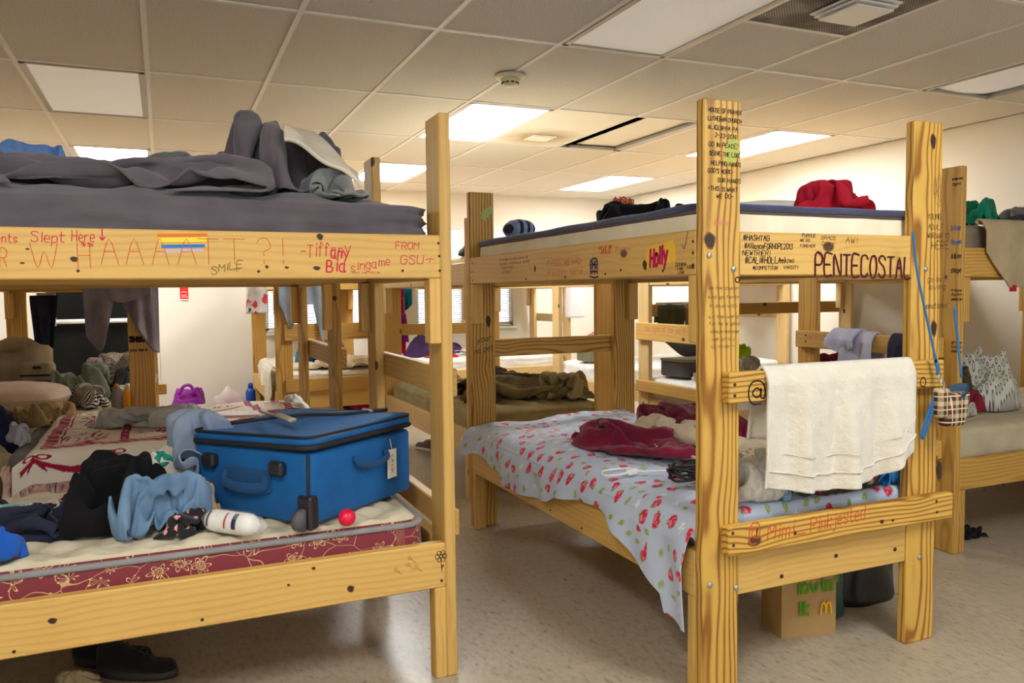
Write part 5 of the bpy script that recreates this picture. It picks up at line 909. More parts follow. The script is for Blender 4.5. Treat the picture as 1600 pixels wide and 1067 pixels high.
# ---------------------------------------------------------------- bunks
M_BOLT = plain('galvanised bolt', C8(176, 178, 180), .35, metal=.8); M_NAIL = plain('dark nail head', C8(52, 40, 30), .6, metal=.2)
M_PLY = wood('plywood deck', C8(214, 178, 120), C8(180, 138, 84), 40, .3, .5)
BUNK = {}
def bunk(key, x0, y0, x1, y1, long, label, post=W_PALE, rail=W_PALE, rung=W_PALE, H=1.83, up=(1.315, 1.453), lo=(.304, .452), rz=((.92, 1.015), (.447, .537)), ends=(0, 1), bw=.06, hts=None, rungoff=(.07, .02)):
    B = empty('bunk_bed', ((x0+x1)/2, (y0+y1)/2, 0), label, 'bunk bed', 'wooden bunk beds'); P = {'root': B}
    def W(a0, a1, b0, b1, z0, z1):     # a along the long axis, b across
        return ((a0, b0, z0), (a1, b1, z1)) if long == 'X' else ((b0, a0, z0), (b1, a1, z1))
    A0, A1, B0, B1 = (x0, x1, y0, y1) if long == 'X' else (y0, y1, x0, x1)
    t = .038
    for ea, (pa, s) in enumerate(((A0, 1), (A1, -1))):
        for eb in (0, 1):
            b0, b1 = (B0, B0+.14) if eb == 0 else (B1-.14, B1)
            h = H if hts is None else hts[ea*2+eb]
            P['post%d%d' % (ea, eb)] = board('post', *W(min(pa, pa+s*t), max(pa, pa+s*t), b0, b1, 0, h), post, B, .004)
            # support blocks under the rails, on the inner face of the post
            q0, q1 = sorted((pa+s*t, pa+s*2*t)); c0, c1 = (B0, B0+bw) if eb == 0 else (B1-bw, B1)
            P['blk%d%d' % (ea, eb)] = board('support_block', *W(q0, q1, c0, c1, up[0]-.21, up[0]-.0005), rail, B, .003)
            board('support_block', *W(q0, q1, c0, c1, 0, lo[0]-.0005), rail, B, .003)
    for lv, (z0, z1) in (('up', up), ('lo', lo)):
        for eb in (0, 1):
            b0, b1 = (B0, B0+t) if eb == 0 else (B1-t, B1)
            P['%s%d' % (lv, eb)] = board('side_rail', *W(A0+t, A1-t, b0, b1, z0, z1), rail, B, .004)
        for ea, (p0, p1) in enumerate(((A0+.006, A0+.006+t), (A1-t-.006, A1-.006))):
            P['%send%d' % (lv, ea)] = board('end_board', *W(p0, p1, B0+.1405, B1-.1405, z0-.004, z1-.006), rail, B, .004)
        P[lv+'deck'] = board('deck_panel', *W(A0+.05, A1-.05, B0+t+.001, B1-t-.001, z0+.02, z0+.035), M_PLY, B, .002)
    for ea in ends:
        p0, p1 = (A0-t, A0) if ea == 0 else (A1, A1+t)
        for k, (z0, z1) in enumerate(rz):
            P['rung%d%d' % (ea, k)] = board('rung', *W(p0-.0004 if ea == 0 else p0, p1, B0+rungoff[0], B1-rungoff[1]+(.06 if ea == 0 and key == 'B' and k else 0), z0, z1), rung, B, .004)
    BUNK[key] = P; return P
A = bunk('A', -1.21, 2.446, .858, 3.47, 'X', 'wooden bunk bed at front left with grey bedding on top and a blue suitcase below', W_PALE, W_PALE, ends=(1,), H=1.84)
Bk = bunk('B', 1.498, 1.985, 2.52, 4.02, 'Y', 'wooden bunk bed at front right with a white towel on its end rung', W_STRONG, W_PALE, W_STRONG, hts=(1.84, 1.84, 1.80, 1.80), ends=(0, 1))
G = bunk('G', 3.40, 2.58, 5.42, 3.61, 'X', 'wooden bunk bed at the right edge with a tan blanket over its upper rail', W_MID, W_MID, W_PALE, rz=((.935, 1.03), (.447, .537)), ends=(0,))
Hk = bunk('H', 3.34, 4.19, 5.42, 5.23, 'X', 'wooden bunk bed behind the towel with an open grey case on its white mattress', W_LIGHT, W_LIGHT, W_PALE, rz=((.90, 1.03), (.51, .595)), lo=(.33, .47), ends=(0,))
Ek = bunk('E', -1.25, 3.66, .745, 4.72, 'X', 'wooden bunk bed with a red and cream tapestry throw below', W_MID, W_PALE, W_MID, ends=(1,), H=1.72)
Fk = bunk('F', 1.68, 4.52, 2.71, 6.52, 'Y', 'wooden bunk bed with olive sheets below, between the two front bunks', W_PALE, W_LIGHT, W_PALE, lo=(.28, .43), ends=(1,), H=1.72)
Dk = bunk('D', -1.12, 5.2, -.055, 7.28, 'Y', 'wooden bunk bed at the left wall with a pink pillow and striped clothes', W_MID, W_MID, W_MID, ends=(1,), rungoff=(.05, -.06), rz=((.447, .537),))
Kk = bunk('K', .85, 6.9, 1.92, 8.82, 'Y', 'wooden bunk bed with rumpled cream sheets in front of the left window', W_MID, W_PALE, W_MID, rz=((.885, 1.025), (.45, .56)), ends=(0,))
Lk = bunk('L', 2.16, 8.0, 4.22, 9.04, 'X', 'wooden bunk bed along the far wall under the right window', W_LIGHT, W_LIGHT, W_LIGHT, ends=(1,))
Mk = bunk('M', 3.46, 5.86, 5.42, 6.95, 'X', 'wooden bunk bed with a green train case on its white mattress', W_LIGHT, W_LIGHT, W_LIGHT, ends=(1,), H=1.70, lo=(.32, .475), rz=((1.0, 1.1), (.447, .537)))
# nails and bolts that show
def heads(name, pts, r, nrm, mat, parent):
    for p in pts: head1(name, [p], r, nrm, mat, parent)
def head1(name, pts, r, nrm, mat, parent):
    nrm = np.array(nrm, float); parts = []
    a = np.cross(nrm, (0, 0, 1)); b_ = np.array((0, 0, 1.))
    for p in pts:
        p = np.array(p, float); V = []; n = 12
        for (rr, h) in ((r, 0.0), (r, r*.35), (r*.7, r*.6)):
            for k in range(n):
                t = 2*PI*k/n; V.append(p+nrm*h+rr*(a*math.cos(t)+b_*math.sin(t)))
        Fc = grid_f(n, 3, 0, True)+[[2*n+k for k in range(n)]]
        parts.append((V, Fc))
    V, Fc = joinvf(parts); return mkw(name, V, Fc, mat, parent)
FY = (0, -1, 0); FX = (-1, 0, 0)
def atl(pts, ax, val): return [at(u, v_, ax, val) for u, v_ in pts]
heads('nail', atl([(685, 380), (686, 400), (687, 423), (404, 424), (629, 423), (122, 423)], 1, 2.446), .004, FY, M_NAIL, A['up0'])
heads('nail', atl([(22, 1018), (316, 968), (690, 907)], 1, 2.446), .0045, FY, M_NAIL, A['lo0'])
heads('bolt', atl([(1109, 914), (1150, 918), (1108, 399), (1146, 420)], 1, 1.985), .009, FY, M_BOLT, Bk['post00'])
heads('bolt', atl([(1436, 870), (1446, 420)], 1, 1.985), .009, FY, M_BOLT, Bk['post01'])
heads('bolt', atl([(1221, 900), (1306, 868), (1398, 858)], 1, 1.991), .007, FY, M_NAIL, Bk['loend0'])
heads('nail', atl([(1145, 833), (1146, 852), (1463, 783), (1464, 800)], 1, 1.9466), .005, FY, M_NAIL, Bk['rung01'])
heads('nail', atl([(1148, 601), (1148, 618)], 1, 1.9466), .005, FY, M_NAIL, Bk['rung00'])
heads('nail', atl([(738, 411), (738, 425), (739, 438), (822, 436), (883, 433), (946, 428), (970, 422), (1036, 423), (1083, 377), (1083, 395), (1083, 414)], 0, 1.498), .0045, FX, M_NAIL, Bk['up0'])
heads('nail', atl([(795, 752), (860, 797), (909, 825), (1020, 900)], 0, 1.498), .0045, FX, M_NAIL, Bk['lo0'])
heads('nail', atl([(1538, 764), (1568, 758)], 1, 2.58), .008, FY, M_NAIL, G['lo0'])
heads('nail', atl([(1259, 524), (1259, 533)], 0, 3.361), .005, FX, M_NAIL, G['rung00'])
# ---------------------------------------------------------------- mattresses
def rrect(x0, y0, x1, y1, r, n=10, m=26):
    P = []
    for (cx, cy, a0) in ((x1-r, y0+r, -90), (x1-r, y1-r, 0), (x0+r, y1-r, 90), (x0+r, y0+r, 180)):
        for k in range(n): a = math.radians(a0+90*k/(n-1)); P.append((cx+r*math.cos(a), cy+r*math.sin(a)))
        nx = {-90: (x1, y1-r), 0: (x0+r, y1), 90: (x0, y0+r), 180: (x1-r, y0)}[a0]; q = P[-1]
        for k in range(1, m): P.append((q[0]+(nx[0]-q[0])*k/m, q[1]+(nx[1]-q[1])*k/m))
    return np.array(P)
def mattress(x0, y0, x1, y1, z0, z1, label, top, side=None, pipe=None, quilt=0, wr=0, name='mattress', cat='mattress', seed=1, r=.07, crown=.012, piper=.008, fa=.3, rings=30, side_wr=None, vcf=None):
    O = rrect(x0, y0, x1, y1, r, 10, 64 if quilt else 26); rings = 90 if quilt else rings; c = np.array([(x0+x1)/2, (y0+y1)/2]); n = len(O); h = z1-z0
    sw = wr if side_wr is None else side_wr
    prof = [(.012, 0), (.0, .012)]+[(-.005*math.sin(PI*t), .012+(h-.034)*t) for t in (np.linspace(.1, .95, 14) if sw > .008 else (.3, .6))]+[(-.001, h-.022), (.006, h-.008), (.018, h)]
    V = []; nn = O-np.roll(O, 2, 0); nn = np.stack([nn[:, 1], -nn[:, 0]], -1); nn /= np.linalg.norm(nn, axis=1, keepdims=True)+1e-9
    nn = (nn+np.roll(nn, -2, 0))/2
    pr_ = np.cumsum(np.r_[0, np.linalg.norm(np.diff(O, axis=0), axis=1)])
    for k, (ins, z) in enumerate(prof):
        P = O-nn*ins
        if sw and 0 < k < len(prof)-1: P = P+nn*(sw*.75*(folds(pr_*1.3, np.full(n, z*3.2), seed+5, 4.2, 1.25, 4.5)-.3))[:, None]
        V.append(np.column_stack([P, np.full(n, z0+z)]))
    P0 = V[-1][:, :2]
    for k in range(1, rings):
        f = 1-k/rings; P = c+(P0-c)*f
        Z = z1+crown*(1-f**4)
        if quilt:
            q = quilt; X, Y = P[:, 0], P[:, 1]; wx = X+.012*np.sin(Y*31); wy = Y+.012*np.sin(X*29)
            Z = Z+.02*(np.abs(np.sin(PI*(wx+wy)/q)*np.sin(PI*(wx-wy)/q))**.5)*min(1, k/2)+.004*perlin(X*9, Y*9, seed)
        if wr: Z = Z+wr*folds(P[:, 0], P[:, 1], seed, 5, fa, 3.5)*min(1, k/3)
        V.append(np.column_stack([P, Z*np.ones(n)]))
    V.append(np.array([[c[0], c[1], z1+crown]])); S = np.vstack(V); rows = len(prof)+rings-1
    Fc = grid_f(n, rows, 0, True); fm = [1 if k < n*(len(prof)-1) else 0 for k in range(len(Fc))]
    l = (rows-1)*n
    for k in range(n): Fc.append((l+k, l+(k+1) % n, len(S)-1)); fm.append(0)
    Fc.append(list(range(n))[::-1]); fm.append(1)
    per = np.cumsum(np.r_[0, np.linalg.norm(np.diff(O, axis=0), axis=1)]); uv = S[:, :2].copy()
    for k in range(len(prof)): uv[k*n:(k+1)*n, 0] = per; uv[k*n:(k+1)*n, 1] = prof[k][1]
    root = mkw(name, S, Fc, None, None, mats=[top, side or top], fmi=fm, uv=uv); tag(root, label, cat)
    if pipe:
        for z, ins in ((z1-.012, .001), (z0+.012, .001)):
            P = O-nn*ins; loop = np.column_stack([P, np.full(n, z)]); loop = np.vstack([loop, loop[:1]])
            mkw('piping', *tube(loop, piper, 8, False), pipe, root)
    return root
F_CREAMQ = fabric('cream quilted ticking', C8(218, 207, 178), C8(198, 184, 154), sheen=.1, blot=14)
F_WHITE = fabric('white cotton', C8(240, 238, 234), C8(228, 226, 222), sheen=.1)
F_WQUILT = fabric('off white mattress ticking', C8(238, 228, 200), C8(224, 212, 182), sheen=.1)
F_GREY = fabric('dark grey microfibre', C8(98, 90, 96), C8(84, 76, 84), sheen=.25, rough=.8)
F_GREYPIPE = fabric('grey piping tape', C8(150, 148, 146), sheen=.1)
F_OLIVE = fabric('olive sheet', C8(168, 156, 112), C8(146, 132, 92)); F_OLIVE2 = fabric('dark olive clothes', C8(134, 122, 84), C8(92, 80, 54)); F_BROWN = fabric('brown knit', C8(88, 66, 52), C8(58, 42, 36))
F_KHAKI = fabric('khaki cotton', C8(190, 160, 112), C8(160, 130, 84)); F_TAN = fabric('tan blanket', C8(186, 166, 128), C8(168, 148, 112), weave=300, micro=.0012)
F_NAVY = fabric('navy cotton', C8(44, 48, 82), C8(30, 32, 58)); F_BLACK = fabric('black jersey', C8(18, 16, 19), C8(11, 10, 12), sheen=.02); F_BLACKFL = fabric('black floral print', C8(30, 27, 32), C8(22, 20, 26), sheen=.15, pattern=('flower', 9, [C8(30, 27, 32), C8(222, 150, 140), C8(240, 190, 160)]))
F_DENIM = fabric('faded light denim', C8(146, 158, 176), C8(120, 134, 156), weave=1200); F_BLUE = fabric('dusty blue jersey', C8(118, 148, 176), C8(96, 126, 156)); F_CREAM = fabric('cream cloth', C8(232, 222, 200))
F_PINKPIL = fabric('dusty pink pillowcase', C8(206, 182, 160), C8(190, 164, 144)); F_STRIPE = fabric('black and white striped knit', C8(226, 220, 208), None, pattern=('stripe', 42, [C8(40, 34, 36)]))
F_GREYFL = fabric('grey fleece', C8(128, 130, 126), C8(96, 100, 98), weave=160, micro=.002, sheen=.5); F_LBLUE = fabric('cornflower blue fabric', C8(110, 150, 214)); F_GTEE = fabric('heather grey tee', C8(204, 202, 198), C8(176, 173, 170))
F_MAROON = fabric('maroon fleece', C8(134, 10, 54), C8(100, 6, 38), sheen=.2, weave=300); F_SHERPA = fabric('cream sherpa pile', C8(222, 206, 176), C8(200, 182, 150), weave=120, micro=.004, sheen=.3)
F_RED = fabric('red cotton', C8(198, 24, 48), C8(164, 16, 40)); F_GREEN = fabric('emerald green cotton', C8(24, 146, 108), C8(14, 112, 86)); F_LILAC = fabric('lilac grey sweat fabric', C8(196, 196, 214), C8(172, 172, 194))
F_GREYTOW = fabric('purple grey towelling', C8(138, 128, 134), C8(116, 106, 114), weave=260, micro=.002); F_WTOWEL = fabric('cream white towelling', C8(226, 218, 200), C8(218, 208, 188), weave=380, micro=.0035, sheen=.4, blot=20)
F_BGTOW = fabric('blue grey towelling', C8(150, 158, 166), C8(120, 130, 142), weave=260, micro=.002); F_NAVYSH = fabric('navy fitted sheet', C8(52, 62, 108), C8(36, 42, 78), sheen=.3); F_SAGE = fabric('sage sheet', C8(178, 184, 160), C8(156, 164, 142))
F_DKGREY = fabric('charcoal fabric', C8(66, 64, 66)); F_PURPLE = fabric('purple nylon', C8(158, 40, 168), C8(128, 26, 140), sheen=.1, rough=.5); F_MAGENTA = fabric('magenta fabric', C8(206, 22, 96), C8(176, 14, 78)); F_TEAL = fabric('teal fabric', C8(34, 134, 170))
F_BLACKWHITE = fabric('black and cream zigzag knit', C8(226, 216, 196), None, pattern=('plaid', 40, [C8(70, 60, 62), C8(120, 20, 50)])); F_REDPLAID = fabric('red checked cloth', C8(206, 70, 66), None, pattern=('plaid', 40, [C8(150, 30, 36)]))
F_FLORAL = fabric('dark rose print cotton', C8(60, 60, 48), None, pattern=('flower', 14, [C8(120, 140, 84), C8(150, 24, 62), C8(224, 140, 160)])); F_QUILTW = fabric('white fluffy throw with grey print', C8(226, 224, 216), None, weave=150, micro=.003, pattern=('flower', 16, [C8(212, 210, 200), C8(196, 192, 180)]))
F_BLUEFLUF = fabric('aqua patterned plush', C8(206, 212, 212), None, weave=150, micro=.003, pattern=('flower', 11, [C8(206, 212, 212), C8(70, 150, 190), C8(40, 120, 170)])); F_CAMO = fabric('camouflage print', C8(170, 156, 130), C8(120, 112, 96), blot=40); F_LIME = fabric('lime fabric', C8(176, 206, 20), C8(150, 180, 14))
F_ROYAL = fabric('royal blue fabric', C8(20, 92, 190), C8(12, 72, 160), sheen=.15); F_INDIGO = fabric('dark navy leggings', C8(38, 42, 62), C8(28, 30, 46)); F_BURG = fabric('wine cotton', C8(130, 22, 44), C8(96, 14, 34))
F_DOTS = fabric('navy dotted cloth', C8(34, 36, 66), None, pattern=('dots', 60, [C8(220, 220, 230)])); F_SILVER = plain('metallic grey trim', C8(168, 168, 170), .4)

# ---- burgundy mattress border with cream line flowers (vertex colours)
def burg_mat():
    m, nt, b = nmat('burgundy brocade border'); tc = N(nt, 'ShaderNodeTexCoord'); s = tc.outputs['UV']
    v1 = N(nt, 'ShaderNodeVectorMath', operation='MULTIPLY'); LK(nt, s, v1.inputs[0]); v1.inputs[1].default_value = (13, 16, 1)
    nz = N(nt, 'ShaderNodeTexNoise'); nz.inputs['Scale'].default_value = .7; nz.inputs['Detail'].default_value = 1; LK(nt, v1.outputs[0], nz.inputs['Vector'])
    ad = N(nt, 'ShaderNodeVectorMath', operation='ADD'); LK(nt, v1.outputs[0], ad.inputs[0]); LK(nt, nz.outputs['Color'], ad.inputs[1])
    vo = N(nt, 'ShaderNodeTexVoronoi'); LK(nt, ad.outputs[0], vo.inputs['Vector']); vo.inputs['Scale'].default_value = 1
    # petals: angle about the cell centre
    sb = N(nt, 'ShaderNodeVectorMath', operation='SUBTRACT'); LK(nt, ad.outputs[0], sb.inputs[0]); LK(nt, vo.outputs['Position'], sb.inputs[1])
    sp = N(nt, 'ShaderNodeSeparateXYZ'); LK(nt, sb.outputs[0], sp.inputs[0])
    an = math_n(nt, 'ARCTAN2', sp.outputs[1], sp.outputs[0]); pet = math_n(nt, 'MULTIPLY_ADD', math_n(nt, 'SINE', math_n(nt, 'MULTIPLY', an, 6)), .1, .3)
    l1 = math_n(nt, 'COMPARE', vo.outputs['Distance'], pet, .02); l2 = math_n(nt, 'COMPARE', vo.outputs['Distance'], math_n(nt, 'MULTIPLY', pet, .55), .02)
    v2 = N(nt, 'ShaderNodeTexVoronoi', feature='DISTANCE_TO_EDGE'); LK(nt, ad.outputs[0], v2.inputs['Vector']); v2.inputs['Scale'].default_value = .7
    l3 = math_n(nt, 'LESS_THAN', v2.outputs['Distance'], .008)
    mk_ = math_n(nt, 'MINIMUM', math_n(nt, 'ADD', math_n(nt, 'ADD', l1, l2), math_n(nt, 'MULTIPLY', l3, .6)), 1)
    LK(nt, mixc(nt, mk_, C8(118, 24, 38), C8(222, 190, 132)), b.inputs['Base Color']); b.inputs['Roughness'].default_value = .65; b.inputs['Sheen Weight'].default_value = .3
    return m

# ================= bunk A, upper =================
mattress(-1.16, 2.49, .80, 3.42, 1.3505, 1.55, 'mattress in a dark grey fitted sheet on the front left upper bunk', F_GREY, wr=.035, side_wr=.05, seed=4, r=.09, fa=1.4, crown=.02)
ZU = 1.572
heap('duvet', -.12, 2.84, ZU-.006, .62, .37, .125, F_GREY, rot=.0, seed=21, form=4, spin=1.57, amp=.7, n=130, label='dark grey rumpled duvet on the front left upper bunk', cat='bedding')
heap('comforter', .40, 2.76, ZU-.002, .22, .21, .28, F_GREY, rot=.2, seed=33, form=1, spin=.4, amp=.7, n=110, label='dark grey bunched comforter heap beside the cream blanket corner', cat='bedding')
heap('blanket', -.60, 2.78, ZU-.004, .24, .30, .21, F_GREY, rot=-.2, seed=35, form=3, spin=1.0, amp=.7, n=100, label='grey bunched bedding at the left edge of the upper bunk', cat='bedding')
heap('fleece_blanket', .10, 3.12, ZU-.004, .24, .18, .20, F_GREYFL, rot=.05, seed=8, form=6, label='grey fleece blanket behind the duvet on the upper bunk', cat='bedding')
heap('folded_blanket', .52, 2.64, ZU-.002, .10, .13, .10, F_GREYFL, seed=9, form=2, label='folded grey fleece blanket under the cream blanket corner', cat='bedding')
heap('shirt', -.44, 3.0, ZU-.004, .15, .14, .20, F_LBLUE, rot=-.3, seed=10, form=5, label='cornflower blue cloth behind the grey bedding', cat='clothing')
# cream blanket corner folded over the heap
g = np.linspace(0, 1, 50); U, Vv = np.meshgrid(g, g)
X = .36+.23*U+.03*Vv; Y = 2.565+.20*Vv-.03*U; Z = 1.825-.15*U**1.3-.075*(1-Vv)**1.5+.010*np.sin(U*9+Vv*4)+.018*np.sin(U*3.2)*Vv-.03*np.clip(.25-Vv, 0, 1)*np.sin(U*5+1)
tag(sheet('cream_blanket', np.stack([X, Y, Z], -1), F_CREAM, None, .012), 'cream blanket corner spilling over the dark grey comforter', 'bedding')

# ================= bunk A, lower =================
mattress(-1.15, 2.487, .765, 3.42, .3395, .525, 'cream quilted mattress with burgundy flowered border under the blue suitcase', F_CREAMQ, burg_mat(), F_GREYPIPE, quilt=.15, r=.07, piper=.010, seed=3)
ZL = .542
# --- suitcase lying on its back
sc = empty('suitcase', (.445, 2.84, ZL), 'blue fabric suitcase lying unzipped on the cream mattress', 'suitcase', rz=math.atan2(2.45-2.87, .41-.09))
# local frame: x along the wheel end (0.54), y towards the top end (0.54), z up (0.26)
M_SUIT = fabric('blue ballistic nylon', C8(14, 98, 164), C8(10, 84, 146), sheen=.05, rough=.6, weave=900, micro=.0005); M_SUITD = fabric('deep blue nylon', C8(14, 74, 124), sheen=.1, rough=.6)
M_BLKP = plain('black moulded plastic', C8(36, 34, 36), .4); M_ZIP = plain('black zipper tape', C8(26, 26, 30), .7); M_CHROME = plain('brushed chrome', C8(190, 190, 190), .3, metal=.9)
def rbox(sx, sy, z0, z1, r, bev=.012, n=8, dome=0, cx=0, cy=0, seg=6):
    O = rrect(cx-sx/2, cy-sy/2, cx+sx/2, cy+sy/2, r, n, seg); c = np.array([cx, cy]); V = []
    for ins, z in ((bev, z0), (bev*.3, z0+bev*.3), (0, z0+bev), (0, z1-bev), (bev*.3, z1-bev*.3), (bev, z1)):
        V.append(np.column_stack([c+(O-c)*(1-ins/max(sx, sy)*2), np.full(len(O), z)]))
    P = V[-1][:, :2]
    for f in (.85, .6, .35, .12): V.append(np.column_stack([c+(P-c)*f, np.full(len(O), z1+dome*(1-f**2))]))
    Fc = grid_f(len(O), len(V), 0, True); m = len(O)
    Fc += [list(range(m))[::-1], [m*(len(V)-1)+k for k in range(m)]]; return np.vstack(V), Fc
SX, SY, SH = .53, .53, .235
mk('body', *rbox(SX, SY, .012, SH, .035, .012), M_SUIT, sc)
V, Fc = rbox(SX+.012, SY+.012, SH+.006, SH+.038, .045, .012, dome=.016, n=12, seg=14)
# lid shifted and dented
V[:, 2] += .03*(V[:, 0]/SX+.5)*(V[:, 2] > 0)*.5+.012*np.sin(V[:, 1]*11)*(V[:, 2] > SH+.03)-.012*np.exp(-((V[:, 0]+.05)**2+(V[:, 1]+.12)**2)/.01)
lid = mk('lid', V, Fc, M_SUIT, sc)
O = rrect(-SX/2-.004, -SY/2-.004, SX/2+.004, SY/2+.004, .045, 10, 10); zz = SH+.003+.016*(O[:, 0]/SX+.5)
lp = np.column_stack([O, zz]); lp = np.vstack([lp, lp[:1]])
mk('zipper', *tube(lp, .009, 8, False), M_ZIP, sc)
O2 = rrect(-SX/2-.008, -SY/2-.008, SX/2+.008, SY/2+.008, .048, 10, 10); zz = SH+.040+.03*(O2[:, 0]/SX+.5)*.5; lp = np.column_stack([O2*.985, zz-.003]); lp = np.vstack([lp, lp[:1]])
mk('lid_piping', *tube(lp, .0045, 8, False), M_ZIP, lid)
# curved pocket zip, pull, grip on the lid
zt = SH+.062
zz_ = spline([(-.19, -.16, zt-.012), (-.02, -.02, zt+.008), (.12, .05, zt+.012), (.2, .2, zt+.01)], 10); mk('pocket_zip', *tube(zz_, .0055, 8), M_ZIP, lid)
zz_ = spline([(-.22, .16, zt-.006), (.0, .12, zt+.004), (.19, .22, zt+.01)], 10); mk('pocket_zip', *tube(zz_, .0045, 8), M_ZIP, lid)
gr = np.array([(-.2, -.02, zt+.012), (-.05, -.1, zt+.016), (.02, -.135, zt+.02)]); mk('pull_rod', *tube(gr, .006, 8), M_CHROME, lid)
mk('grip', *tube(spline([(-.01, -.118, zt+.022), (.05, -.15, zt+.024), (.115, -.178, zt+.022)], 6), [.014]*13, 10, flat=.6), plain('taupe rubber grip', C8(168, 152, 128), .5), lid)
mk('badge', *tube(spline([(.12, .17, zt+.012), (.15, .155, zt+.014), (.18, .14, zt+.014)], 4), .009, 8, flat=.5), F_SILVER, lid)
# feet, wheels, handle on the near end (y = -SY/2)
yb = -SY/2
for xx in (-.165, .14): mk('foot', *box_vf((xx-.03, yb-.028, .16), (xx+.03, yb+.004, .205), .008), M_BLKP, sc, smooth=False)
for xx, s in ((-.245, -1), (.245, 1)):
    hs = mk('wheel_housing', *box_vf((xx-.03, yb-.012, .0), (xx+.03, yb+.03, .105), .008), M_BLKP, sc, smooth=False)
    p = tube([(xx-.012, yb-.02, .034), (xx+.012, yb-.02, .034)], .034, 20); mk('wheel', *p, plain('grey rubber wheel', C8(84, 82, 82), .6), hs)
hp = spline([(-.09, yb-.004, .155), (-.085, yb-.02, .12), (0, yb-.028, .112), (.085, yb-.02, .12), (.09, yb-.004, .155)], 6); mk('end_handle', *tube(hp, .011, 8, flat=1.6), M_SUITD, sc)
mk('end_handle_base', *rbox(.21, .03, .10, .17, .014, .006, cy=yb), M_SUITD, sc)
# corner piping down the near right edge, and side handle + label on the right side (x = SX/2)
mk('corner_piping', *tube([(SX/2-.01, yb+.0, .02), (SX/2-.006, yb, SH)], .005, 8), M_ZIP, sc)
hp = spline([(SX/2, -.06, .19), (SX/2+.02, -.05, .165), (SX/2+.024, .02, .155), (SX/2+.02, .09, .165), (SX/2, .1, .19)], 6); mk('side_handle', *tube(hp, .01, 8), M_SUITD, sc)
tg = mk('luggage_label', *box_vf((SX/2+.012, .10, .085), (SX/2+.015, .15, .185), .001), plain('cream paper tag', C8(226, 220, 200), .7), sc, smooth=False)
strokes([[(.0, .0), (.012, .004), (.0, .01), (.014, .014)], [(.0, .022), (.012, .026)], [(.002, .036), (.013, .04), (.003, .044)], [(.0, .056), (.012, .06)]], tg,
        np.array(wmat(sc) @ Vector((SX/2+.0152, .118, .105))), np.array((wmat(sc).to_3x3() @ Vector((0, 1, 0)))), (0, 0, 1), ink('dark', C8(50, 48, 52)), .002)
mk('label_string', *tube([(SX/2+.006, .125, .22), (SX/2+.014, .125, .185)], .0015, 6), F_CREAM, sc)
# red ball, roll of cotton in a bag
c = at(542, 808, 2, ZL+.028); o = mkw('rubber_ball', *lathe([(.027*math.sin(t)+.0004, -.027*math.cos(t)) for t in np.linspace(0, PI, 16)], 24, (c[0], c[1], ZL+.027)), plain('red rubber', C8(226, 20, 60), .35)); tag(o, 'small red ball on the mattress beside the blue suitcase', 'ball')
p0 = at(325, 812, 2, ZL+.035); p1 = at(400, 822, 2, ZL+.035); rl = empty('cotton_roll', (p0[0], p0[1], ZL), 'white cotton roll in clear wrap in front of the blue suitcase', 'package')
t = np.linspace(0, 1, 24); path = p0[None]*(1-t[:, None])+p1[None]*t[:, None]; rad = .034*(1-(abs(t-.5)*2)**8*.5); path[:, 2] = ZL+.036
mkw('roll', *tube(path, rad, 20), plain('white wadding', C8(240, 236, 226), .8, nscale=30, namt=.05, bmp=.003), rl)
t = np.linspace(-.03, 1.22, 30); path = p0[None]*(1-t[:, None])+p1[None]*t[:, None]; rad = np.where(t < 1.02, .036*(1-(np.clip(abs(t-.5)*2, 0, 1))**8*.4), .036*(1.22-t)/.2*.7+.006); path[:, 2] = ZL+.038
mkw('wrapper', *tube(path, rad, 20), plain('clear film', (1, 1, 1), .08, alpha=.18), rl)
dr = (p1-p0)/np.linalg.norm(p1-p0); sd = np.cross(dr, (0, 0, 1)); sd = sd if sd[1] < 0 else -sd
lab = []
def bandr(t0, t1, a0=-.2, a1=1.2, rr=.0368):
    T = np.linspace(t0, t1, 6); Aa = np.linspace(a0, a1, 8); S = np.array([[p0*(1-tt)+p1*tt+np.array([0, 0, ZL+.036-(p0*(1-tt)+p1*tt)[2]])+rr*(sd*math.cos(a)+np.array([0, 0, 1])*math.sin(a)) for tt in T] for a in Aa]); return S
sheet('printed_band', bandr(.66, .74), plain('navy print', C8(40, 40, 80), .5), rl, .0006); sheet('printed_band', bandr(.5, .53), plain('red print', C8(190, 40, 60), .5), rl, .0006); sheet('printed_band', bandr(.14, .17), plain('navy print line', C8(60, 66, 90), .5), rl, .0006)
# clothes in front (left)
heap('leggings', -.50, 2.80, ZL-.002, .34, .13, .10, F_INDIGO, rot=-.12, seed=41, freq=12, ang=1.3, an=3, amp=.5, label='dark navy leggings spread at the left end of the cream mattress', n=80)
heap('skirt', -.31, 2.84, ZL+.012, .15, .11, .10, F_BLACKFL, rot=.3, seed=42, freq=12, amp=.45, label='black skirt with small pink flowers left of the black trousers', uvs=1.2)
heap('trousers', -.16, 2.76, ZL+.0, .15, .17, .23, F_BLACK, rot=-.5, seed=43, freq=11, ang=.4, an=4, amp=.4, n=90, label='black trousers bundled in the middle of the clothes pile', over=.4)
heap('shorts', -.03, 2.68, ZL+.0, .16, .10, .19, F_BLUE, rot=.75, seed=44, freq=14, ang=.9, an=4, amp=.45, n=90, label='dusty blue shorts draped over the clothes pile', over=.4)
heap('blouse', .04, 2.61, ZL-.001, .10, .06, .07, F_BLACKFL, rot=.3, seed=45, freq=12, amp=.4, label='black floral blouse poking out under the blue shorts', uvs=1.1)
heap('garment', .06, 2.74, ZL-.001, .075, .07, .13, F_KHAKI, rot=.4, seed=46, freq=9, amp=.4, label='crumpled khaki cloth against the left side of the blue suitcase', cat='cloth')
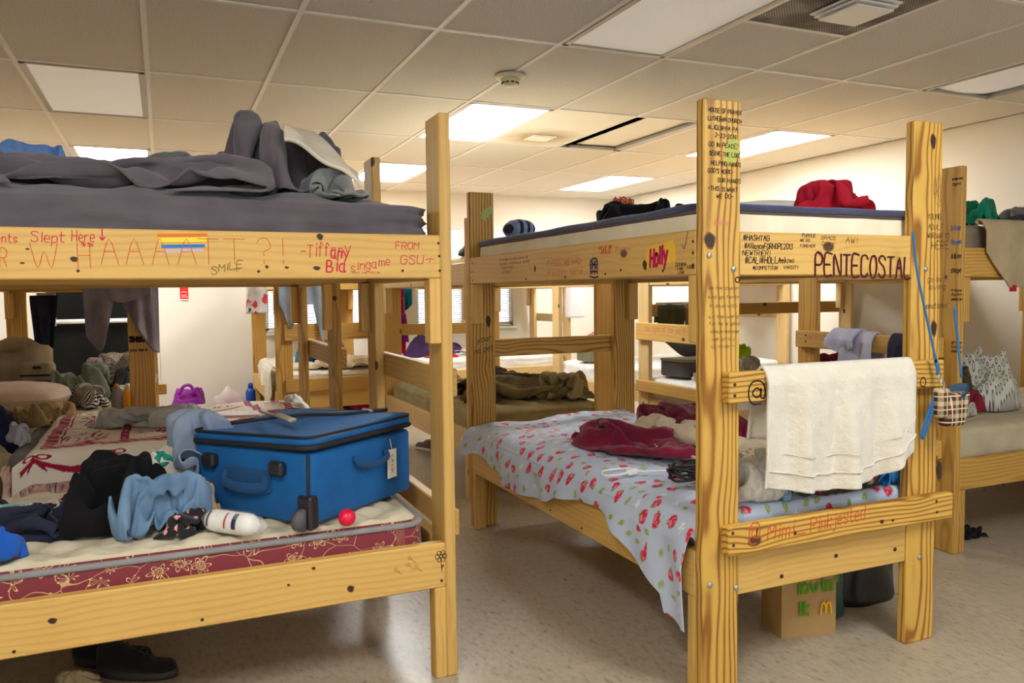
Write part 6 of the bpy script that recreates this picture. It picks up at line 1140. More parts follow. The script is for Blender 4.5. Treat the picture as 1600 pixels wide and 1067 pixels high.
heap('shirt', .01, 2.94, ZL-.001, .13, .13, .21, F_CREAM, rot=.2, seed=47, freq=11, amp=.45, label='cream white shirt under the light denim shorts', over=.4)
heap('denim_shorts', .11, 2.96, ZL+.10, .20, .14, .235, F_DENIM, rot=-.45, seed=48, freq=7, ang=1.0, an=3, amp=.35, n=90, flat=3, label='light denim shorts thrown over the corner of the blue suitcase', over=.3)
heap('swimwear', -.06, 2.93, ZL+.15, .08, .05, .05, fabric('teal and green print', C8(30, 150, 130), None, pattern=('flower', 18, [C8(30, 130, 150), C8(60, 160, 70), C8(190, 190, 40)])), rot=.4, seed=49, freq=12, label='teal and green print top on the black trousers')
heap('headband', -.48, 2.88, ZL+.05, .14, .04, .035, fabric('aqua print', C8(130, 190, 190), None, pattern=('flower', 20, [C8(90, 170, 190), C8(240, 240, 240), C8(200, 120, 60)])), rot=-.5, seed=50, label='aqua print scarf on the navy leggings')
heap('sock', -.355, 2.80, ZL+.06, .05, .035, .04, F_GTEE, seed=51, freq=16, label='grey balled sock on the navy leggings', n=40)
heap('towel', -.50, 2.60, ZL-.001, .13, .12, .12, F_ROYAL, seed=52, freq=8, label='royal blue cloth at the left edge of the cream mattress')
heap('jacket', -.56, 2.90, ZL+.02, .10, .10, .15, fabric('brown leather', C8(64, 40, 30), sheen=.05, rough=.5), seed=53, freq=8, label='brown jacket at the left edge behind the royal blue cloth')
# ================= bunk E (behind A, lower) =================
def shell_uv(nu, nv): return np.meshgrid(np.linspace(0, 1, nu), np.linspace(0, 1, nv))
mattress(-1.19, 3.70, .68, 4.66, .3395, .50, 'white and blue print mattress at the left end of the tapestry bunk', fabric('white sheet with blue print', C8(236, 236, 232), None, pattern=('flower', 7, [C8(236, 236, 232), C8(120, 160, 200), C8(90, 140, 180)])), wr=.01, seed=61)
F_PAD = fabric('grey felt pad', C8(122, 120, 118), C8(106, 104, 102), sheen=.2)
mattress(-.60, 3.672, .66, 4.62, .512, .63, 'grey padded topper under the red and cream tapestry throw', F_PAD, name='mattress_topper', cat='mattress topper', r=.12, seed=62, wr=.006)
# tapestry throw: vertex-painted weave pattern
L_T, W_T = 1.22, 1.16      # along x, and across incl. the front drop
nu, nv = 420, 330
U, Vv = np.meshgrid(np.linspace(0, 1, nu), np.linspace(0, 1, nv)); A_ = U*L_T; B_ = Vv*W_T     # B_ = 0 front hem
drop = .13
yy = np.where(B_ < drop, 3.655, np.minimum(3.655+(B_-drop), 4.7)); zz = np.where(B_ < drop, .655-(drop-B_), .655)
rr_ = .05; tt = np.clip((B_-drop+rr_*.8)/(rr_*1.6), 0, 1)
yy = 3.652+np.where(B_ > drop-rr_*.8, 0, 0)+np.where(tt >= 1, B_-drop, rr_*.8*(1-np.cos(tt*PI/2))*1.0)
zz = np.where(tt <= 0, .652-(drop-B_)*1.0, np.where(tt >= 1, .652, .652-rr_*.8*(1-np.sin(tt*PI/2))))
xx = -.56+A_+.0
fo = folds(xx, yy, 71, 3.2, 1.1, 3)
topm = np.clip((B_-drop)/.08, 0, 1)
zz = zz+.022*fo*topm+.05*np.exp(-((xx-.55)**2+(yy-4.2)**2)/.05)*topm+.02*np.exp(-((xx+.3)**2+(yy-4.4)**2)/.1)
yy = yy-(1-topm)*(.012*np.sin(xx*19)+.008*np.sin(xx*43+1))-.004
xx = xx-.04*np.clip(1-U*6, 0, 1)*(1-Vv); zl = np.clip(1-U*14, 0, 1); zz = zz-.10*zl**1.5*np.where(B_ < drop, .4, 1); xx = xx+.03*zl
S = np.stack([xx, yy, zz], -1)
CR = np.array(C8(248, 238, 218)); RD = np.array(C8(166, 24, 62)); PK = np.array(C8(214, 124, 130))
pat = np.tile(CR, (nv, nu, 1)); wob_ = .004*perlin(A_*30, B_*30, 5)
def paint(mask, c): pat[mask] = c
a_, b2 = A_+wob_, B_+.004*perlin(A_*25, B_*25, 6)
# outer frame band, checker teeth
fx0, fy0 = .10, .165
band = (((b2 > fy0) & (b2 < fy0+.042)) & (a_ > fx0)) | (((a_ > fx0) & (a_ < fx0+.042)) & (b2 > fy0)) | (((a_ > L_T-.12) & (a_ < L_T-.08)) & (b2 > fy0))
paint(band, RD); teeth = band & ((np.sin((a_+b2)*2*PI/.042) > .35)); paint(teeth, PK)
for q in (.052, .056):
    paint(((abs(b2-fy0-q) < .0022) & (a_ > fx0+q)) | ((abs(a_-fx0-q) < .0022) & (b2 > fy0+q)), RD)
for k in range(1, 4): paint((abs(a_-(fx0+.29*k)) < .017) & (b2 > fy0+.03), RD); paint((abs(a_-(fx0+.29*k)) < .006) & (np.sin(b2*150) > 0) & (b2 > fy0+.05), PK)
for k in range(1, 3): paint((abs(b2-(fy0+.36*k)) < .015) & (a_ > fx0), RD)
# garland of swags and bows in the outer border
per = .26; ph = ((a_-.09) % per)/per; sw = .098-.05*np.sin(PI*ph); paint((abs(b2-sw) < .009+.006*np.sin(PI*ph)) & (b2 < .15) & (a_ > .03), RD)
for k in range(6):
    cx = .09+k*per; dx = a_-cx; dy = b2-.098
    for s in (-1, 1):
        e = ((dx-s*.024)**2/.024**2+(dy-.016)**2/.013**2); paint((e < 1.15) & (e > .35), RD)
        paint((abs(dy+.02+abs(dx)*1.3-.02) < .009) & (abs(dx) < .034) & (dy < .0), RD)
    paint((dx**2+dy**2 < .008**2), RD)
ph2 = ((b2-.2) % per)/per; sw2 = .05-.03*np.sin(PI*ph2); paint((abs(a_-sw2) < .008) & (b2 > .2) & (a_ < .09), RD)
# sprays, birds and berries inside the panels
rg = random.Random(3)
for i in range(4):
    for j in range(3):
        x0_, y0_ = fx0+.29*i+.145, fy0+.36*j+.18
        for q in range(26):
            t = q/26*2*PI; r0 = rg.uniform(.02, .1); cx, cy = x0_+r0*math.cos(t), y0_+r0*math.sin(t)*1.1; al = t+rg.uniform(-.6, .6)
            dx, dy = a_-cx, b2-cy; u_ = dx*math.cos(al)+dy*math.sin(al); v_ = -dx*math.sin(al)+dy*math.cos(al)
            paint((u_/.016)**2+(v_/.0055)**2 < 1, RD)
        for q in range(3):
            t0 = rg.uniform(0, 6); u_ = (a_-x0_)*math.cos(t0)+(b2-y0_)*math.sin(t0); v_ = -(a_-x0_)*math.sin(t0)+(b2-y0_)*math.cos(t0)
            paint((abs(v_-.25*u_-.8*u_**2*np.sign(t0-3)) < .0025) & (u_ > 0) & (u_ < .1), RD)
af = sheet('tapestry_throw', S, vcol('woven cotton tapestry'), None, .006, vc=pat); tag(af, 'red and cream tapestry throw with bow garlands and fringe', 'throw')
# fringe strands on the front and left edges
rg = random.Random(8); parts = []; V = []; Fc = []
def strand(p, L, dx, dy, w):
    n0 = len(V); P = [np.array(p), np.array(p)+np.array([dx*.4, dy*.4, -L*.5]), np.array(p)+np.array([dx, dy, -L])]
    for i, q in enumerate(P):
        V.extend([q-np.array([w/2, 0, 0]), q+np.array([w/2, 0, 0])])
    Fc.extend([(n0, n0+1, n0+3, n0+2), (n0+2, n0+3, n0+5, n0+4)])
for k in range(900):
    i = rg.randint(0, nu-1); p = S[0, i]; strand(p+np.array([0, -.004-rg.random()*.006, .004]), rg.uniform(.04, .06), rg.uniform(-.012, .012), rg.uniform(-.012, .004), .0022)
fr1 = mkw('fringe', V, Fc, fabric('red and cream twisted cotton', C8(200, 110, 110), C8(240, 222, 200), blot=60, sheen=0), af, smooth=False)
V = []; Fc = []
for k in range(1100):
    j = rg.randint(0, nv-1); p = S[j, 0]; strand(p+np.array([-.006-rg.random()*.03, rg.uniform(-.01, .01), .012]), rg.uniform(.03, .075), rg.uniform(-.05, .0), rg.uniform(-.02, .02), .0022)
mkw('fringe', V, Fc, fabric('cream and red twisted cotton', C8(226, 170, 150), C8(240, 226, 204), blot=60, sheen=0), af, smooth=False)
# things on the throw
heap('t_shirt', -.08, 4.02, .668, .25, .11, .10, F_GTEE, form=5,  rot=.08, seed=72, freq=13, ang=.6, amp=.5, n=80, wob=.3, label='crumpled grey t-shirt on the tapestry throw', over=.3)
c = at(375, 648, 2, .70); bk = empty('book', (c[0], c[1], .695), 'white covered notebook lying on the tapestry throw', 'book', rz=-.25)
mk('pages', *box_vf((-.10, -.07, .002), (.10, .07, .012), .001), plain('page edges', C8(210, 170, 140), .8), bk, smooth=False)
mk('cover', *joinvf([box_vf((-.102, -.072, 0), (.102, .072, .002), .0005), box_vf((-.102, -.072, .012), (.102, .072, .0145), .0005)]), plain('glossy pale cover', C8(238, 226, 230), .3, nscale=9, namt=.12), bk, smooth=False)
heap('quilt', .60, 4.30, .64, .09, .28, .09, F_WHITE, seed=73, freq=7, label='white quilt end beside the tapestry throw', cat='bedding')
# left end: navy clothes, tan cloth
heap('sweatshirt', -.71, 4.15, .514, .15, .2, .30, F_NAVY, rot=.2, seed=74, freq=8, amp=.4, n=80, label='navy sweatshirt heap at the left edge above the printed sheet', over=.4)
heap('towel', -.69, 3.86, .51, .10, .13, .16, F_TAN, rot=.1, seed=75, freq=7, amp=.3, label='tan cloth under the navy sweatshirt at the left edge', cat='cloth')
heap('blouse', -.56, 4.52, .64, .14, .12, .12, F_KHAKI, rot=.1, seed=76, freq=9, amp=.4, label='tan cotton garment between the navy sweatshirt and the tapestry throw')
heap('trim_cloth', -.60, 4.0, .64, .05, .15, .09, F_LILAC, rot=.25, seed=77, freq=9, label='pale lilac cloth edge showing at the side of the navy sweatshirt', cat='clothing')

# ================= bunk D (left back) =================
mattress(-1.07, 5.25, -.105, 7.22, .3395, .56, 'mattress in a sage and tan sheet under the pink pillow', fabric('tan and sage sheet', C8(196, 184, 150), C8(172, 164, 132)), wr=.012, seed=81)
def pillow(name, x, y, z, sx, sy, h, rot, mat, label, tilt=0, ry=0):
    g = np.linspace(-1, 1, 40); U, Vv = np.meshgrid(g, g); e = (1-np.abs(U)**2.6)*(1-np.abs(Vv)**2.6); pin = 1-.10*(np.abs(U*Vv))**2
    X = U*sx*(1-.07*Vv**2)*pin; Y = Vv*sy*(1-.07*U**2)*pin; T = np.clip(e, 0, 1)**.45*h/2
    T = T+.004*folds(X, Y, 9, 9, .4, 2)*(T > .005)
    c_, s_ = math.cos(rot), math.sin(rot); A1 = []
    for sg in (1, -1):
        Z = T*sg; X2 = X*math.cos(ry)+Z*math.sin(ry); Z2 = -X*math.sin(ry)+Z*math.cos(ry); Z3 = Z2*math.cos(tilt)+Y*math.sin(tilt); Y3 = Y*math.cos(tilt)-Z2*math.sin(tilt)
        A1.append(np.stack([x+X2*c_-Y3*s_, y+X2*s_+Y3*c_, z+h/2+Z3], -1).reshape(-1, 3))
    k = 1600; Fc = grid_f(40, 40)+[f[::-1] for f in grid_f(40, 40, k)]; uv = np.stack([X, Y], -1).reshape(-1, 2)
    V = np.vstack(A1); V[:, 2] += max(0, z-V[:, 2].min())
    return tag(mkw(name, V, Fc, mat, uv=np.vstack([uv, uv])), label, 'pillow')
pillow('pillow', -.90, 5.62, .575, .36, .24, .18, -.12, F_PINKPIL, 'large dusty pink pillow on the left wall bunk')
c = (-.92, 6.55)
bp = empty('backpack', (*c, .58), 'beige canvas backpack standing at the left wall', 'backpack', rz=-.15)
F_BPK = fabric('beige canvas', C8(158, 138, 108), C8(132, 112, 84)); F_BPD = fabric('dark webbing', C8(40, 34, 34))
V, Fc = rbox(.36, .2, 0, .36, .09, .05, dome=.05, n=10, seg=10); V[:, 0] += .05*perlin(V[:, 2]*6, V[:, 1]*6, 3)*(V[:, 2] > .1); V[:, 2] += .03*perlin(V[:, 0]*7, V[:, 1]*7, 4)*(V[:, 2] > .2); mk('body', V, Fc, F_BPK, bp)
V, Fc = rbox(.22, .09, .01, .24, .04, .03, n=8, seg=6, cx=.12, cy=-.1); fp = mk('front_pocket', V, Fc, F_BPK, bp)
mk('pocket_band', *joinvf([box_vf((.02, -.152, .145), (.22, -.143, .157), .002), box_vf((.02, -.152, .10), (.22, -.143, .115), .002), box_vf((.1, -.152, .195), (.15, -.143, .215), .002)]), F_BPD, fp, smooth=False)
mk('side_mesh', *box_vf((-.2, -.09, .0), (-.165, .08, .33), .02), F_BPD, bp)
mk('flap', *rbox(.2, .16, .3, .40, .06, .04, n=8, seg=6, cx=-.05, cy=-.03, dome=.02), F_BPK, bp)
heap('shirt', -.73, 6.1, .575, .17, .08, .11, F_REDPLAID, seed=82, label='red checked cloth under the beige backpack'); heap('shirt', -.95, 5.98, .575, .16, .10, .11, F_BLACK, seed=83, label='black clothing at the left wall below the backpack')
heap('sheet', -.55, 6.10, .575, .25, .26, .26, fabric('sage grey sheet', C8(138, 142, 122), C8(104, 108, 92)), rot=.3, seed=84, freq=8, amp=.5, n=80, label='sage grey bunched sheet behind the striped sweater', cat='bedding', over=.4)
heap('sweater', -.47, 5.66, .575, .17, .12, .15, F_STRIPE, rot=-.6, seed=85, freq=6, amp=.35, n=70, label='black and white striped sweater beside the pink pillow')
heap('top_sheet', -.22, 5.9, .575, .10, .38, .09, F_SAGE, rot=.15, seed=86, freq=7, label='pale sage sheet end beside the striped sweater', cat='bedding')
heap('blanket', -.30, 6.6, .575, .24, .2, .28, F_BLACKWHITE, seed=87, freq=7, label='black and cream patterned blanket behind the bottles', cat='bedding')
heap('jeans', -.27, 6.2, .575, .15, .12, .20, F_DKGREY, seed=88, label='charcoal clothing between the sage sheet and the bottles')
for k, (dx, cc, nm, cl, lb) in enumerate(((-.275, C8(132, 122, 120), 'shampoo_bottle', C8(200, 120, 60), 'grey shampoo bottle standing by the left wall bunk post'), (-.215, C8(236, 156, 30), 'lotion_bottle', C8(240, 236, 226), 'orange lotion bottle with white cap by the bunk post'))):
    bo = empty(nm, (dx, 5.36, .573), lb, 'bottle'); V, Fc = lathe([(.0, 0), (.026, 0), (.03, .006), (.031, .06), (.028, .11), (.02, .135), (.012, .142), (0, .142)], 24); V[:, 1] *= .62
    mk('bottle_body', V, Fc, plain(nm+' plastic', cc, .3), bo); mk('cap', *lathe([(0, .142), (.013, .142), (.013, .168), (.011, .17), (0, .17)], 16), plain(nm+' cap', cl, .3), bo)
# towels hanging on D's near end board, on top z 1.453
yb_ = 5.2
hang('towel', (-.42, yb_+.02, 1.462), (-.02, yb_+.02, 1.462), lambda t: .33+.10*math.sin(t*7+1)+.10*t-.12*math.exp(-((t-.42)/.1)**2)+.08*math.exp(-((t-.2)/.12)**2), F_GREYTOW, 'purple grey towel hanging over the left wall bunk beam', seed=3, nf=2.2, amp=.035, taper=.05, over=.06, back=.2, th=.01)
hang('towel', (-.28, yb_-.02, 1.475), (-.06, yb_-.02, 1.475), lambda t: .22+.02*math.sin(t*5), F_GREYTOW, 'purple grey hand towel with ribbed band on top of the larger towel', seed=6, nf=1, amp=.01, over=.075, back=.1, th=.008)
hang('cap_cloth', (-.86, 6.9, 1.30), (-.74, 6.9, 1.30), .14, F_WHITE, 'white cloth hanging at the far left post by the door', 'clothing', seed=7, nf=1.2, back=.1)
hang('jacket', (-.90, 6.84, 1.28), (-.72, 6.84, 1.28), lambda t: .55-.15*t, F_INDIGO, 'dark navy jacket hanging at the far left post', 'clothing', seed=8, nf=1.7, back=.3, taper=.4)

# ================= far left wall things =================
def sack(name, x, y, z, rx, ry, h, mat, label, seed=1, cat='bag', neck=.35, ears=True):
    n = 40; V = []; rows = 22
    for j in range(rows):
        t = j/(rows-1); r = (1-.25*t**2) if t < .75 else (1-.25*.5625)*(1-(t-.75)/.25*(1-neck)); z_ = h*t
        for k in range(n):
            a = 2*PI*k/n; q = 1+.10*float(perlin(math.cos(a)*1.8+seed, math.sin(a)*1.8+t*2.2, seed))+.05*math.sin(a*5+t*7+seed)*t
            V.append((x+rx*r*q*math.cos(a)*(1 if j else .96), y+ry*r*q*math.sin(a)*(1 if j else .96), z+z_+(.035*h/.3*math.sin(a*2+seed)*(t > .8) if ears else 0)))
    Fc = grid_f(n, rows, 0, True)+[list(range(n))[::-1], [n*(rows-1)+k for k in range(n)]]
    V = np.array(V); return tag(mkw(name, V, Fc, mat, uv=np.column_stack([np.arctan2(V[:, 1]-y, V[:, 0]-x)*(rx+ry)/2, V[:, 2]])), label, cat)
pbag = sack('tote_bag', .21, 8.78, 0, .17, .13, .30, F_PURPLE, 'bright purple tote bag on the floor by the far wall', 2, neck=.8)
hp = spline([(.12, 8.68, .28), (.16, 8.66, .36), (.22, 8.67, .37), (.26, 8.68, .31)], 6); mkw('handle', *tube(hp, .016, 8), F_PURPLE, pbag)
hp = spline([(.24, 8.68, .28), (.29, 8.66, .34), (.33, 8.68, .27)], 6); mkw('handle', *tube(hp, .014, 8), F_PURPLE, pbag)
M_CLEAR = plain('thin clear plastic', C8(250, 236, 236), .25, alpha=.45)
sack('plastic_bag', .60, 8.8, 0, .17, .1, .30, M_CLEAR, 'clear plastic bag with pink contents by the far wall', 5); heap('cloth', .60, 8.8, .003, .11, .06, .22, fabric('soft pink cloth', C8(230, 190, 196)), seed=5, n=40, label='pink cloth inside the clear plastic bag', cat='cloth')
sack('slipper', .42, 8.75, 0, .07, .05, .05, F_TEAL, 'small teal slipper on the floor by the far wall', 6, 'slipper')
bo = empty('water_bottle', (.80, 8.6, 0), 'blue water bottle on the floor by the cream sheeted bunk', 'bottle'); MB_ = plain('translucent blue plastic', C8(24, 74, 176), .25)
mk('bottle_body', *lathe([(0, 0), (.046, 0), (.05, .01), (.05, .14), (.043, .165), (.05, .19), (.05, .28), (.025, .32), (0, .32)], 24), MB_, bo); mk('cap', *lathe([(0, .32), (.026, .32), (.026, .36), (.012, .37), (0, .37)], 16), MB_, bo)
c0 = at(281, 452, 1, YF-.006); c1 = at(291, 467, 1, YF-.002); sg = mkw('wall_tag', *box_vf((c0[0], YF-.012, c1[2]), (c1[0]+.02, YF, c0[2]+.09), .001), plain('red sign plastic', C8(214, 36, 36), .4), smooth=False); tag(sg, 'small red notice on the far wall right of the dark door', 'sign')
mkw('white_edge', *box_vf((c0[0], YF-.014, c1[2]-.012), (c1[0]+.02, YF-.011, c1[2]), .0), M_WHITE, sg, smooth=False)
strokes([[(0, 0), (.035, .004), (.06, 0)], [(0, .018), (.05, .02)], [(0, .05), (.025, .055), (.055, .05)]], sg, (c0[0]+.012, YF-.012, c1[2]+.02), (1, 0, 0), (0, 0, 1), ink('white', C8(240, 236, 230)), .005)

# ================= bunk K =================
mattress(.90, 6.96, 1.87, 8.76, .3395, .60, 'mattress under rumpled cream sheets by the left window', F_CREAM, wr=.03, seed=91, fa=.2)
heap('sheet', 1.42, 7.3, .612, .48, .36, .09, fabric('cream and taupe sheet', C8(236, 222, 192), C8(206, 186, 150)), rot=.1, seed=92, freq=7, ang=1.3, an=5, amp=.6, n=90, flat=4, label='rumpled cream sheet with taupe mottling on the left window bunk', cat='bedding', over=.4)  # cloth mottled at random between cream and taupe
heap('jacket', 1.45, 7.85, .62, .18, .15, .24, fabric('stone jacket', C8(190, 170, 140), C8(150, 130, 104)), seed=93, freq=8, label='stone coloured jacket heap on the cream sheet', over=.3)
mound('swim_bag', 1.24, 7.85, .62, .09, .1, .22, F_TEAL, seed=94, label='teal bag behind the cream sheet', cat='bag', n=40); mound('cap', 1.34, 7.70, .62, .05, .05, .17, F_BLACK, seed=95, label='small black cap beside the teal bag', n=30, cat='cap')
hang('sheet', (.845, 7.02, .655), (.845, 7.75, .655), lambda t: .20+.28*math.exp(-((t-.25)/.18)**2), F_CREAM, 'cream sheet corner hanging off the left side of the cream bunk', 'bedding', seed=5, nf=3, axis_n=(-1, 0, 0), over=.03, back=.02, amp=.012)
sz = at(532, 655, 2, 0)
cs = empty('suitcase', (1.78, 7.55, 0), 'magenta soft suitcase on the floor under the left window bunk', 'suitcase')
mk('body', *rbox(.42, .5, .0, .17, .05, .02, dome=.0), F_MAGENTA, cs); mk('lid', *rbox(.42, .5, .20, .31, .05, .03, dome=.02), F_MAGENTA, cs); mk('zipper', *rbox(.425, .505, .168, .202, .05, .003), F_BLACK, cs)
# hanging over K's upper near end board (z 1.453) and left rail
hang('towel', (.88, 6.88, 1.468), (1.24, 6.88, 1.468), lambda t: .28+.20*math.exp(-((t-.25)/.14)**2)+.32*np.clip((t-.78)*6, 0, 1), F_BGTOW, 'blue grey towel hanging in folds beside the left window', seed=9, nf=1.6, amp=.02, over=.04, back=.2)
fb = sack('laundry_bag', .72, 6.95, 1.12, .09, .07, .30, fabric('red and white print bag', C8(236, 228, 222), None, pattern=('flower', 8, [C8(236, 228, 222), C8(226, 70, 70), C8(60, 120, 110)])), 'clear red and white flowered bag hanging beside the blue grey towel', 11, neck=.3)
mkw('strap', *tube([(.72, 6.95, 1.38), (.80, 6.93, 1.46), (.868, 6.95, 1.463)], .006, 6), F_RED, fb)
# ================= bunk F =================
mattress(1.73, 4.58, 2.66, 6.46, .325, .53, 'mattress in a wrinkled olive fitted sheet', F_OLIVE, wr=.03, seed=101, fa=.2, r=.1)
heap('blanket', 2.22, 4.92, .545, .42, .30, .17, F_OLIVE2, rot=.1, seed=102, freq=7.5, ang=.5, an=3, amp=.55, n=110, label='dark olive and brown clothes heaped on the olive sheet', over=.6)
heap('trousers', 2.47, 4.80, .55, .20, .16, .18, F_OLIVE, rot=.5, seed=103, freq=9, amp=.55, n=80, label='light olive trousers tumbled at the front of the olive bunk', over=.6)
heap('sweater', 2.05, 5.2, .55, .28, .16, .20, F_BROWN, rot=.2, seed=104, freq=8, amp=.5, label='dark brown sweater at the back of the olive heap', over=.4)
heap('sweater', 2.60, 5.2, .55, .05+.07, .12, .13, F_BROWN, rot=.2, seed=105, freq=8, amp=.5, label='brown knit garment at the right of the olive heap')
heap('pillowcase', 2.07, 6.1, .55, .14, .10, .10, F_OLIVE, rot=.2, seed=106, freq=6, amp=.3, label='folded olive cloth on the far corner of the olive bunk', cat='bedding')
heap('shirt', 1.88, 4.85, .545, .11, .08, .06, F_DKGREY, seed=107, label='grey folded cloth near the left corner of the olive bunk', n=40)
mattress(1.73, 4.57, 2.66, 6.46, 1.3505, 1.50, 'thin grey mattress on the upper level of the olive bunk', F_WQUILT, wr=.004, seed=108)
mound('sleeping_bag', 1.90, 4.82, 1.513, .16, .2, .09, F_DKGREY, seed=109, label='dark grey rolled bedding on the upper level of the olive bunk', cat='bedding')
hang('scarf', (1.76, 6.60, 1.462), (1.86, 6.60, 1.462), lambda t: .62+.1*t, F_MAGENTA, 'long magenta and purple scarf hanging at the far end of the olive bunk', 'scarf', seed=12, nf=1.3, amp=.012, back=.4, taper=-.4)
hang('scarf', (1.80, 6.57, 1.10), (1.88, 6.57, 1.10), .24, F_PURPLE, 'purple lower end of the scarf beside the olive bunk', 'scarf', seed=13, nf=1, amp=.01, back=.1, taper=-.5)
hang('jacket', (1.70, 6.63, 1.40), (1.77, 6.63, 1.40), lambda t: .46+.1*t, F_GTEE, 'grey hanging garment left of the magenta scarf', 'clothing', seed=14, nf=1, amp=.012, back=.3)
hang('swimsuit', (1.89, 6.66, 1.44), (1.97, 6.66, 1.44), lambda t: .33-.08*t, F_TEAL, 'teal hanging cloth right of the magenta scarf', 'clothing', seed=15, nf=1.2, amp=.015, back=.2)
# ================= bunk L =================
mattress(2.21, 8.05, 4.17, 8.99, .3395, .56, 'white sheeted mattress under the right window', F_WHITE, wr=.02, seed=111, fa=1.3)
heap('duvet', 3.35, 8.35, .575, .55, .26, .12, F_WHITE, seed=112, freq=6, ang=1.3, an=3, amp=.5, label='white rumpled duvet under the right window', cat='bedding')
mound('duffel_bag', 2.74, 8.45, .57, .36, .17, .26, fabric('deep purple nylon', C8(86, 58, 110), C8(62, 42, 84)), seed=113, freq=5, amp=.25, label='deep purple duffel bag on the far bunk right of the scarf', cat='bag', wob=.06)
mound('cushion', 2.74, 8.2, .565, .2, .08, .05, F_RED, seed=114, label='red cloth under the purple duffel bag', cat='clothing', n=40)
sack('plastic_bag', 4.26, 7.98, .98, .12, .08, .50, plain('white plastic film', C8(244, 244, 248), .4, alpha=.85), 'white plastic bag hanging on the far bunk post', 15, neck=.3)
# ================= bunk M =================
mattress(3.51, 5.91, 5.36, 6.90, .360, .60, 'white sheeted mattress under the green train case', F_WHITE, wr=.025, seed=121, fa=.4)
tc_ = empty('train_case', (3.71, 6.48, .628), 'vintage green train case with clasps on a white mattress', 'case', rz=math.radians(4))
M_TC = plain('olive leatherette', C8(128, 128, 96), .5, nscale=60, namt=.12)
mk('case_body', *rbox(.34, .26, 0, .15, .02, .008), M_TC, tc_); mk('lid', *rbox(.34, .26, .153, .22, .02, .01, dome=.006), M_TC, tc_)
M_BRASS = plain('dull nickel', C8(190, 182, 164), .35, metal=.7)
for s in (-1, 1): mk('clasp', *box_vf((-.174, s*.06-.014, .115), (-.165, s*.06+.014, .165), .002), M_BRASS, tc_, smooth=False)
mk('handle', *tube(spline([(-.17, -.05, .12), (-.19, -.045, .10), (-.192, .045, .10), (-.17, .05, .12)], 6), .006, 8), M_BRASS, tc_)
for s in (-1, 1): mk('clasp', *box_vf((s*.06-.014, -.14, .115), (s*.06+.014, -.129, .165), .002), M_BRASS, tc_, smooth=False)
heap('scarf', 3.73, 6.48, .858, .13, .09, .045, fabric('orange print', C8(226, 110, 60), C8(240, 200, 180), blot=30), seed=122, label='orange patterned cloth on top of the green train case', n=40)
# ================= bunk H =================
mattress(3.39, 4.24, 5.36, 5.18, .372, .605, 'white sheeted mattress behind the right bunk holding an open grey case', F_WHITE, wr=.02, seed=131, fa=.5)
oc = empty('suitcase', (3.70, 4.98, .63), 'open charcoal suitcase on the white mattress behind the right bunk', 'suitcase', rz=.15)
M_CASE = plain('charcoal hard shell', C8(70, 70, 74), .5); mk('base_shell', *rbox(.5, .3, 0, .12, .05, .015), M_CASE, oc); mk('rim', *rbox(.51, .31, .115, .13, .05, .004), plain('sage rim', C8(140, 136, 110), .5), oc)
V, Fc = rbox(.5, .3, 0, .1, .05, .015); c_, s_ = math.cos(.5), math.sin(.5); V = np.stack([V[:, 0], V[:, 1]*c_-V[:, 2]*s_+.03, V[:, 1]*s_+V[:, 2]*c_+.22], -1); mk('lid', V, Fc, M_CASE, oc)
heap('t_shirt', 3.95, 4.84, .74, .13, .10, .12, F_LIME, seed=132, label='lime green shirt beside the open charcoal suitcase', rot=-.4); heap('jacket', 3.98, 4.66, .62, .22, .12, .16, F_CAMO, seed=133, freq=10, amp=.5, label='camouflage jacket in front of the lime shirt', n=70)
heap('socks', 3.62, 4.72, .62, .16, .06, .06, F_CREAM, seed=134, label='white socks in front of the open charcoal suitcase', n=40); heap('pyjamas', 3.56, 4.32, .62, .10, .09, .10, F_DOTS, seed=135, label='navy dotted clothing at the near corner of the white mattress')
hang('towel', (3.52, 5.25, 1.172), (3.76, 5.25, 1.172), .17, fabric('moss green towelling', C8(88, 90, 54), C8(70, 72, 42), weave=300), 'moss green towel over the bar behind the open suitcase', seed=16, nf=1.5, amp=.008, back=.15)
hang('towel', (3.77, 5.25, 1.175), (4.0, 5.25, 1.175), .19, fabric('khaki towelling', C8(168, 148, 104), C8(140, 122, 84), weave=300), 'khaki towel over the bar beside the moss green towel', seed=17, nf=3, amp=.012, back=.15)
board('guard_rail', (3.37, 5.231, 1.07), (5.42, 5.269, 1.165), W_MID, Hk['root'])
heap('hoodie', 4.45, 4.48, .62, .22, .15, .17, F_BURG, seed=136, freq=8, amp=.5, n=70, label='wine red hoodie on the white mattress left of the towel bunk post', over=.4); heap('t_shirt', 4.75, 4.40, .62, .16, .1, .13, F_GTEE, seed=137, label='grey speckled shirt beside the wine red hoodie'); heap('jacket', 4.95, 4.55, .62, .2, .12, .12, fabric('mauve brown fabric', C8(110, 80, 84)), seed=138, label='mauve brown jacket behind the grey speckled shirt')
heap('blouse', 5.08, 4.85, .62, .2, .1, .15, F_MAROON, seed=139, label='maroon garment at the wall end of the white mattress'); mound('backpack', 5.22, 4.35, .62, .13, .1, .26, F_NAVY, seed=140, label='navy backpack at the wall end of the white mattress', cat='backpack')
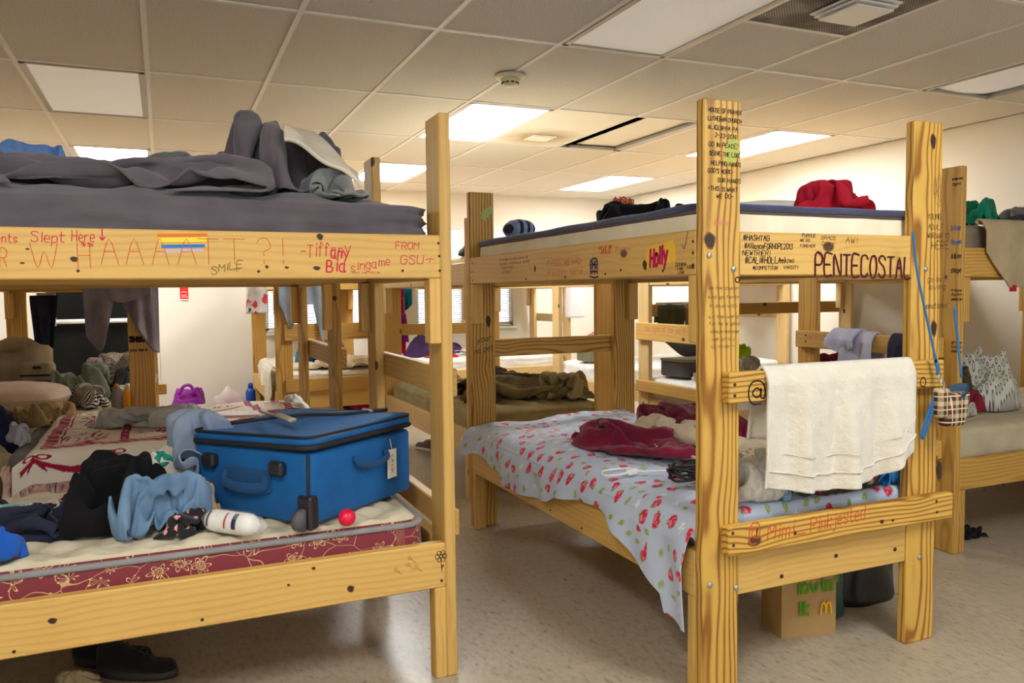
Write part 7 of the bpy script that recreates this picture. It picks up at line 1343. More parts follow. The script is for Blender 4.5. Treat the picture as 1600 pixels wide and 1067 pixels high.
# ================= bunk G =================
F_TANSH = fabric('tan fitted sheet', C8(196, 184, 152), C8(178, 166, 136))
mattress(3.45, 2.64, 5.36, 3.56, .3395, .585, 'mattress in a tan fitted sheet under the tote bag', F_TANSH, wr=.02, seed=141, fa=1.3)
mattress(3.45, 2.64, 5.36, 3.56, 1.3505, 1.56, 'mattress in a brown grey sheet on the upper level at the right edge', fabric('taupe sheet', C8(150, 134, 112)), wr=.01, seed=142)
hang('blanket', (3.56, 2.61, 1.585), (4.35, 2.61, 1.585), lambda t: .15+.17*min(1, t*5), F_TAN, 'tan knitted blanket hanging over the upper rail at the right edge', 'bedding', seed=18, nf=2, amp=.01, over=.045, back=lambda t: .02, th=.008)
mkw('care_label', *box_vf((3.72, 2.557, 1.246), (3.77, 2.560, 1.276), .0008), F_RED, bpy.data.objects[[o.name for o in bpy.data.objects if o.name.startswith('blanket') and 'tan knitted' in o.get('label', '')][0]], smooth=False)
heap('t_shirt', 3.99, 2.9, 1.585, .15, .12, .15, F_GREEN, rot=.3, seed=143, freq=8, label='emerald green shirt on the upper bunk at the right edge', over=.3); heap('jacket', 4.34, 2.9, 1.585, .22, .14, .12, fabric('grey mauve cloth', C8(128, 120, 122)), seed=144, label='grey crumpled clothing beside the emerald green shirt', over=.3); heap('socks', 4.05, 2.73, 1.585, .1, .05, .05, F_DKGREY, seed=145, label='dark grey socks in front of the emerald green shirt', n=40)
mound('cushion', 4.2, 3.25, .60, .2, .16, .14, fabric('oatmeal and rose print', C8(176, 156, 124), None, pattern=('flower', 8, [C8(176, 156, 124), C8(160, 50, 66)])), seed=146, label='oatmeal cushion with rose print on the right hand lower bunk', cat='cushion')
heap('sweater', 3.62, 3.45, .60, .1, .08, .24, F_INDIGO, seed=147, label='dark navy sweater behind the right hand bunk post', n=40)
# hoodie and navy garment over the end rung (top z 1.03, x 3.362..3.4)
hang('hoodie', (3.381, 3.02, 1.036), (3.381, 3.22, 1.036), lambda t: .26-.03*math.sin(t*6), F_LILAC, 'lilac grey hoodie draped over the end rung behind the white towel', 'clothing', seed=19, nf=1.2, amp=.018, axis_n=(-1, 0, 0), over=.045, back=.2, th=.01)
hang('sleeve', (3.381, 3.12, 1.045), (3.381, 3.3, 1.045), lambda t: .08+.04*math.sin(t*3), F_LILAC, 'lilac grey sleeve bunched on top of the draped hoodie', 'clothing', seed=20, nf=1, amp=.015, axis_n=(-1, 0, 0), over=.06, back=.08, th=.014)
hang('jeans', (3.381, 2.68, 1.036), (3.381, 2.92, 1.036), lambda t: .30-.1*t, F_INDIGO, 'navy jeans over the end rung beside the lilac hoodie', 'clothing', seed=22, nf=2, amp=.012, axis_n=(-1, 0, 0), over=.04, back=.2)
# patterned tote with dark print and red inside
tb = empty('tote_bag', (3.98, 3.0, .605), 'white and green ring print tote bag lying open on the tan mattress', 'bag'); F_RING = fabric('ring print plastic', C8(206, 206, 196), C8(186, 190, 160), sheen=0, rough=.45, pattern=('ring', 48, [C8(110, 90, 108)]))
for nm, (dx, dy, z_, a_r, b_r, hh, mt, sd_) in (('bag_back', (-.12, .1, 0, .34, .14, .36, F_RING, 151)), ('bag_front', (-.24, -.14, 0, .16, .07, .12, F_RING, 152)), ('bag_side', (.17, -.02, 0, .20, .15, .32, F_RING, 153))):
    mound(nm, 3.98+dx, 3.0+dy, .605, a_r, b_r, hh, mt, seed=sd_, freq=4, amp=.06, wob=.03, n=50, parent=tb)
heap('blouse', 3.80, 2.93, .606, .14, .08, .25, fabric('black and gold print', C8(34, 28, 24), C8(80, 66, 36), blot=70, sheen=.1), seed=154, label='black and gold print garment inside the ring print tote bag', n=50); heap('t_shirt', 3.80, 2.87, .606, .15, .05, .13, F_BURG, seed=155, label='red garment at the mouth of the ring print tote bag', n=50)
heap('sock', 3.72, 2.72, .0, .085, .045, .06, F_BLACK, rot=-.4, seed=156, freq=8, label='black sock on the floor at the right edge', n=40, flat=4)
sack('shoe', 3.95, 3.1, 0, .13, .05, .08, M_BLKP, 'dark shoe on the floor under the right edge bunk', 21, 'shoe', neck=.5)
# ================= bunk B upper =================
mattress(1.535, 2.04, 2.48, 3.97, 1.3505, 1.525, 'white quilted mattress with a navy fitted sheet slipping off, right upper bunk', F_NAVYSH, F_WQUILT, plain('brown grey binding', C8(92, 78, 84), .7), wr=.012, quilt=0, seed=161, piper=.008, side_wr=.006)
# navy sheet lip along the top edges
O = rrect(1.527, 2.032, 2.488, 3.978, .09, 10, 20); n = len(O); z = np.array([1.526+.004*perlin(p[0]*5, p[1]*5, 6) for p in O])
V, Fc = tube(np.column_stack([np.vstack([O, O[:1]]), np.r_[z, z[:1]]]), .011, 8, False); tag(mkw('fitted_sheet', V, Fc, F_NAVYSH), 'navy elastic hem of the sheet around the right upper mattress', 'bedding')
heap('t_shirt', 2.37, 2.34, 1.545, .18, .16, .14, F_RED, rot=.1, seed=162, form=3, spin=2.2, freq=7, ang=1.0, an=4, amp=.35, n=90, flat=3.2, wob=.12, label='red cotton bundle on the right upper bunk', over=.4)
pillow('pillow', 2.42, 2.85, 1.545, .22, .3, .10, .1, F_WHITE, 'white pillow behind the red bundle')
heap('hoodie', 2.14, 3.35, 1.545, .24, .16, .17, F_BLACK, rot=.1, seed=163, freq=7, amp=.35, label='black hood garment near the red marked post on the right upper bunk', over=.3)
heap('sheet', 2.0, 2.9, 1.545, .3, .3, .035, fabric('slate blue sheet', C8(74, 88, 140), C8(50, 58, 100)), seed=164, freq=7, label='slate blue rumpled sheet on the right upper bunk', cat='bedding')
p = pillow('pillow', 1.73, 3.86, 1.545, .07, .08, .10, .2, fabric('black white and blue striped', C8(140, 158, 200), None, pattern=('stripe', 24, [C8(44, 42, 50)])), 'small striped pillow behind the back left post of the right bunk')
# ================= bunk B lower =================
mattress(1.545, 2.04, 2.47, 3.96, .3395, .535, 'mattress under the strawberry print sheet', F_WQUILT, r=.06, seed=165)
# strawberry sheet: over the top and down the left side
hem = [(2.045, .215), (2.1, .215), (2.165, .225), (2.185, .285), (2.293, .345), (2.4, .41), (2.507, .455), (2.6, .475), (2.755, .462), (2.84, .447), (2.923, .436), (3.0, .40), (3.11, .379), (3.3, .365), (3.465, .374), (3.62, .41), (3.75, .445), (3.844, .455), (3.95, .425), (3.99, .41)]
hy = np.array([h[0] for h in hem]); hz = np.array([h[1] for h in hem])
nu, nv = 460, 320          # u along y, v from x = 2.44 (0) to the hem (1)
yr = np.linspace(1.93, 3.975, nu); yv = np.maximum(yr, 2.045); ex = np.clip(2.045-yr, 0, 1); Ltop = .90
hzv = np.interp(yv, hy, hz)
S = np.zeros((nv, nu, 3)); UVS = np.zeros((nv, nu, 2))
arc0 = Ltop; r0 = .05
for j in range(nv):
    v_ = j/(nv-1); dropl = np.maximum(.55-hzv, .06); tot = arc0+dropl+.03; s = v_*tot
    # path: flat (z .555) from x 2.44 to 1.545, rounded over the mattress edge, out over the rail top, down
    d = s-arc0
    x = np.where(d < 0, 2.44-s, 2.44-arc0-.062*np.clip(d/.09, 0, 1)**.8)
    z = np.where(d < 0, .557, .557-np.where(d < .09, .0+.085*np.clip(d/.09, 0, 1)**1.8, .085+(d-.09)))
    hangm = np.clip((d-.06)/.1, 0, 1)
    x = x-hangm*(.008+.017*np.sin(yv*13+1.1+d*2)+.010*np.sin(yv*31+d*6))*1.0-hangm*.006
    x = np.where(hangm > 0, np.minimum(x, 1.4905), x)
    S[j, :, 0] = x; S[j, :, 1] = yv-.016*np.clip(ex/.02, 0, 1)**.5; S[j, :, 2] = z-ex*np.clip(1.2-d/.06, 0, 1); UVS[j, :, 0] = yr; UVS[j, :, 1] = s
X, Y = S[..., 0], S[..., 1]
topm = np.clip((X-1.53)/.1, 0, 1)
topm = topm*np.clip(1-ex/.03, 0, 1)[None, :]*np.clip((Y-2.045)/.16, .1, 1)
S[..., 2] += topm*(.020*folds(X, Y, 171, 3.4, .5, 4)+.006*folds(X, Y, 172, 9, 1.2, 3))
S[..., 2] += topm*.05*np.exp(-((Y-2.9)**2)/.5)*0+topm*(.02*np.sin(Y*4.2+.6)*np.exp(-((X-1.75)/.3)**2)+.012)
# flared corner by the back left post
S[..., 0] -= .05*np.clip((Y-3.85)/.12, 0, 1)*np.clip((1.56-X)/.06, 0, 1)
BL = np.array(C8(190, 202, 222)); patS = np.tile(BL, (nv, nu, 1)); pu, pv = UVS[..., 0], UVS[..., 1]; rg = random.Random(12)
def spot(cx, cy, a, b_, al, fn):
    m = (abs(pu-cx) < .05) & (abs(pv-cy) < .05); jj, ii = np.nonzero(m)
    if not len(jj): return
    j0_, j1_, i0_, i1_ = jj.min(), jj.max()+1, ii.min(), ii.max()+1
    du, dv = pu[j0_:j1_, i0_:i1_]-cx, pv[j0_:j1_, i0_:i1_]-cy; x_ = (du*math.cos(al)+dv*math.sin(al))/a; y_ = (-du*math.sin(al)+dv*math.cos(al))/b_
    fn(patS[j0_:j1_, i0_:i1_], x_, y_)
def berry(P, x_, y_):
    k = x_**2*(1+.55*y_)+y_**2 < 1; P[k] = C8(206, 34, 74); P[k & ((x_+.35)**2+(y_-.2)**2 < .12)] = C8(238, 130, 150); P[k & (np.sin(x_*12)*np.sin(y_*12) > .75)] = C8(240, 170, 160); P[(y_ > .62) & (y_ < 1.25) & (abs(x_) < .75*(1.35-y_)+.12*np.sin(x_*20))] = C8(128, 144, 66)
def leaf(P, x_, y_):
    k = (abs(x_) < (1-y_**2)*.8) & (abs(y_) < 1); P[k] = C8(148, 164, 84); P[k & (abs(x_) < .1)] = C8(190, 200, 130)
def bloss(P, x_, y_):
    t = np.arctan2(y_, x_); k = np.hypot(x_, y_) < .65+.35*np.cos(5*t); P[k] = C8(238, 238, 236); P[np.hypot(x_, y_) < .18] = C8(226, 214, 160)
pts = []
for tries in range(9000):
    c_ = (rg.uniform(1.93, 3.98), rg.uniform(0, 1.4))
    if all((c_[0]-q[0])**2+(c_[1]-q[1])**2 > .050**2 for q in pts): pts.append(c_)
    if len(pts) > 900: break
for k, c_ in enumerate(pts):
    al = rg.uniform(0, 6.28)
    if k % 5 < 2: spot(*c_, .0165, .021, al, berry)
    elif k % 5 < 4: spot(*c_, .011, .018, al, leaf)
    else: spot(*c_, .015, .015, al, bloss)
ss = sheet('strawberry_sheet', S[::-1], vcol('cotton print sheet', .75, .1, 900, .0003), None, .002, vc=patS[::-1]); tag(ss, 'pale blue strawberry print sheet hanging off the right lower bunk', 'bedding')
ZB = .585
def bsurf(x, y): return .575+0*x
# fleece throw: maroon side and sherpa side
heap('throw_blanket', 1.82, 2.88, ZB, .15, .36, .12, F_MAROON, rot=.22, seed=181, form=2, spin=.3, freq=8, ang=.3, an=3, amp=.5, n=100, wob=.3, label='maroon fleece throw crumpled on the strawberry sheet', cat='bedding', over=.6)
heap('throw_blanket', 2.10, 2.72, ZB-.005, .24, .46, .12, F_SHERPA, rot=.1, seed=182, form=1, spin=1.3, freq=7, ang=.6, an=3, amp=.45, n=100, wob=.25, label='cream sherpa underside of the throw across the right lower bunk', cat='bedding', over=.4)
heap('throw_blanket', 2.30, 3.12, ZB+.0, .15, .45, .14, F_MAROON, rot=.05, seed=183, form=4, spin=0.2, freq=8, ang=.3, an=3, amp=.5, n=100, wob=.25, label='maroon fleece along the far side of the right lower bunk', cat='bedding', over=.6)
heap('blanket', 1.90, 2.36, ZB-.005, .12, .15, .07, F_BLUEFLUF, rot=.1, seed=184, freq=9, amp=.4, n=70, label='aqua swirl plush blanket near the black cables', cat='bedding')
heap('throw', 1.85, 2.17, ZB-.03, .17, .13, .16, F_QUILTW, rot=.3, seed=185, freq=8, ang=.9, amp=.45, n=80, label='white fluffy throw behind the front post of the right bunk', cat='bedding')
heap('dress', 2.12, 2.10, ZB-.032, .25, .065, .13, F_FLORAL, rot=.0, seed=186, freq=9, amp=.4, n=80, label='dark rose print cotton under the white towel', uvs=1.0); heap('skirt', 1.98, 2.28, ZB, .1, .09, .10, fabric('green and cream print', C8(226, 214, 180), None, pattern=('flower', 16, [C8(60, 110, 80), C8(190, 140, 90), C8(60, 100, 90)])), seed=187, freq=9, label='green and cream print cloth left of the white towel')
heap('bag', 2.36, 2.11, ZB-.03, .10, .08, .17, plain('crinkled blue foil', C8(10, 130, 214), .22, spec=.8), seed=188, freq=22, an=1.3, amp=.5, n=80, label='bright blue crinkly plastic bag under the corner of the white towel', cat='bag'); heap('t_shirt', 1.90, 2.09, ZB-.03, .07, .05, .08, fabric('blue check', C8(150, 180, 200), None, pattern=('plaid', 40, [C8(90, 130, 170)])), seed=189, label='light blue checked cloth by the white fluffy throw', n=50)
# black cables, white adapter
rg = random.Random(4); parts = []
for k in range(7):
    a0 = rg.uniform(0, 6); P = [(1.69+.07*math.cos(a0+t*1.0)*(1+.2*rg.random()), 2.32+.05*math.sin(a0+t*1.0)*(1+.2*rg.random()), ZB+.028+.012*(k % 4)+.012*math.sin(t*2+k)) for t in range(7)]; parts.append(tube(spline(P, 6), .005, 8))
tag(mkw('cable_bundle', *joinvf(parts), plain('black rubber cable', C8(24, 24, 28), .4)), 'coil of black cables on the strawberry sheet by the front post', 'cable')
ad = empty('power_adapter', (1.60, 2.55, ZB-.008), 'white plug adapter with cord on the strawberry sheet', 'adapter', rz=.3); M_WP = plain('white plastic', C8(240, 240, 240), .3)
mk('plug_body', *rbox(.045, .022, .0, .022, .005, .003), M_WP, ad); mk('cord', *tube(spline([(-.02, 0, .01), (-.06, .01, .006), (-.10, .05, .005), (-.05, .10, .005), (.02, .08, .006), (.05, .05, .008)], 6), .003, 8), M_WP, ad); mk('cord', *tube(spline([(.02, 0, .01), (.05, -.02, .008), (.09, -.05, .008), (.12, -.10, .012)], 6), .003, 8), M_WP, ad)
# ================= white towel on the upper end rung =================
def tdrop(t): return .375-.0*t+.035*math.sin(PI*min(t*1.15, 1))-.075*max(0, (t-.75)/.25)**1.3
tw = hang('towel', (1.705, 1.966, 1.023), (2.345, 1.966, 1.023), tdrop, F_WTOWEL, 'large cream white towel hanging over the upper end rung of the right bunk', seed=2.1, nf=3.2, amp=.021, back=.235, over=.034, n=(140, 90), th=.009, taper=-.02)
hb = []
t = np.linspace(.02, .98, 90)
for dz, tk in ((.055, .0035), (.115, .002)):
    P = np.array([[1.705+.64*((x-.5)*1.02+.5), 1.9315-.007-.021*(math.sin(x*3.2*2*PI+2.1+.9*.8)+.5*math.sin(x*3.2*4.3*PI+2.1*2.3-1.35)+.9*float(perlin(x*3.2*.8, .9*1.5+2.1, 2)))*.93, 1.023-tdrop(x)+dz] for x in t]); hb.append(tube(P, tk, 6, flat=.6))
mkw('woven_band', *joinvf(hb), F_WTOWEL, tw)
# ================= lanyard strap with plaid pouch =================
M_STRAP = fabric('blue woven strap', C8(30, 106, 160), sheen=.1); pc = empty('pouch', (2.47, 1.93, .90), 'small plaid wristlet pouch on a blue strap hanging at the right post', 'pouch')
yF = 1.92
def P2(u, v_, y=None): return at(u, v_, 1, yF if y is None else y)
def strap(name, pts, w, par, mat=None):
    P = spline(pts, 8); nrm = np.array([0, -1., 0]); V, Fc = [], []
    for i in range(len(P)):
        t = P[min(i+1, len(P)-1)]-P[max(i-1, 0)]; t /= np.linalg.norm(t)+1e-9; s = np.cross(nrm, t)*w/2
        for a_, b_ in ((-1, 0), (1, 0), (1, 1), (-1, 1)): V.append(P[i]+s*a_+nrm*(.0018*b_))
    return mkw(name, np.array(V), grid_f(4, len(P), 0, True)+[[3, 2, 1, 0], [len(V)-4+k for k in range(4)]], mat or M_STRAP, par)
strap('strap', [P2(1426, 362), P2(1432, 420), P2(1444, 480), P2(1457, 540), P2(1462, 566)], .010, pc)
strap('strap', [P2(1491, 480, 1.96), P2(1497, 540, 1.95), P2(1502, 590, 1.93)], .012, pc)
strap('strap_tab', [P2(1461, 562), P2(1465, 575), P2(1465, 586)], .018, pc)
strap('wrist_loop', [P2(1463, 612), P2(1452, 640), P2(1440, 678), P2(1444, 681), P2(1454, 650), P2(1464, 615)], .013, pc)
for (u, v_, r) in ((1466, 590, .012), (1470, 601, .014), (1463, 611, .009)):
    c = P2(u, v_); th = np.linspace(0, 2*PI, 20); mkw('clip_ring', *tube([(c[0]+r*.7*math.cos(q), c[1]-.006, c[2]+r*math.sin(q)) for q in th], .0022, 6, False), M_CHROME, pc)
cc = P2(1487, 625, 1.925); F_PLAID = fabric('brown and cream plaid', C8(66, 46, 38), None, pattern=('plaid', 22, [C8(196, 172, 134), C8(214, 180, 140)]))
V, Fc = rbox(.11, .05, cc[2]-.085, cc[2]+.03, .024, .012, n=8, seg=8, dome=0); V[:, 0] += .2*(V[:, 2]-cc[2]); V[:, 0] *= 1; uvp = np.column_stack([V[:, 0]+V[:, 1]*.7, V[:, 2]]); V[:, 0] += cc[0]; V[:, 1] += cc[1]-.012
mkw('pouch_body', V, Fc, F_PLAID, pc, uv=uvp)
c2 = P2(1474, 622, 1.91); V, Fc = rbox(.055, .04, c2[2]-.065, c2[2]+.035, .015, .01, n=8, seg=8); uvp = np.column_stack([V[:, 0]+.3, V[:, 2]]); V[:, 0] += c2[0]-.01; V[:, 1] += c2[1]; mkw('pouch_flap', V, Fc, F_PLAID, pc, uv=uvp)
g = np.linspace(0, 2*PI, 40); lip = np.array([(cc[0]+.012+.047*math.cos(q), cc[1]-.012+.026*math.sin(q), cc[2]+.038+.018*math.cos(q*1+.2)+.012*math.sin(q)) for q in g]); low = lip.copy(); low[:, 2] -= .035+.012*np.cos(g*2); low[:, :2] = low[:, :2]*.97+np.array([cc[0]+.008, cc[1]-.012])*.03
mkw('pouch_lining', np.vstack([low, lip, lip*1.0-np.array([0, 0, .004])]), grid_f(40, 3), fabric('denim blue lining', C8(40, 84, 112), sheen=.1), pc)
# ================= bags under bunk B =================
pb = empty('paper_bag', (2.13, 2.30, 0), 'brown paper carrier bag with green lettering under the right bunk', 'bag')
M_KRAFT = plain('brown kraft paper', C8(176, 140, 86), .75, nscale=6, namt=.1, bmp=.004)
Pq = [at(1212, 990, 1, 2.20), at(1302, 985, 1, 2.16)]
x0_, x1_ = 2.02, 2.24; y0_, y1_ = 2.20, 2.34
gu, gv = 16, 18; parts = []
def bagwall(pa, pb_, H_, sd):
    U, Vv = np.meshgrid(np.linspace(0, 1, gu), np.linspace(0, 1, gv)); X = pa[0]+(pb_[0]-pa[0])*U; Y = pa[1]+(pb_[1]-pa[1])*U; nrm = np.array([pb_[1]-pa[1], -(pb_[0]-pa[0])]); nrm = nrm/np.linalg.norm(nrm)
    D = .010*perlin(U*3+sd, Vv*4, sd)*np.sin(PI*U)*Vv*1.5+.006*np.sin(PI*U); Z = Vv*H_+.012*perlin(U*3, Vv*0+sd, sd)*Vv
    return (np.stack([X+nrm[0]*D, Y+nrm[1]*D, Z], -1).reshape(-1, 3), grid_f(gu, gv))
cr = [(x0_, y0_+.01), (x1_, y0_-.03), (x1_+.02, y1_-.03), (x0_+.02, y1_)]
parts = [bagwall(cr[k], cr[(k+1) % 4], .34, k+2) for k in range(4)]; parts.append((np.array([(*c_, .002) for c_ in cr]), [[3, 2, 1, 0]]))
pbody = mkw('bag_body', *joinvf(parts), M_KRAFT, pb, smooth=False)
rr = np.array([cr[1][0]-cr[0][0], cr[1][1]-cr[0][1], 0]); rr /= np.linalg.norm(rr); GI = ink('green print', C8(76, 150, 20)); YI = ink('yellow print', C8(236, 176, 30))
for txt, dx, z_, h_ in (('I\'m', .07, .262, .045), ('lovin\'', .055, .165, .05), ('it', .06, .085, .045)):
    L, xx_ = text_lines(txt, h_, slant=0, jit=.01, wsc=.62); strokes(L, pbody, np.array([cr[0][0], cr[0][1], 0])+rr*dx+np.array([0, 0, z_])+np.array([0, -.0125, 0]), rr, (0, 0, 1), GI, .0095, name='lettering')
strokes([[(0, 0), (.004, .03), (.012, .042), (.02, .03), (.022, .004)], [(.022, .004), (.024, .03), (.032, .042), (.04, .03), (.044, 0)]], pbody, np.array([cr[0][0], cr[0][1], 0])+rr*.15+np.array([0, -.013, .08]), rr, (0, 0, 1), YI, .0075, name='arch_mark')
sack('plastic_bag', 2.325, 2.33, 0, .09, .08, .27, plain('dark teal plastic', C8(10, 74, 68), .25), 'dark teal plastic bag between the paper bag and the black bag', 31, neck=.5)
sack('tote_bag', 2.58, 2.42, 0, .20, .13, .37, plain('black leather', C8(26, 22, 22), .35, nscale=40, namt=.2, bmp=.002), 'black leather bag on the floor under the right bunk', 32, neck=.8)
heap('sock', 2.0, 2.55, 0, .08, .06, .12, F_BLACKFL, seed=191, label='black and white cloth on the floor behind the paper bag', n=40)
sack('hamper', 2.02, 5.0, 0, .16, .14, .26, plain('black mesh', C8(36, 34, 36), .6, nscale=120, namt=.5), 'black mesh bag under the olive sheeted bunk', 34, neck=.9)
# shoes
def shoe(name, x, y, rz, mat, sole, label, L=.27):
    o = empty(name, (x, y, 0), label, 'shoe', rz=rz); n = 24; rows = 26; V = []
    for j in range(rows):
        t = j/(rows-1); X = (t-.5)*L; w = .036+.014*math.sin(PI*min(t*1.05, 1))**.5*(1 if t > .4 else .8); w *= (1-max(0, (t-.86)/.14)**2*.75)*(1-max(0, (.08-t)/.08)**2*.5)
        h = .085-.05*max(0, min(1, (t-.28)/.4)) if t > .28 else .085-.0*t; h *= (1-max(0, (t-.9)/.1)**2*.6)
        for k in range(n):
            a = 2*PI*k/n; V.append((X, w*math.cos(a)*(1 if math.sin(a) < 0 else 1-.25*math.sin(a)), .022+max(0, h/2*(math.sin(a)+.6)/1.6*2)))
    mk('upper', V, grid_f(n, rows, 0, True)+[list(range(n))[::-1], [n*(rows-1)+k for k in range(n)]], mat, o)
    O = []
    for k in range(48):
        a = 2*PI*k/48; X = math.cos(a)*L/2*1.03; t = X/L+.5; O.append((X, math.sin(a)*(.044+.008*t)*(1 if abs(math.cos(a)) < .9 else .9)))
    O = np.array(O); V = np.vstack([np.column_stack([O, np.full(48, z_)]) for z_ in (0, .012, .026)]); mk('sole', V, grid_f(48, 3, 0, True)+[list(range(48))[::-1], [96+k for k in range(48)]], sole, o)
    mk('laces', *joinvf([tube([(L*(.02+.06*q), -.022, .084-.011*q), (L*(.04+.06*q), .022, .084-.011*q)], .003, 6) for q in range(4)]), mat, o)
    return o
M_SHB = fabric('black suede', C8(20, 18, 20), C8(12, 11, 12), sheen=.1); M_SOLE = plain('dark rubber sole', C8(52, 48, 48), .6)
shoe('sneaker', -.20, 3.03, -.45, M_SHB, M_SOLE, 'black suede shoe under the front left bunk, the farther of the pair'); shoe('sneaker', -.12, 2.90, -.5, M_SHB, M_SOLE, 'black suede shoe under the front left bunk, the nearer of the pair')
heap('cloth', -.30, 2.86, 0, .08, .06, .07, F_TAN, seed=192, n=50, label='crumpled beige cloth beside the black shoes', cat='cloth')
sh = shoe('sneaker', 1.93, 6.15, 2.0, fabric('grey sneaker cloth', C8(150, 140, 130), C8(120, 104, 100)), plain('white sole', C8(226, 222, 214), .5), 'grey sneaker on the floor under the olive sheeted bunk')

# ================= writing on the boards =================
M_KN1 = plain('brown knot rim', C8(122, 76, 36), .6); M_KN2 = plain('dark knot core', C8(52, 30, 18), .6, nscale=80, namt=.3)
def knot(par, c, rx, rz, nrm):
    nrm = np.array(nrm, float); a = np.cross((0, 0, 1.), nrm)*-1; parts = []
    for k, (f, off) in enumerate(((1.25, .0004), (1.0, .0007))):
        P = [np.array(c)+nrm*off+a*rx*f*math.cos(t)*(1+.12*math.sin(3*t+k))+np.array([0, 0, 1.])*rz*f*math.sin(t)*(1+.1*math.sin(2*t)) for t in np.linspace(0, 2*PI, 26)[:-1]]
        mkw('knot', P, [list(range(25))], (M_KN1, M_KN2)[k], par, smooth=False)
for u, v_, rx, rz in ((116, 405, .008, .006), (500, 370, .008, .008), (495, 419, .009, .005), (417, 417, .004, .004), (448, 418, .005, .003), (43, 389, .004, .002), (35, 411, .005, .002)): knot(A['up0'], at(u, v_, 1, 2.446), rx, rz, FY)
for u, v_, rx, rz in ((82, 970, .009, .007), (548, 920, .009, .009), (451, 914, .004, .003), (490, 888, .005, .004)): knot(A['lo0'], at(u, v_, 1, 2.446), rx, rz, FY)
for u, v_, rx, rz in ((1458, 221, .011, .022), (1459, 513, .012, .024), (1478, 433, .006, .007)): knot(Bk['post01'], at(u, v_, 1, 1.985), rx, rz, FY)
knot(Bk['post01'], at(1467, 735, 1, 1.985), .014, .034, FY); knot(Ek['post10'], at(523, 466, 1, 3.66), .008, .010, FY)
for u, v_, rx, rz in ((1242, 833, .006, .006), (1378, 815, .008, .006), (1395, 813, .006, .004)): knot(Bk['rung01'], at(u, v_, 1, 1.947), rx, rz, FY)
for u, v_, rx, rz in ((762, 717, .02, .012), (828, 770, .02, .012), (1008, 414, .012, .014), (836, 420, .008, .012)): knot(Bk['lo0' if v_ > 600 else 'up0'], at(u, v_, 0, 1.498), rx, rz, FX)
BKI = ink('black marker', C8(36, 28, 30)); RDI = ink('red marker', C8(206, 44, 70)); ORI = ink('orange marker', C8(206, 88, 44)); PNI = ink('pencil', C8(112, 84, 50)); MAI = ink('magenta marker', C8(186, 20, 82)); BLI = ink('blue marker', C8(40, 110, 190)); FDI = ink('faded pink marker', C8(212, 128, 104))
RX, UZ = (1, 0, 0), (0, 0, 1)
Au = A['up0']; yA = 2.446
def wA(txt, u, v_, hpx, mat, wpx=None, par=None, pl_y=yA, w=None, **kw):
    par = par or Au; o = at(u, v_, 1, pl_y); h = abs(at(u, v_-hpx, 1, pl_y)[2]-o[2]); fit = abs(at(u+wpx, v_, 1, pl_y)[0]-o[0]) if wpx else None
    write(par, txt, o, RX, UZ, h, mat, w, fit, **kw)
wA('ents', -6, 378, 13, RDI, 36, w=.0022); wA('Slept', 48, 378, 15, RDI, 56, w=.0022); wA('Here', 112, 377, 17, RDI, 38, w=.0022)
wA('R', 0, 415, 27, ORI, 14, w=.002)
for ch, u, wd in (('W', 48, 60), ('H', 122, 27), ('A', 158, 38), ('A', 197, 38), ('A', 238, 36), ('A', 278, 40), ('T', 310, 45), ('T', 350, 46), ('?', 402, 30), ('!', 438, 12)): wA(ch, u, 419 if ch in 'WH' else 413, 40, ORI, wd, w=.0018, slant=0, jit=0)
wA('SMILE', 330, 428, 11, PNI, 52, w=.0018, rise=.35); wA('^', 366, 424, 5, PNI, 10, w=.0018)
wA('-Tiffany', 470, 402, 20, RDI, 80, w=.0024, rise=.05); wA('Bia', 510, 424, 19, RDI, 34, w=.0045); wA('any', 517, 403, 17, RDI, 30, w=.004); wA('singame', 548, 424, 13, RDI, 64, w=.002, rise=.22)
wA('can we have', 550, 427, 3, RDI, 44, w=.0011); wA('FROM', 618, 389, 10, RDI, 38, w=.0022); wA('GSU', 626, 412, 13, RDI, 38, w=.0022); wA('^', 664, 410, 6, RDI, 18, w=.002); wA('Me You', 128, 385, 7, RDI, 18, w=.0014)
strokes([[(0, .03), (0, 0)], [(-.006, .008), (0, 0), (.006, .008)]], Au, at(160, 375, 1, yA), RX, UZ, RDI, .003)
for k, (cc_, v0) in enumerate(((C8(224, 120, 50), 368), (C8(244, 216, 70), 375), (C8(40, 126, 200), 385), (C8(206, 176, 190), 392))):
    p_ = at(248+k*3, v0, 1, yA); q_ = at(322-k*2, v0-1, 1, yA); strokes([[(0, 0), (q_[0]-p_[0], q_[2]-p_[2])]], Au, p_, RX, UZ, ink('crayon%d' % k, cc_), .009 if k != 1 else .013, name='crayon_stripe', smooth_n=0, off=.0005)
# flower doodle on the lower rail of A
Al = A['lo0']; c = at(689, 869, 1, yA); L = []
for k in range(6):
    a = k*PI/3; L.append([(.012*math.cos(a)+.0075*math.cos(b_), .012*math.sin(a)+.0075*math.sin(b_)) for b_ in np.linspace(0, 2*PI, 10)])
L.append([(.006*math.cos(b_), .006*math.sin(b_)) for b_ in np.linspace(0, 2*PI, 10)]); L.append([(0, -.02), (.002, -.05)]); L.append([(.001, -.035), (.008, -.028), (.003, -.04)])
strokes(L, Al, c, RX, UZ, BKI, .002)
for (u, v_) in ((618, 890), (637, 882), (650, 886), (640, 872)): p_ = at(u, v_, 1, yA); strokes([[(.005*math.cos(b_), .005*math.sin(b_)) for b_ in np.linspace(0, 2*PI, 9)], [(.005, -.004), (.02, -.018)]], Al, p_, RX, UZ, PNI, .0013)
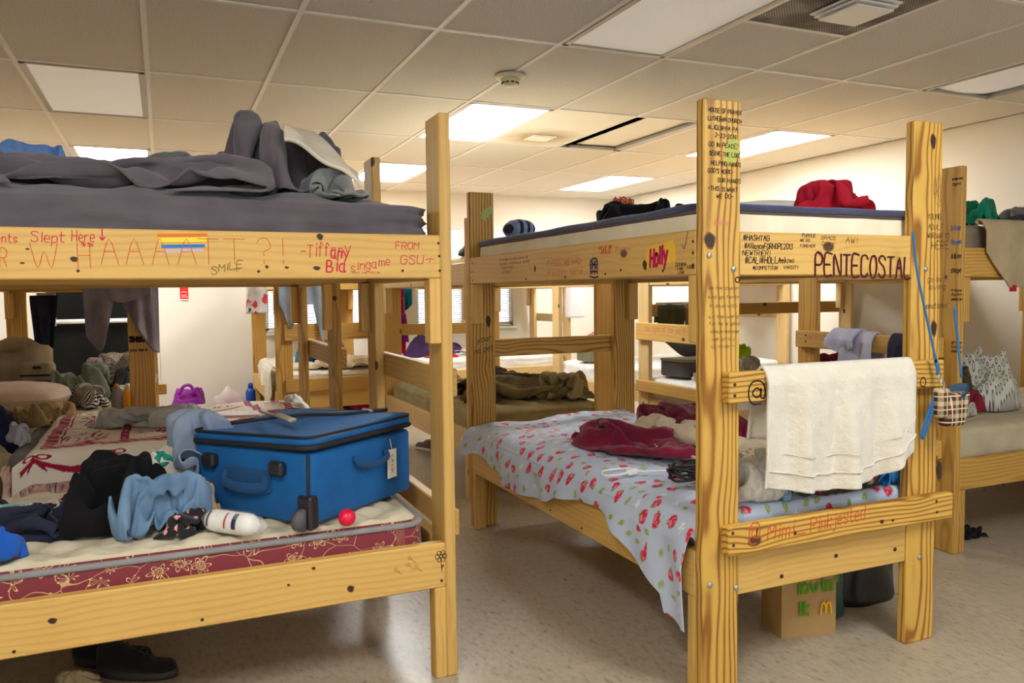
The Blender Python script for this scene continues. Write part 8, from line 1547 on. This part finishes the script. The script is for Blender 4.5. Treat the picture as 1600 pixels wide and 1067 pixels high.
# B side rail (faces -x; the reader's right is -y)
RY = (0, -1, 0); Bs = Bk['up0']; xB = 1.498
def wB(txt, u, v_, hpx, mat, u2=None, par=None, xx_=xB, w=None, **kw):
    o = at(u, v_, 0, xx_); h = abs(at(u, v_-hpx, 0, xx_)[2]-o[2]); fit = abs(at(u2, v_, 0, xx_)[1]-o[1]) if u2 else None
    write(par or Bs, txt, o, RY, UZ, h, mat, w, fit, **kw)
wB('friends in the work of', 781, 408, 3.5, BKI, 826, w=.0015); wB('love without end', 781, 414, 3.5, BKI, 828, w=.0015); wB('together', 783, 420, 3.5, BKI, 803, w=.0015); wB('amen', 784, 427, 4, BKI, 800, w=.0015)
wB('IT FEEL WE HAD', 854, 416, 8, FDI, 908, w=.004); wB('A blast here', 855, 430, 7, FDI, 912, w=.003)
wB('"SAIL!!"', 936, 397, 11, ORI, 956, w=.004); wB('Faith', 962, 394, 6, FDI, 986, w=.003)
strokes([[(0, -.02), (0, .03), (.05, .035), (.05, -.02)], [(0, 0), (.05, .03)], [(0, .03), (.05, 0)], [(.0, .015), (.05, .015)], [(.01, -.02), (.02, .03)], [(.03, -.02), (.035, .035)], [(-.006, -.028), (.03, -.034), (.058, -.03)], [(.0, -.01), (.05, -.012)]], Bs, at(923, 420, 0, xB), RY, UZ, ink('navy marker', C8(40, 46, 86)), .006)
p_ = at(1012, 412, 0, xB); strokes([[(0, .02), (.15, .035)], [(0, .0), (.15, .015)], [(.01, .04), (.14, .055)]], Bs, p_, RY, UZ, ink('yellow marker', C8(236, 190, 60)), .03, off=.0004, name='yellow_wash')
wB('Holly', 1016, 418, 26, MAI, 1046, w=.013, rise=.12, off=.002) if False else wB('Holly', 1016, 417, 26, MAI, 1045, w=.012, rise=.1)
strokes([[(0, .01), (.012, 0), (.03, .05)]], Bs, at(1066, 388, 0, xB), RY, UZ, ink('violet marker', C8(110, 60, 120)), .003)
wB('DONNA', 1056, 416, 5, BKI, 1073, w=.002); wB('2 AND', 1058, 422, 4, BKI, 1068, w=.002); wB('LOVE', 1060, 428, 4, BKI, 1070, w=.002); wB('A KING', 1074, 420, 5, BKI, 1086, w=.002)
# B front left post
Pf = Bk['post00']; yP = 1.985
for k, (txt, u, v_, wd) in enumerate((('HOUSE OF PRAYER', 1107, 174, 52), ('LUTHERAN CHURCH', 1106, 187, 53), ('ALIQUIPPA PA', 1106, 201, 47), ('2-23-2014', 1117, 214, 34), ('GO IN PEACE,', 1107, 228, 46), ('SERVE THE LORD', 1108, 242, 50), ('HELPING HANDS', 1111, 257, 47), ('GOD\'S WORK-', 1106, 269, 40), ('OUR HANDS', 1121, 284, 37), ('-THIS IS WHAT', 1106, 297, 47), ('WE DO-', 1119, 309, 28))): wA(txt, u, v_, 6.5, BKI, wd, par=Pf, pl_y=yP, w=.002, rise=-.02, jit=.06)
p_ = at(1139, 235, 1, yP); strokes([[(0, 0), (.02, .03)], [(.0, -.03), (.03, 0)]], Pf, p_, RX, UZ, ink('green smudge', C8(176, 180, 90)), .03, off=.0003, name='green_smudge')
for k, (txt, u, v_, wd) in enumerate((('be the church', 1108, 452, 46), ('and go forth', 1106, 466, 50), ('in love with', 1108, 480, 44), ('all the world', 1107, 497, 48), ('for he is good', 1108, 508, 48), ('always and ever', 1110, 520, 46), ('we pray', 1112, 532, 38), ('amen', 1110, 544, 40))): wA(txt, u, v_, 5, PNI, wd, par=Pf, pl_y=yP, w=.0012, rise=-.03)
wA('Peters', 1116, 352, 8, FDI, 24, par=Pf, pl_y=yP, w=.002)
c = at(1109, 376, 1, yP); knot(Pf, c, .017, .021, FY); c = at(1152, 437, 1, yP); strokes([[(.008*math.cos(b_), .008*math.sin(b_)) for b_ in np.linspace(0, 2*PI, 12)]], Pf, c, RX, UZ, BKI, .004)
# B end board
Be = Bk['upend0']; yE = 1.991
for txt, u, v_, h_, wd, w_ in (('#HASHTAG', 1161, 375, 8, 42, .0026), ('#AllianceFORHOPE2013', 1163, 388, 8, 76, .0024), ('NEWTRIER!', 1160, 399, 8, 44, .002), ('#CALI#HOLLA:)', 1164, 411, 10, 64, .0026), ('#COMPETITOR', 1176, 421, 5, 40, .0018), ('AMAZING', 1219, 410, 5, 22, .0016), ('VARSITY', 1224, 420, 5, 24, .0016), ('PURDUE', 1253, 370, 5, 22, .0015), ('WE GO', 1250, 377, 4, 16, .0014), ('FOREVER', 1250, 386, 4, 24, .0014), ('GRACE', 1283, 374, 5, 24, .0015), ('CITY Y', 1284, 383, 5, 20, .0015), ('AW!', 1321, 380, 10, 20, .002)): wA(txt, u, v_, h_, BKI if u < 1320 else PNI, wd, par=Be, pl_y=yE, w=w_)
wA('PENTECOSTAL', 1273, 430, 34, ink('red black marker', C8(130, 26, 44)), 152, par=Be, pl_y=yE, w=.006, slant=.02, jit=.03, rise=-.02); _rw.seed(77)
wA('PENTECOSTAL', 1274, 430, 34, BKI, 152, par=Be, pl_y=yE-.0003, w=.0052, slant=.02, jit=.0, rise=-.02)
# rungs
wA('@', 1170, 627, 30, BKI, 34, par=Bk['rung00'], pl_y=1.947, w=.0055, jit=0, slant=0); c = at(1442, 597, 1, 1.947); strokes([[(.013*math.cos(b_), .016*math.sin(b_)) for b_ in np.linspace(0, 2*PI, 12)]], Bk['rung00'], c, RX, UZ, BKI, .0045)
wA('@', 1170, 846, 28, ORI, 21, par=Bk['rung01'], pl_y=1.947, w=.004, jit=0); wA('Mimi_', 1199, 843, 22, ORI, 62, par=Bk['rung01'], pl_y=1.947, w=.004, rise=-.0); wA('Pinkjested', 1266, 831, 22, ORI, 87, par=Bk['rung01'], pl_y=1.947, w=.0038, rise=.05)
# B front right post
Pr = Bk['post01']; wA('YOUNG', 1449, 342, 8, BKI, 22, par=Pr, pl_y=yP, w=.0017); wA('ADULT', 1450, 358, 8, BKI, 24, par=Pr, pl_y=yP, w=.0017); wA('WORSHIP TO', 1449, 372, 8, BKI, 34, par=Pr, pl_y=yP, w=.0017); wA('HERE', 1455, 388, 11, BKI, 28, par=Pr, pl_y=yP, w=.002)
wA('go be', 1449, 440, 8, BKI, 24, par=Pr, pl_y=yP, w=.0016); wA('loving', 1450, 452, 8, BKI, 28, par=Pr, pl_y=yP, w=.0016); wA('nonationed', 1444, 482, 8, BKI, 36, par=Pr, pl_y=yP, w=.0016)
strokes([[(0, 0), (-.012, .03), (-.006, .08), (.0, .05), (.01, .02), (.022, -.01)], [(.002, .01), (.004, .06), (.016, .09), (.022, .06), (.02, .02), (.028, -.004)], [(.004, -.012), (.018, -.022), (.03, -.014)], [(-.004, .02), (.006, .03)], [(.01, .03), (.018, .05)]], Pr, at(1462, 312, 1, yP), RX, UZ, PNI, .0016, name='hands_drawing')
# other posts
wA('NGA', 960, 322, 14, RDI, 30, par=Bk['post11'], pl_y=3.982, w=.008, jit=.08); wA('your', 745, 536, 9, BKI, 24, par=Bk['post10'], pl_y=3.982, w=.003, rise=.2); wA('no pet', 742, 553, 9, BKI, 30, par=Bk['post10'], pl_y=3.982, w=.003, rise=.2)
c = at(761, 335, 1, 3.982); strokes([[(-.02, -.02), (.02, .02)], [(-.02, .0), (.02, .03)]], Bk['post10'], c, RX, UZ, ink('green wash', C8(170, 182, 110)), .03, off=.0003, name='green_smudge'); c = at(763, 502, 1, 3.982); knot(Bk['post10'], c, .012, .026, FY)
wA('SHSU', 203, 534, 7, BKI, 24, par=Dk['post01'], pl_y=5.2, w=.012, slant=0); wA('was here', 203, 549, 4, BKI, 28, par=Dk['post01'], pl_y=5.2, w=.004)
def wX(txt, u, v_, hpx, mat, u2, par, xx_, w): wB(txt, u, v_, hpx, mat, u2, par, xx_, w)
wX('the light of the world', 1008, 517, 8, FDI, 1072, Hk['rung00'], 3.302, .005); wX('Soar like a Phoenix forever', 1262, 528, 6, FDI, 1322, G['rung00'], 3.362, .003)
wX('in his own', 1488, 282, 4, BKI, 1505, G['post00'], 3.40, .0025); wX('light', 1488, 290, 4, BKI, 1503, G['post00'], 3.40, .0025)
for k in range(6): wX(('hope', 'faith', 'peace', 'grace', 'camp', 'mercy')[k], 1487, 455+k*7+(60 if k > 2 else 0), 4, BKI, 1504, G['post00'], 3.40, .0025)
for k in range(4): wX(('blue', 'Haven', 'Aiken', 'shape')[k], 1486, 360+k*22, 8, BLI if k in (0, 1) else BKI, 1503, G['post00'], 3.40, .003)
